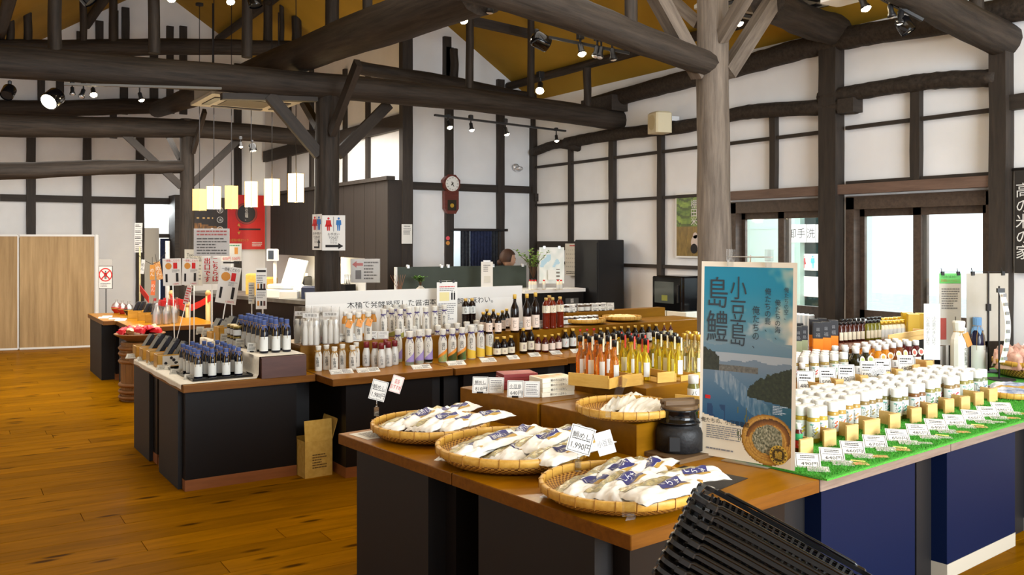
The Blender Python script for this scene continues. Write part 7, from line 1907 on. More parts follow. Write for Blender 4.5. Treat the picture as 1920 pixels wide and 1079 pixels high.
p = pd(1000, 530, 10.55); p.z = 1.131; t = thing('potted_plant', 'loose branching plant in a dark vase beside the map board', 'plant', p, 0); ob('vase', MB().lathe([(.03, 0), (.045, .02), (.035, .09), (.02, .13)], 16), M_black, t); plantlet(t, .12, .36, .22, 30, 5, M_leaf2, 9, .05)
p = gcp(748); t = thing('dried_branch', 'dry reddish twigs standing at the end of the green board', 'plant', p, 0); sm = MB()
for k in range(7): sm.tube([(0, 0, 0), (.02 * (k - 3) * .5, 0, .12), (.035 * (k - 3), .01 * k, .26)], [.004, .003, .0015], 5)
ob('twigs', sm, rgb('twig', (130, 84, 56), .8), t)
p = gcp(865); t = thing('paper_cup_tray', 'white paper cup tray with paper packets and a blue striped pick', 'tray', p, 0); ob('tray_body', MB().lathe([(.09, 0), (.12, .08), (.115, .08), (.085, .01)], 20), M_white, t); ob('packets', MB().box((0, 0, .085), (.16, .1, .03)), M_cream, t); ob('pick', MB().tube([(.02, -.05, .05), (.12, -.09, .11)], .006, 6), rgb('blue_pick', (120, 150, 200), .5), t)
c, w, h = at(902, 491, 924, 540, 10.3); sheet('menu_card', 'tall white card with a small plan and clip on the back counter', 'notice', c, w, h, FACE, [('print', R(4, 3, -.3, .3, .1, .4), M_grey), ('plan', Q(-.25, -.3, .3, -.05), MATS['greyish_card'])], extra=lambda t: (ob('clip', MB().box((0, 0, h * .52), (w * .6, .015, .02)), M_alu, t), pole(t, pd(913, 515, 10.3), 1.062, .005)))
b = wrapped('tiny white sample bottle on the back counter near the green board', .10, .018, [], None, (), 'sample bottles on the back counter')
for px in (922, 927, 932, 937, 941): p = gcp(px); place(b, p, FM)
b = make_bottle('sample_bottle', 'small sample bottle on the dark counter before the map board', 'bottle', [(.018, 0), (.02, .003), (.02, .08), (.012, .1)], M_lab2, [(.013, .098), (.013, .115)], M_redcap, 12, [('label', [(.0206, .01, .06, -1.4, 1.4, 8)], M_lab, [])], group='sample bottles on the dark counter')
for px in (994, 999, 1004, 1020, 1046, 1052): p = pd(px, 535, 10.5); p.z = 1.131; place(b, p, FM)
c, w, h = at(1011, 464, 1058, 532, 11.0)
def mapc(u, v):
    c = mixc((236, 236, 230), (216, 222, 216), nz(u * 5, v * 5) + .5)
    if .45 < v < .8 and nz(u * 4, v * 4, 3) > .18: c = (176, 208, 222)
    if v < .4 and int(u * 6) % 2 == 0 and int(v * 22) % 2 == 0 and u > .55: c = (110, 96, 80)
    return c
t = thing('map_board', 'map sheet in a clear holder on the counter beside the calendar', 'map', (c.x, c.y, c.z - h / 2), FACE + .05); link('print_sheet', print_mesh('print_sheet', w, h, 28, 40, mapc), t); ob('backing', MB().box((0, .012, h / 2), (w, .012, h)), M_acryl, t); ob('clips', MB().box((-w * .3, 0, h), (.03, .03, .03)).box((w * .3, 0, h), (.03, .03, .03)), M_alu, t)
ob('small_card', MB().box((0, -.06, .1), (.10, .003, .12), 0, Matrix.Rotation(-.15, 4, 'X')), M_white, t)
a = onx(1060, 457, XR - .075); b_ = onx(1089, 518, XR - .075); t = thing('calendar', 'wall calendar with a red heading beside the black cabinet', 'calendar', ((a + b_) / 2), -math.pi / 2)
w = abs(a.y - b_.y) * 1.0; h = a.z - b_.z; s_ = ob('sheet', MB().box((0, 0, 0), (w, .006, h)), rgb('calendar_paper', (218, 212, 198), .7), t); d = MB(); 
for i in range(5):
    for j in range(7): put_txt(d, str(i * 7 + j + 1), h * .055, ((-.39 + .13 * j) * w, -.005, (.30 - .13 * i) * h))
rows(d, -.42 * w, .42 * w, -.46 * h, -.36 * h, 2, -.005, 0, 3); ob('dates', d, M_ink, s_); d = MB(); rows(d, -.2 * w, .2 * w, .40 * h, .47 * h, 1, -.005, 0, 1); ob('heading', d, M_red, s_)
# black cabinet and fridge by the window wall
p = onx(1131, 590, XR - .25); cb_ = thing('black_cabinet', 'tall plain black cabinet against the window wall near the corner', 'cabinet', (XR - .31, p.y, 0), 0)
cz1 = onx(1128, 450, XR - .4).z; cw = .46
ob('cabinet_body', MB().box((0, 0, cz1 / 2), (.40, cw, cz1), bev=.006), M_black, cb_); ob('upper_door', MB().box((-.205, 0, cz1 * .77), (.012, cw * .96, cz1 * .42)), M_black, cb_); ob('lower_door', MB().box((-.205, 0, cz1 * .28), (.012, cw * .96, cz1 * .48)), M_black, cb_); ob('handle', MB().box((-.215, -cw * .40, cz1 * .5), (.012, .015, .08)), M_metal, cb_)
p = onx(1280, 600, XR - .3); fs = thing('fridge_stand', 'pair of white boxes under the small black fridge', 'stand', (XR - .36, p.y, 0), 0); fz = onx(1270, 584, XR - .5).z
for s in (-1, 1): ob('white_box', MB().box((0, s * .155, fz / 2), (.36, .295, fz), bev=.006), rgb('stand_white', (222, 216, 200), .5), fs); ob('box_print', rows(MB(), -.1, .1, fz * .55, fz * .9, 4, 0, 0, s + 3, M=T(-.182, s * .155, 0) @ rzm(-math.pi / 2)), M_grey, fs)
fr = thing('mini_fridge', 'small glossy black glass door fridge near the round pillar', 'fridge', (XR - .36, p.y, fz + .001), 0); fh = onx(1280, 519, XR - .5).z - fz
ob('case', MB().box((.03, 0, fh / 2), (.36, .46, fh), bev=.02), M_gloss, fr); dr = ob('door', MB().box((-.165, 0, fh / 2), (.03, .45, fh * .96), bev=.01), M_gloss, fr); ob('glass', MB().box((-.182, .03, fh * .52), (.004, .30, fh * .62)), rgb('fridge_glass', (74, 80, 78), .08), dr); ob('drink_pack', MB().box((-.1845, .02, fh * .36), (.002, .09, fh * .16)), rgb('drink_green', (128, 132, 60), .4), dr); ob('door_handle', MB().box((-.186, -.19, fh * .5), (.014, .02, fh * .5)), M_black, dr)
# rice terrace poster
def rice(u, v):
    if v > .48:
        c = mixc((66, 96, 44), (150, 176, 76), .5 + fnz(u * 4, v * 9)); 
        if int((v + .08 * math.sin(u * 6)) * 22) % 3 == 0: c = mixc(c, (52, 66, 36), .6)
    else: c = mixc((150, 122, 58), (104, 84, 40), fnz(u * 16, v * 6) + .5)
    return c
a = onx(1270, 366, XR - .03); b_ = onx(1338, 479, XR - .03); w = abs(a.y - b_.y); h = onx(1270, 366, XR - .03).z - onx(1272, 480, XR - .03).z
t = thing('rice_poster', 'poster of green rice terraces reading 棚田米, half hidden by the round pillar', 'poster', (XR - .03, (a.y + b_.y) / 2, onx(1272, 480, XR - .03).z), -math.pi / 2)
s_ = link('print_sheet', print_mesh('print_sheet', w, h, 30, 46, rice, y=-.012), t); ob('poster_frame', MB().box((0, 0, h / 2), (w + .04, .02, h + .04)), M_wframe, t); d = MB(); put_txt(d, '棚田米', h * .15, (0, -.016, h * .70), 0, True, 1.0); ob('lettering', d, M_white, s_); d = MB(); disc(d, w * .06, h * .22, h * .12, -.015); disc(d, w * .03, h * .33, h * .05, -.015); ob('farmer_picture', d, [rgb('farmer', (206, 190, 180), .6)], s_); d = MB(); disc(d, w * .0, h * .12, h * .08, -.0155); ob('dark_picture', d, M_ink, s_)
# speaker box high on the window wall
a = onx(1252, 222, XR - .12); t = thing('wall_speaker', 'square cream loudspeaker high on the window wall', 'speaker', (XR - .24, a.y, a.z + .05), -math.pi / 2 - .25); ob('box', MB().box((0, 0, -.11), (.24, .2, .24), bev=.02), rgb('cream_plastic', (206, 196, 166), .5), t); ob('grille', octa(.085, -.104, -.101, MB(), -.11, 0, 24), rgb('cream_grille', (188, 176, 140), .6), t); ob('bracket', MB().box((0, .15, -.06), (.10, .14, .05)), M_alu, t)
# black banner with white characters at the picture edge
a = onx(1903, 318, XR - .03); b_ = onx(1975, 318, XR - .03); z0 = onx(1903, 512, XR - .03).z; w = abs(a.y - b_.y); h = a.z - z0
t = thing('hanging_banner', 'black vertical banner with white characters at the right picture edge', 'banner', (XR - .035, (a.y + b_.y) / 2, z0), -math.pi / 2); ob('cloth', MB().box((0, 0, h / 2), (w, .008, h)), rgb('banner_black', (44, 40, 36), .8), t); d = MB(); put_txt(d, '高の米の家', h * .15, (-w * .26, -.006, h * .5), 0, True, 1.08); ob('lettering', d, M_white, t); ob('hanging_rod', MB().tube([(-w * .55, 0, h), (w * .55, 0, h)], .012, 8), M_ink, t)

# --- behind the green mat: window-side table and its goods
wt = table('brown maroon topped low table along the windows behind the dressing bottles', (4.90, 4.12, 0), .0, 1.90, .74, zt=.93)
M_marT = grain('maroon_top', lin((96, 52, 40)), lin((112, 64, 50)), (1, 8, 8), 2, .25, .02)
for c_ in wt.children:
    if c_.name.startswith('tabletop'): c_.data.materials[0] = M_marT
def boxset(label, pts, w, d, h, low, top, group, text):
    pr = thing('gift_box', label, 'box', (0, 0, -90), 0, group)
    ob('lower_part', MB().box((0, 0, h * .22), (w, d, h * .44), bev=.002), low, pr); u_ = ob('upper_part', MB().box((0, 0, h * .72), (w, d, h * .56), bev=.002), top, pr)
    if text: tm = MB(); put_txt(tm, text, h * .16, (0, -d / 2 - .001, h * .56), w=w * .7); put_txt(tm, '醤', h * .13, (0, -d / 2 - .001, h * .76)); ob('lettering', tm, M_grey, u_)
    for p in pts: place(pr, p, FM - .25)
M_bxb = rgb('box_black', (40, 40, 44), .4); M_bxo = rgb('box_orange', (240, 136, 24), .45); M_bxg = rgb('box_green_print', (150, 156, 120), .6); M_bxy = rgb('box_gold', (204, 166, 30), .4)
WZ = .931
def wpt(px, py): p = gp(px, py, WZ); return Vector((p.x, p.y, WZ))
boxset('black over orange gift box behind the dressing bottles', [wpt(1533, 658), wpt(1548, 656), wpt(1562, 652), wpt(1526, 650), wpt(1541, 648)], .066, .066, .20, M_bxo, M_bxb, 'black and orange gift boxes', '福')
boxset('black over green printed gift box beside the poster edge', [wpt(1497, 660), wpt(1508, 658), wpt(1500, 652)], .045, .045, .175, M_bxg, M_bxb, 'black and green gift boxes', '島')
boxset('golden yellow gift box near the white placard', [wpt(1712, 634), wpt(1728, 632), wpt(1701, 630)], .085, .085, .19, M_bxy, M_bxy, 'golden gift boxes', None)
M_dkb = rgb('dark_amber_bottle', (66, 24, 14), .15)
b1_ = make_bottle('mini_bottle', 'small dark amber bottle with black cap in the row behind the dressing bottles', 'bottle', [(.022, 0), (.024, .003), (.024, .10), (.012, .125), (.012, .135)], M_dkb, [(.014, .130), (.014, .152)], M_bcap, 12, [('label', [(.0246, .015, .075, -.6, .6, 6)], M_lab2, [])], group='dark amber mini bottles')
b2_ = make_bottle('mini_bottle', 'small olive oil bottle with black cap in the row behind the dressing bottles', 'bottle', [(.022, 0), (.024, .003), (.024, .10), (.012, .125), (.012, .135)], rgb('olive_oil', (112, 108, 28), .15), [(.014, .130), (.014, .152)], M_bcap, 12, [('label', [(.0246, .015, .075, -.6, .6, 6)], M_lab2, [])], group='olive oil mini bottles')
b3_ = make_bottle('mini_bottle', 'small cream bottle with gold cap in the row behind the dressing bottles', 'bottle', [(.022, 0), (.024, .003), (.024, .09), (.016, .108), (.016, .115)], M_lab2, [(.019, .110), (.019, .142)], M_gcap, 12, [('label', [(.0246, .015, .075, -1.4, 1.4, 8)], M_lab, [])], group='cream mini bottles with gold caps')
for k, px in enumerate(range(1576, 1624, 8)): 
    for r_ in range(2): place(b1_, wpt(px + 2 * r_, 642 - 7 * r_ - k * .6), FM)
for k, px in enumerate(range(1626, 1648, 7)): 
    for r_ in range(2): place(b2_, wpt(px + 2 * r_, 638 - 7 * r_ - k * .6), FM)
for k, px in enumerate(range(1652, 1698, 8)): 
    for r_ in range(2): place(b3_, wpt(px + 2 * r_, 636 - 7 * r_ - k * .6), FM)
a = pd(1666, 647, 6.35); b = pd(1737, 641, 6.75); ca2 = math.atan2((b - a).y, (b - a).x); cl2 = math.hypot((b - a).x, (b - a).y)
cr_ = thing('wooden_crate', 'pale wooden crate wall behind the red tagged bottles', 'crate', (a.x, a.y, .966), ca2)
for k in range(2): ob('board', MB().box((cl2 / 2, 0, .018 + .036 * k), (cl2, .012, .034), bev=.002), M_pale, cr_)
ob('side_board', MB().box((cl2 - .01, .05, .035), (.012, .09, .07)), M_pale, cr_)
riser('dark brown box under the pale wooden crate', (a.x, a.y, TZ), ca2, cl2, .12, .229, M_dark)
# placard, notices and big bottles
c, w, h = at(1733, 570, 1762, 675, 6.3); t = sheet('placard', 'white placard with a column of faint characters on a wooden stick', 'sign', c, w, h, FACE - .15, [('print', lambda mb, w, h, y: [put_txt(mb, '小豆島の手しぼり', h * .07, (x * w, y, .02 * h), 0, True, 1.0) for x in (-.25, .12)], M_grey)]); ob('stick', MB().box((.01, .006, -h * .5 - .05), (.012, .008, h + .26)), M_pale, t); ob('stick_foot', MB().box((.01, .006, -c.z + JZ + .004), (.06, .06, .008)), M_pale, t); ob('stick_lower', MB().box((.01, .006, (-c.z + JZ - h / 2) / 2), (.012, .008, c.z - JZ - h / 2 + .02)), M_pale, t)
def dclip(t, w, h):
    for x in (-.36, .36): ob('clip', MB().box((x * w, -.004, h / 2), (.022, .02, .03)).tube([(x * w, 0, h / 2), (x * w - .008, 0, h / 2 + .04)], .003, 5), M_black, t)
    ob('wire', MB().tube([(-.4 * w, 0, h / 2 + .012), (.4 * w, 0, h / 2 + .012)], .0022, 6), M_ink, t)
c, w, h = at(1761, 513, 1802, 648, 6.9)
t = sheet('notice_sheet', 'white notice with green headed strip and product pictures on a clip stand', 'notice', c, w, h, FACE, [('green_strip', Q(-.5, .36, .48, .5), rgb('strip_green', (110, 206, 110), .5)), ('lettering', Tt('小豆島の醤油会社へ', .04, 0, .455), M_ink), ('red_lettering', Tt('賞味期限についてのお知らせ', .04, 0, .40), M_red), ('print', R(9, 4, -.4, .42, .0, .30), M_grey), ('picture', Q(-.45, -.42, -.18, -.12), rgb('picture_red', (196, 90, 84), .6)), ('bottle_picture', lambda mb, w, h, y: mb.quad((.2 * w, y, -.4 * h), (.28 * w, y, -.4 * h), (.28 * w, y, -.18 * h), (.2 * w, y, -.18 * h)).quad((.225 * w, y, -.18 * h), (.255 * w, y, -.18 * h), (.255 * w, y, -.1 * h), (.225 * w, y, -.1 * h)), M_ink)]); dclip(t, w, h); pole(t, c, .002, .005, M_ink)
c, w, h = at(1810, 513, 1893, 640, 6.6); M_trans = speck('back_of_sheet', lin((160, 154, 142)), lin((168, 162, 152)), 5, .5, 0)
t = sheet('large_sheet', 'large blank sheet seen from its back, hanging on a black clip stand', 'notice', c, w, h, FACE + .1, m=M_trans); dclip(t, w, h); ob('pole', MB().tube([(0, -.012, h / 2 + .012), (0, -.012, -c.z + TZ + .012)], .006, 8).box((0, -.012, 0), (.03, .02, .05)), M_ink, t); ob('pole_foot', MB().lathe([(.10, -c.z + TZ + .009), (.10, -c.z + TZ + .014)], 20), M_ink, t)
c, w, h = at(1871, 545, 1884, 680, 6.2)
t = thing('curved_strip', 'narrow curling printed strip clipped to a thin black rod', 'notice', c, FACE); ob('strip', MB().grid(lambda u, v: ((u - .5) * w * .8 + .03 * math.sin(v * 3), -.03 * math.sin(v * 3.1), (.5 - v) * h), 3, 14), M_white, t); d = MB(); 
for k in range(8): d.quad((-.012 + .03 * math.sin((k + .5) / 8 * 3), -.036, (.5 - (k + .3) / 8) * h), (.012 + .03 * math.sin((k + .5) / 8 * 3), -.036, (.5 - (k + .3) / 8) * h), (.012 + .03 * math.sin((k + .5) / 8 * 3), -.036, (.5 - (k + .7) / 8) * h), (-.012 + .03 * math.sin((k + .5) / 8 * 3), -.036, (.5 - (k + .7) / 8) * h))
ob('print', d, M_grey, t); ob('rod', MB().tube([(-.012, .006, h / 2 + .03), (-.012, .006, -c.z + TZ + .01)], .006, 8), M_ink, t); ob('clip', MB().box((-.005, 0, h / 2), (.05, .02, .03)), M_black, t); ob('foot', MB().lathe([(.09, -c.z + TZ + .009), (.09, -c.z + TZ + .015)], 20), M_ink, t)
b = wrapped('large bottle fully wrapped in white paper with a brown tag, behind the dressing rows', .38, .055, [('生搾醤油', .034, .13, .55, M_ink)], M_tan, (), extra=lambda t: ob('kraft_tag', MB().box((0, 0, 0), (.05, .0015, .10)), M_tag, t, loc=(.045, -.04, .25), rot=(-.1, -.35, .4)))
p = N(4.42, .98, JZ); place(b, p, FACE)
b = bluebottle('large dark blue bottle with light blue paper hood beside the white wrapped one', .40, .052, None); b.children[0].data.materials[0] = rgb('deep_blue_glass', (20, 22, 52), .1)
for c_ in b.children:
    if c_.name.startswith('paper_hood'): c_.data = c_.data.copy(); c_.data.materials[0] = rgb('light_blue_hood', (96, 140, 186), .7)
p = N(4.60, .93, JZ); place(b, p, FACE)
p = N(4.74, .55); fb = bamboo_tray('deep woven tray of pinkish bagged snacks at the right picture edge', (p.x, p.y, JZ + .001), .31, .12)
M_pinkbag = speck('pink_bag', lin((176, 130, 116)), lin((214, 176, 160)), 18, .3, .2)
for k in range(9):
    a = k * .72; q = .22 if k else 0; fn = packet_fn(.17, .22, .13, 400 + k)
    tag(ob('snack_bag', MB().grid(lambda u, v: fn(u, v), 12, 12).grid(lambda u, v: Vector((fn(1 - u, v).x, fn(1 - u, v).y, 0)), 2, 2), M_pinkbag, loc=(p.x + q * math.cos(a), p.y + q * math.sin(a), JZ + .05 + (.03 if k else .07)), rot=(.25 * math.sin(a), .2, a)), 'pinkish clear bag of snacks heaped in the deep woven tray', 'snack bag', 'pinkish snack bags in the deep tray')
p = gp(1893, 745, JZ); bamboo_tray('low woven tray of fish packs at the right end of the green mat', (p.x + .02, p.y, JZ + .001), .155, .04)
M_fish = speck('fish_pack', lin((110, 126, 156)), lin((206, 210, 220)), 14, .2, .15)
for k in range(5):
    fn = packet_fn(.10, .24, .035, 500 + k); tag(ob('fish_pack', MB().grid(lambda u, v: fn(u, v), 10, 16).grid(lambda u, v: Vector((fn(1 - u, v).x, fn(1 - u, v).y, 0)), 2, 2), M_fish if k != 2 else M_gold, loc=(p.x - .03 + .03 * k, p.y + .02 * k - .04, JZ + .018 + .006 * k), rot=(0, 0, .3 + .12 * k)), 'silvery fish pack in clear film on the low woven tray, %s of five' % ordn[k], 'fish pack')
# ================================================================== lamps
M_shade = mat('paper_shade', lin((240, 220, 160)), .8, emis=(1.0, .80, .42), estr=2.6); M_shade_off = mat('paper_shade_dim', lin((214, 186, 106)), .8, emis=(1.0, .74, .30), estr=.16)
def pendant(label, px, y0, y1, wpx, d, lit):
    c = pd(px, (y0 + y1) / 2, d); h = pxw(y1 - y0, d); w = pxw(wpx, d) * .92
    t = thing('pendant_lamp', label, 'pendant lamp', c, .5)
    sh_ = MB()
    for k in range(4):
        a = math.pi / 2 * k; M = Matrix.Rotation(a, 4, 'Z'); sh_.box((0, -w / 2, 0), (w, .004, h), 0, M)
    ob('shade', sh_, M_shade if lit else M_shade_off, t)
    fr = MB()
    for sx in (-1, 1):
        for sy in (-1, 1): fr.box((sx * w / 2, sy * w / 2, 0), (.008, .008, h + .006))
    ob('shade_frame', fr, M_pale, t)
    zt_ = roof(c.x) - c.z - .02
    ob('cable', MB().tube([(0, 0, h * .3), (0, 0, min(zt_, 2.6))], .005, 5), M_ink, t); ob('bulb', MB().lathe([(.004, -.05), (.03, -.03), (.034, 0), (.02, .035), (.014, .06)], 12), M_bulbw if lit else M_lab, t)
    ob('canopy', MB().lathe([(.05, min(zt_, 2.6) - .03), (.05, min(zt_, 2.6))], 14), M_ink, t)
    if lit:
        l = bpy.data.lights.new('pendant_light', 'POINT'); l.energy = 9; l.color = (1, .78, .45); l.shadow_soft_size = .08; o = link('pendant_light', l, t, (0, 0, -h * .6))
for a in (('dim pendant lamp, first from the left of the row', 374, 355, 395, 18, 11.9, False), ('lit pendant lamp, second from the left of the row', 401, 350, 392, 19, 11.5, True), ('dim pendant lamp, third from the left of the row', 434, 349, 392, 17, 11.2, False), ('lit pendant lamp, fourth from the left of the row', 471, 341, 388, 17, 10.8, True), ('lit pendant lamp, fifth from the left of the row', 510, 336, 385, 21, 10.3, True), ('lit pendant lamp nearest the toilet sign pillar', 555, 326, 379, 22, 9.8, True)): pendant(*a)
M_lampb = rgb('lamp_black', (26, 26, 28), .4)
def spot(label, px, py, d, lit, aim=(0, .2, -1), size=1.0, up=.16, big=False, power=0, warm=True, topz=None):
    """small track spotlight whose lamp face is at the pixel, hanging from up above it"""
    c = pd(px, py, d); t = thing('track_spotlight', label, 'spotlight', c, 0)
    q = Vector(aim).normalized().to_track_quat('-Z', 'Y').to_matrix().to_4x4(); s = size
    if big:
        ob('lamp_head', MB().lathe([(.085 * s, 0), (.09 * s, .01), (.09 * s, .16 * s), (.07 * s, .19 * s), (.02 * s, .2 * s)], 20, cap=False), M_gloss, t, M=q); ob('lamp_face', MB().lathe([(.001, .012), (.08 * s, .012)], 20, cap=False), M_bulbw if lit else M_lampb, t, M=q)
    else:
        ob('lamp_head', MB().lathe([(.022 * s, .03 * s), (.036 * s, .008 * s), (.03 * s, .03 * s), (.022 * s, .05 * s), (.022 * s, .10 * s), (.010 * s, .11 * s)], 14, cap=False), M_lampb, t, M=q); ob('bulb', MB().lathe([(.003, -.004), (.02 * s, 0), (.032 * s, .012), (.022 * s, .04 * s), (.014 * s, .06 * s)], 14), (M_bulb if lit == 2 else M_bulbw) if lit else M_alu, t, M=q)
    b = q.to_3x3() @ Vector((0, 0, .10 * s if not big else .15 * s))
    ob('arm', MB().tube([b, b + Vector((0, 0, up * .6)), b + Vector((0, 0, up))], .009 * s, 6), M_lampb, t); ob('mount', MB().box((b.x, b.y, b.z + up), (.05 * s, .05 * s, .05 * s), bev=.006), M_lampb, t)
    if lit and power:
        l = bpy.data.lights.new('lamp_light', 'SPOT'); l.energy = power; l.color = (1, .86, .66) if warm else (1, .93, .82); l.spot_size = math.radians(95); l.spot_blend = .7; l.shadow_soft_size = .05
        o = link('lamp_light', l, t); o.rotation_euler = Vector(aim).to_track_quat('-Z', 'Y').to_euler(); o.location = Vector(aim).normalized() * .05
D1 = 8.6
for a in (('dark round spotlight at the far left under the long log beam', 12, 180, 7.6, 0, (-.3, -.6, -.7), .6, .06, True), ('large lit drum spotlight under the long log beam at the far left', 90, 192, 7.7, 1, (-.6, -.7, -.6), .85, .05, True, 30),
          ('tiny unlit spotlight right of the large drum spotlight', 136, 178, 7.85, 0, (0, -.3, -1), .7, .05), ('tiny hanging spotlight left of the lit one under the long log', 152, 183, 7.9, 0, (-.3, -.3, -1), .8, .06), ('lit small spotlight on the thin rail under the long log', 176, 180, 7.95, 2, (0, -.6, -.7), .9, .05, False, 25), ('small tilted spotlight on the thin rail, farther right', 266, 190, 8.1, 1, (.2, -.3, -1), .8, .10),
          ('bright bulb near the top left of the picture', 322, 1, 8.0, 2, (0, -.5, -.8), 1.1, .10, False, 30), ('bright bulb right of it near the top of the picture', 433, 6, 8.0, 2, (0, -.5, -.8), 1.1, .10, False, 30), ('dark bell shaped spotlight near the top, right of the bulbs', 480, 12, 8.2, 0, (.2, -.2, -1), .7, .1, True), ('grey bell shaped spotlight cut by the top left edge', 172, 4, 8.0, 0, (.6, -.2, -.7), .8, .1, True),
          ('lit bulb beside the huge dark log', 871, 42, 8.4, 2, (0, -.5, -.8), 1.1, .08, False, 40), ('small dark spotlight under the curved log beam', 918, 26, 6.3, 0, (0, .2, -1), .9, .12), ('black half dome spotlight under the curved log', 1027, 84, 7.4, 0, (.8, -.1, -.3), .75, .06, True),
          ('lit bulb under the curved log beam', 1092, 104, 7.0, 2, (-.1, -.4, -.9), 1.0, .07, False, 40), ('left one of two dark spotlights under the curved log', 1115, 108, 7.0, 0, (-.3, 0, -1), .9, .07), ('right one of two dark spotlights under the curved log', 1124, 110, 7.0, 0, (-.2, 0, -1), .9, .07), ('dark spotlight under the curved log nearest the pillar', 1151, 114, 7.0, 0, (.2, 0, -1), .9, .07),
          ('brightest bulb by the slim strut over the long log', 1012, 172, 9.9, 2, (-.4, -.5, -.7), 1.4, .10, False, 50), ('lit bulb under the long log over the clock', 844, 241, 9.6, 2, (0, -.5, -.8), .9, .06, False, 34), ('small lit spotlight under the long log, right of the clock bulb', 885, 246, 9.75, 1, (0, -.3, -1), .9, .07, False, 34), ('small lit spotlight under the long log, middle of the row', 951, 254, 10.0, 1, (.1, -.3, -1), .9, .08, False, 34), ('small lit spotlight under the end of the long log', 1044, 266, 10.4, 1, (-.1, -.3, -1), .8, .07, False, 34),
          ('small spotlight left of the bell lamp under the far log', 452, 277, 12.4, 1, (0, -.3, -1), .8, .06), ('lit bell shaped lamp under the far log', 475, 284, 12.3, 1, (.1, -.2, -1), .55, .06, True, 20),
          ('lit bulb between the braces of the round pillar', 1388, 47, 7.7, 2, (0, -.4, -.9), 1.0, .12, False, 40), ('lit bulb near the top right of the picture', 1625, 19, 6.4, 2, (0, -.4, -.9), 1.1, .12, False, 40), ('dark spotlight under the right log, left of the white bulb', 1673, 34, 6.3, 0, (.3, 0, -1), .9, .06), ('white bulb spotlight under the right log', 1690, 48, 6.3, 1, (.1, 0, -1), 1.0, .08, False, 30), ('silver round spotlight under the right log', 1704, 60, 6.3, 0, (.2, -.4, -.8), .6, .08, True)):
    spot(*a)
# rails
for a, b, lb in ((pd(120, 158, 7.75), pd(415, 166, 8.4), 'thin grey lighting rail under the long log beam'), (pd(1030, 70, 7.15), pd(1180, 100, 7.0), 'thin dark lighting rail under the curved log beam'), (pd(815, 216, 9.45), pd(1060, 246, 10.5), 'dark lighting rail under the right half of the long log'), (pd(1640, -10, 6.35), pd(1730, 38, 6.3), 'dark lighting rail under the right log')):
    d = b - a; M = d.to_track_quat('X', 'Z').to_matrix().to_4x4(); M.translation = a
    tag(ob('lighting_rail', MB().box((d.length / 2, 0, 0), (d.length, .035, .02)), rgb('rail_grey', (96, 94, 90), .6) if 'grey' in lb else M_lampb, M=M), lb, 'rail')
a = pd(415, 181, 8.55); b = pd(595, 190, 9.0); tag(timber(None, 'trim_4', a, b, .06, .10, 'y'), 'dark packing board under the long log', 'trim', kind='structure')
# ceiling cassettes of the air conditioning
def cassette(label, c, rz, s, tilt=0):
    t = thing('air_conditioner', label, 'air conditioner', c, 0); t.rotation_euler = (0, 0, rz)
    ob('casing', MB().box((0, 0, .12), (s, s, .20)), rgb('ac_grey', (150, 148, 142), .6), t); p_ = ob('panel', MB().box((0, 0, 0), (s * 1.08, s * 1.08, .05), bev=.02), rgb('ac_panel', (168, 166, 158), .5), t)
    ob('intake_grille', MB().box((0, 0, -.027), (s * .55, s * .55, .008)), rgb('ac_grille', (92, 86, 74), .7), p_)
    for k in range(4): ob('vent_flap', MB().box((0, -s * .41, -.028), (s * .62, s * .09, .012)), M_lampb, p_, rot=(0, 0, k * math.pi / 2))
    ob('hanging_rods', MB().tube([(-s * .4, 0, .2), (-s * .4, 0, 1.0)], .008, 5).tube([(s * .4, 0, .2), (s * .4, 0, 1.0)], .008, 5), M_ink, t)
cassette('square ceiling air conditioner behind the long log over the pendant lamps', pd(462, 190, 9.65), 0, .88)
cassette('square ceiling air conditioner at the top behind the round pillar', pd(1440, 4, 7.9), 0, .85)
t = thing('air_vent', 'white round edged vent at the top right of the picture', 'vent', pd(1585, -6, 6.6), 0); ob('vent_body', MB().box((0, 0, 0), (.22, .3, .06), bev=.02), M_wframe, t)
l = bpy.data.lights.new('kitchen_light', 'POINT'); l.energy = 55; l.color = (1, .82, .52); l.shadow_soft_size = .1; link('kitchen_light', l, None, (XQ - .15, 13.4, 1.42))
l = bpy.data.lights.new('hatch_light', 'POINT'); l.energy = 14; l.color = (.92, .97, 1); l.shadow_soft_size = .15; link('hatch_light', l, None, ((hx0 + hx1) / 2, YM + .5, 2.2))
l = bpy.data.lights.new('far_room_light', 'POINT'); l.energy = 30; l.color = (.95, 1, 1); l.shadow_soft_size = .15; link('far_room_light', l, None, (ony(300, 410, YL).x, YL + .6, 2.3))
placed_cleanup()
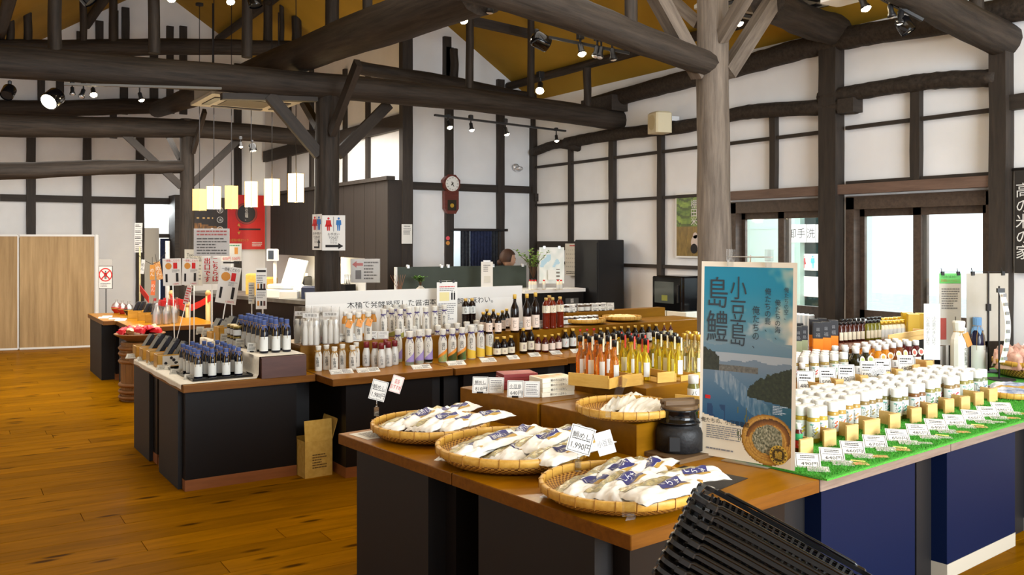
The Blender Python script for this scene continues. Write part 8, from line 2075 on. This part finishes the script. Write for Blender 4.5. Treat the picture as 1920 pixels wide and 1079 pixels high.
# ------------------------------------------------------------------ rows of alike things: say which one by its row and place
def row_labels():
    sets = {}
    for o in bpy.data.objects:
        if o.parent is None and o.get('group') and o.get('label'): sets.setdefault((o['group'], o['label']), []).append(o)
    for (g, lab), os_ in sets.items():
        if len(os_) < 2 or 'sweets' in g or 'snack' in g: continue
        base = SHORT.get(g, lab.split(',')[0])
        near = 'dressing' in g or 'oil bottles with' in g or g == 'small amber oil bottles' and False
        P = []
        for o in os_:
            q = Vector(o.location) - C0
            P.append((q.dot(EA), q.dot(EB), o) if near else (o.location.y, o.location.x, o))
        lev = {}
        for p in P: lev.setdefault(round(p[2].location.z, 2), []).append(p)
        P.sort(key=lambda p: p[0])
        rows_ = [[P[0]]]
        for p in P[1:]:
            if p[0] - rows_[-1][0][0] > (.045 if near else .05): rows_.append([])
            rows_[-1].append(p)
        for i, rw in enumerate(rows_):
            rw.sort(key=lambda p: (p[1], -p[2].location.z))
            rn = '' if len(rows_) == 1 else ', %s row' % ('front' if i == 0 else 'back' if i == len(rows_) - 1 else ordn[i])
            for k, p in enumerate(rw):
                p[2]['label'] = base + (rn if len(rw) == 1 else ', %s from left%s' % (ordn[k] if k < 12 else 'last', rn))
SHORT = {'small paper wrapped bottles with tan cord': 'small paper wrapped bottle with tan cord', 'small white bottles with maroon caps': 'small white bottle with maroon cap',
         'purple corded bottles with a lavender band': 'purple corded bottle with lavender band', 'purple corded bottles with orange and green bands': 'purple corded bottle with orange green bands', 'purple corded bottles with a yellow foot': 'purple corded bottle with yellow foot',
         'short dark bottles with floral labels': 'short dark bottle with floral label', 'taller dark bottles with cream labels': 'taller dark bottle with cream label', 'short red brown bottles': 'short red brown sauce bottle',
         'dark bottles with a red stroke label': 'dark bottle with red stroke label', 'brown bottles with red caps': 'brown dressing bottle with red cap', 'dark gold capped bottles in the long row': 'dark gold capped bottle behind the orange oil', 'dark red bottles with coloured labels': 'dark red vinegar bottle with gold cap',
         'paper wrapped bottles with brown tags': 'paper wrapped bottle with brown hanging tag', 'small amber oil bottles': 'small amber oil bottle among wrapped bottles', 'purple corded bottles with an olive foot': 'purple corded bottle with olive foot', 'purple corded bottles with a plain foot': 'purple corded bottle with plain foot',
         'large black plastic bottles': 'large black plastic soy sauce bottle', 'dark dashi bottles on the display box': 'dark dashi bottle with gold cap', 'tall dark dashi bottles': 'tall dark dashi bottle with large label', 'large red brown plastic bottles': 'large red brown plastic bottle',
         'small preserve jars at the back': 'small brown preserve jar with white label', 'small blue hooded bottles on the black tray': 'small blue hooded bottle on black tray', 'larger blue hooded bottles on the draped box': 'larger blue hooded bottle on draped box', 'squat jars beside the hooded bottles': 'squat dark jar with gold lid',
         'black and orange gift boxes': 'black over orange gift box', 'black and green gift boxes': 'black over green gift box', 'golden gift boxes': 'golden yellow gift box', 'dark amber mini bottles': 'small dark amber black capped bottle', 'olive oil mini bottles': 'small olive oil black capped bottle', 'cream mini bottles with gold caps': 'small cream bottle with gold cap',
         'sample bottles on the dark counter': 'small red capped sample bottle on dark counter'}
for o in bpy.data.objects:
    g = o.get('group', '')
    if g.endswith('dressing bottles front rows on the green mat'): SHORT[g] = g[:-len('labelled dressing bottles front rows on the green mat')] + 'label bottle on green mat'
    elif g.endswith('dressing bottles back rows behind the poster'): SHORT[g] = g[:-len('labelled dressing bottles back rows behind the poster')] + 'label bottle on back box'
    elif g.endswith('tagged dressing bottles'): SHORT[g] = g[:-1]
    elif ' oil bottles with ' in g: SHORT[g] = 'slim ' + g.replace('bottles', 'bottle').replace('caps', 'cap')
row_labels()
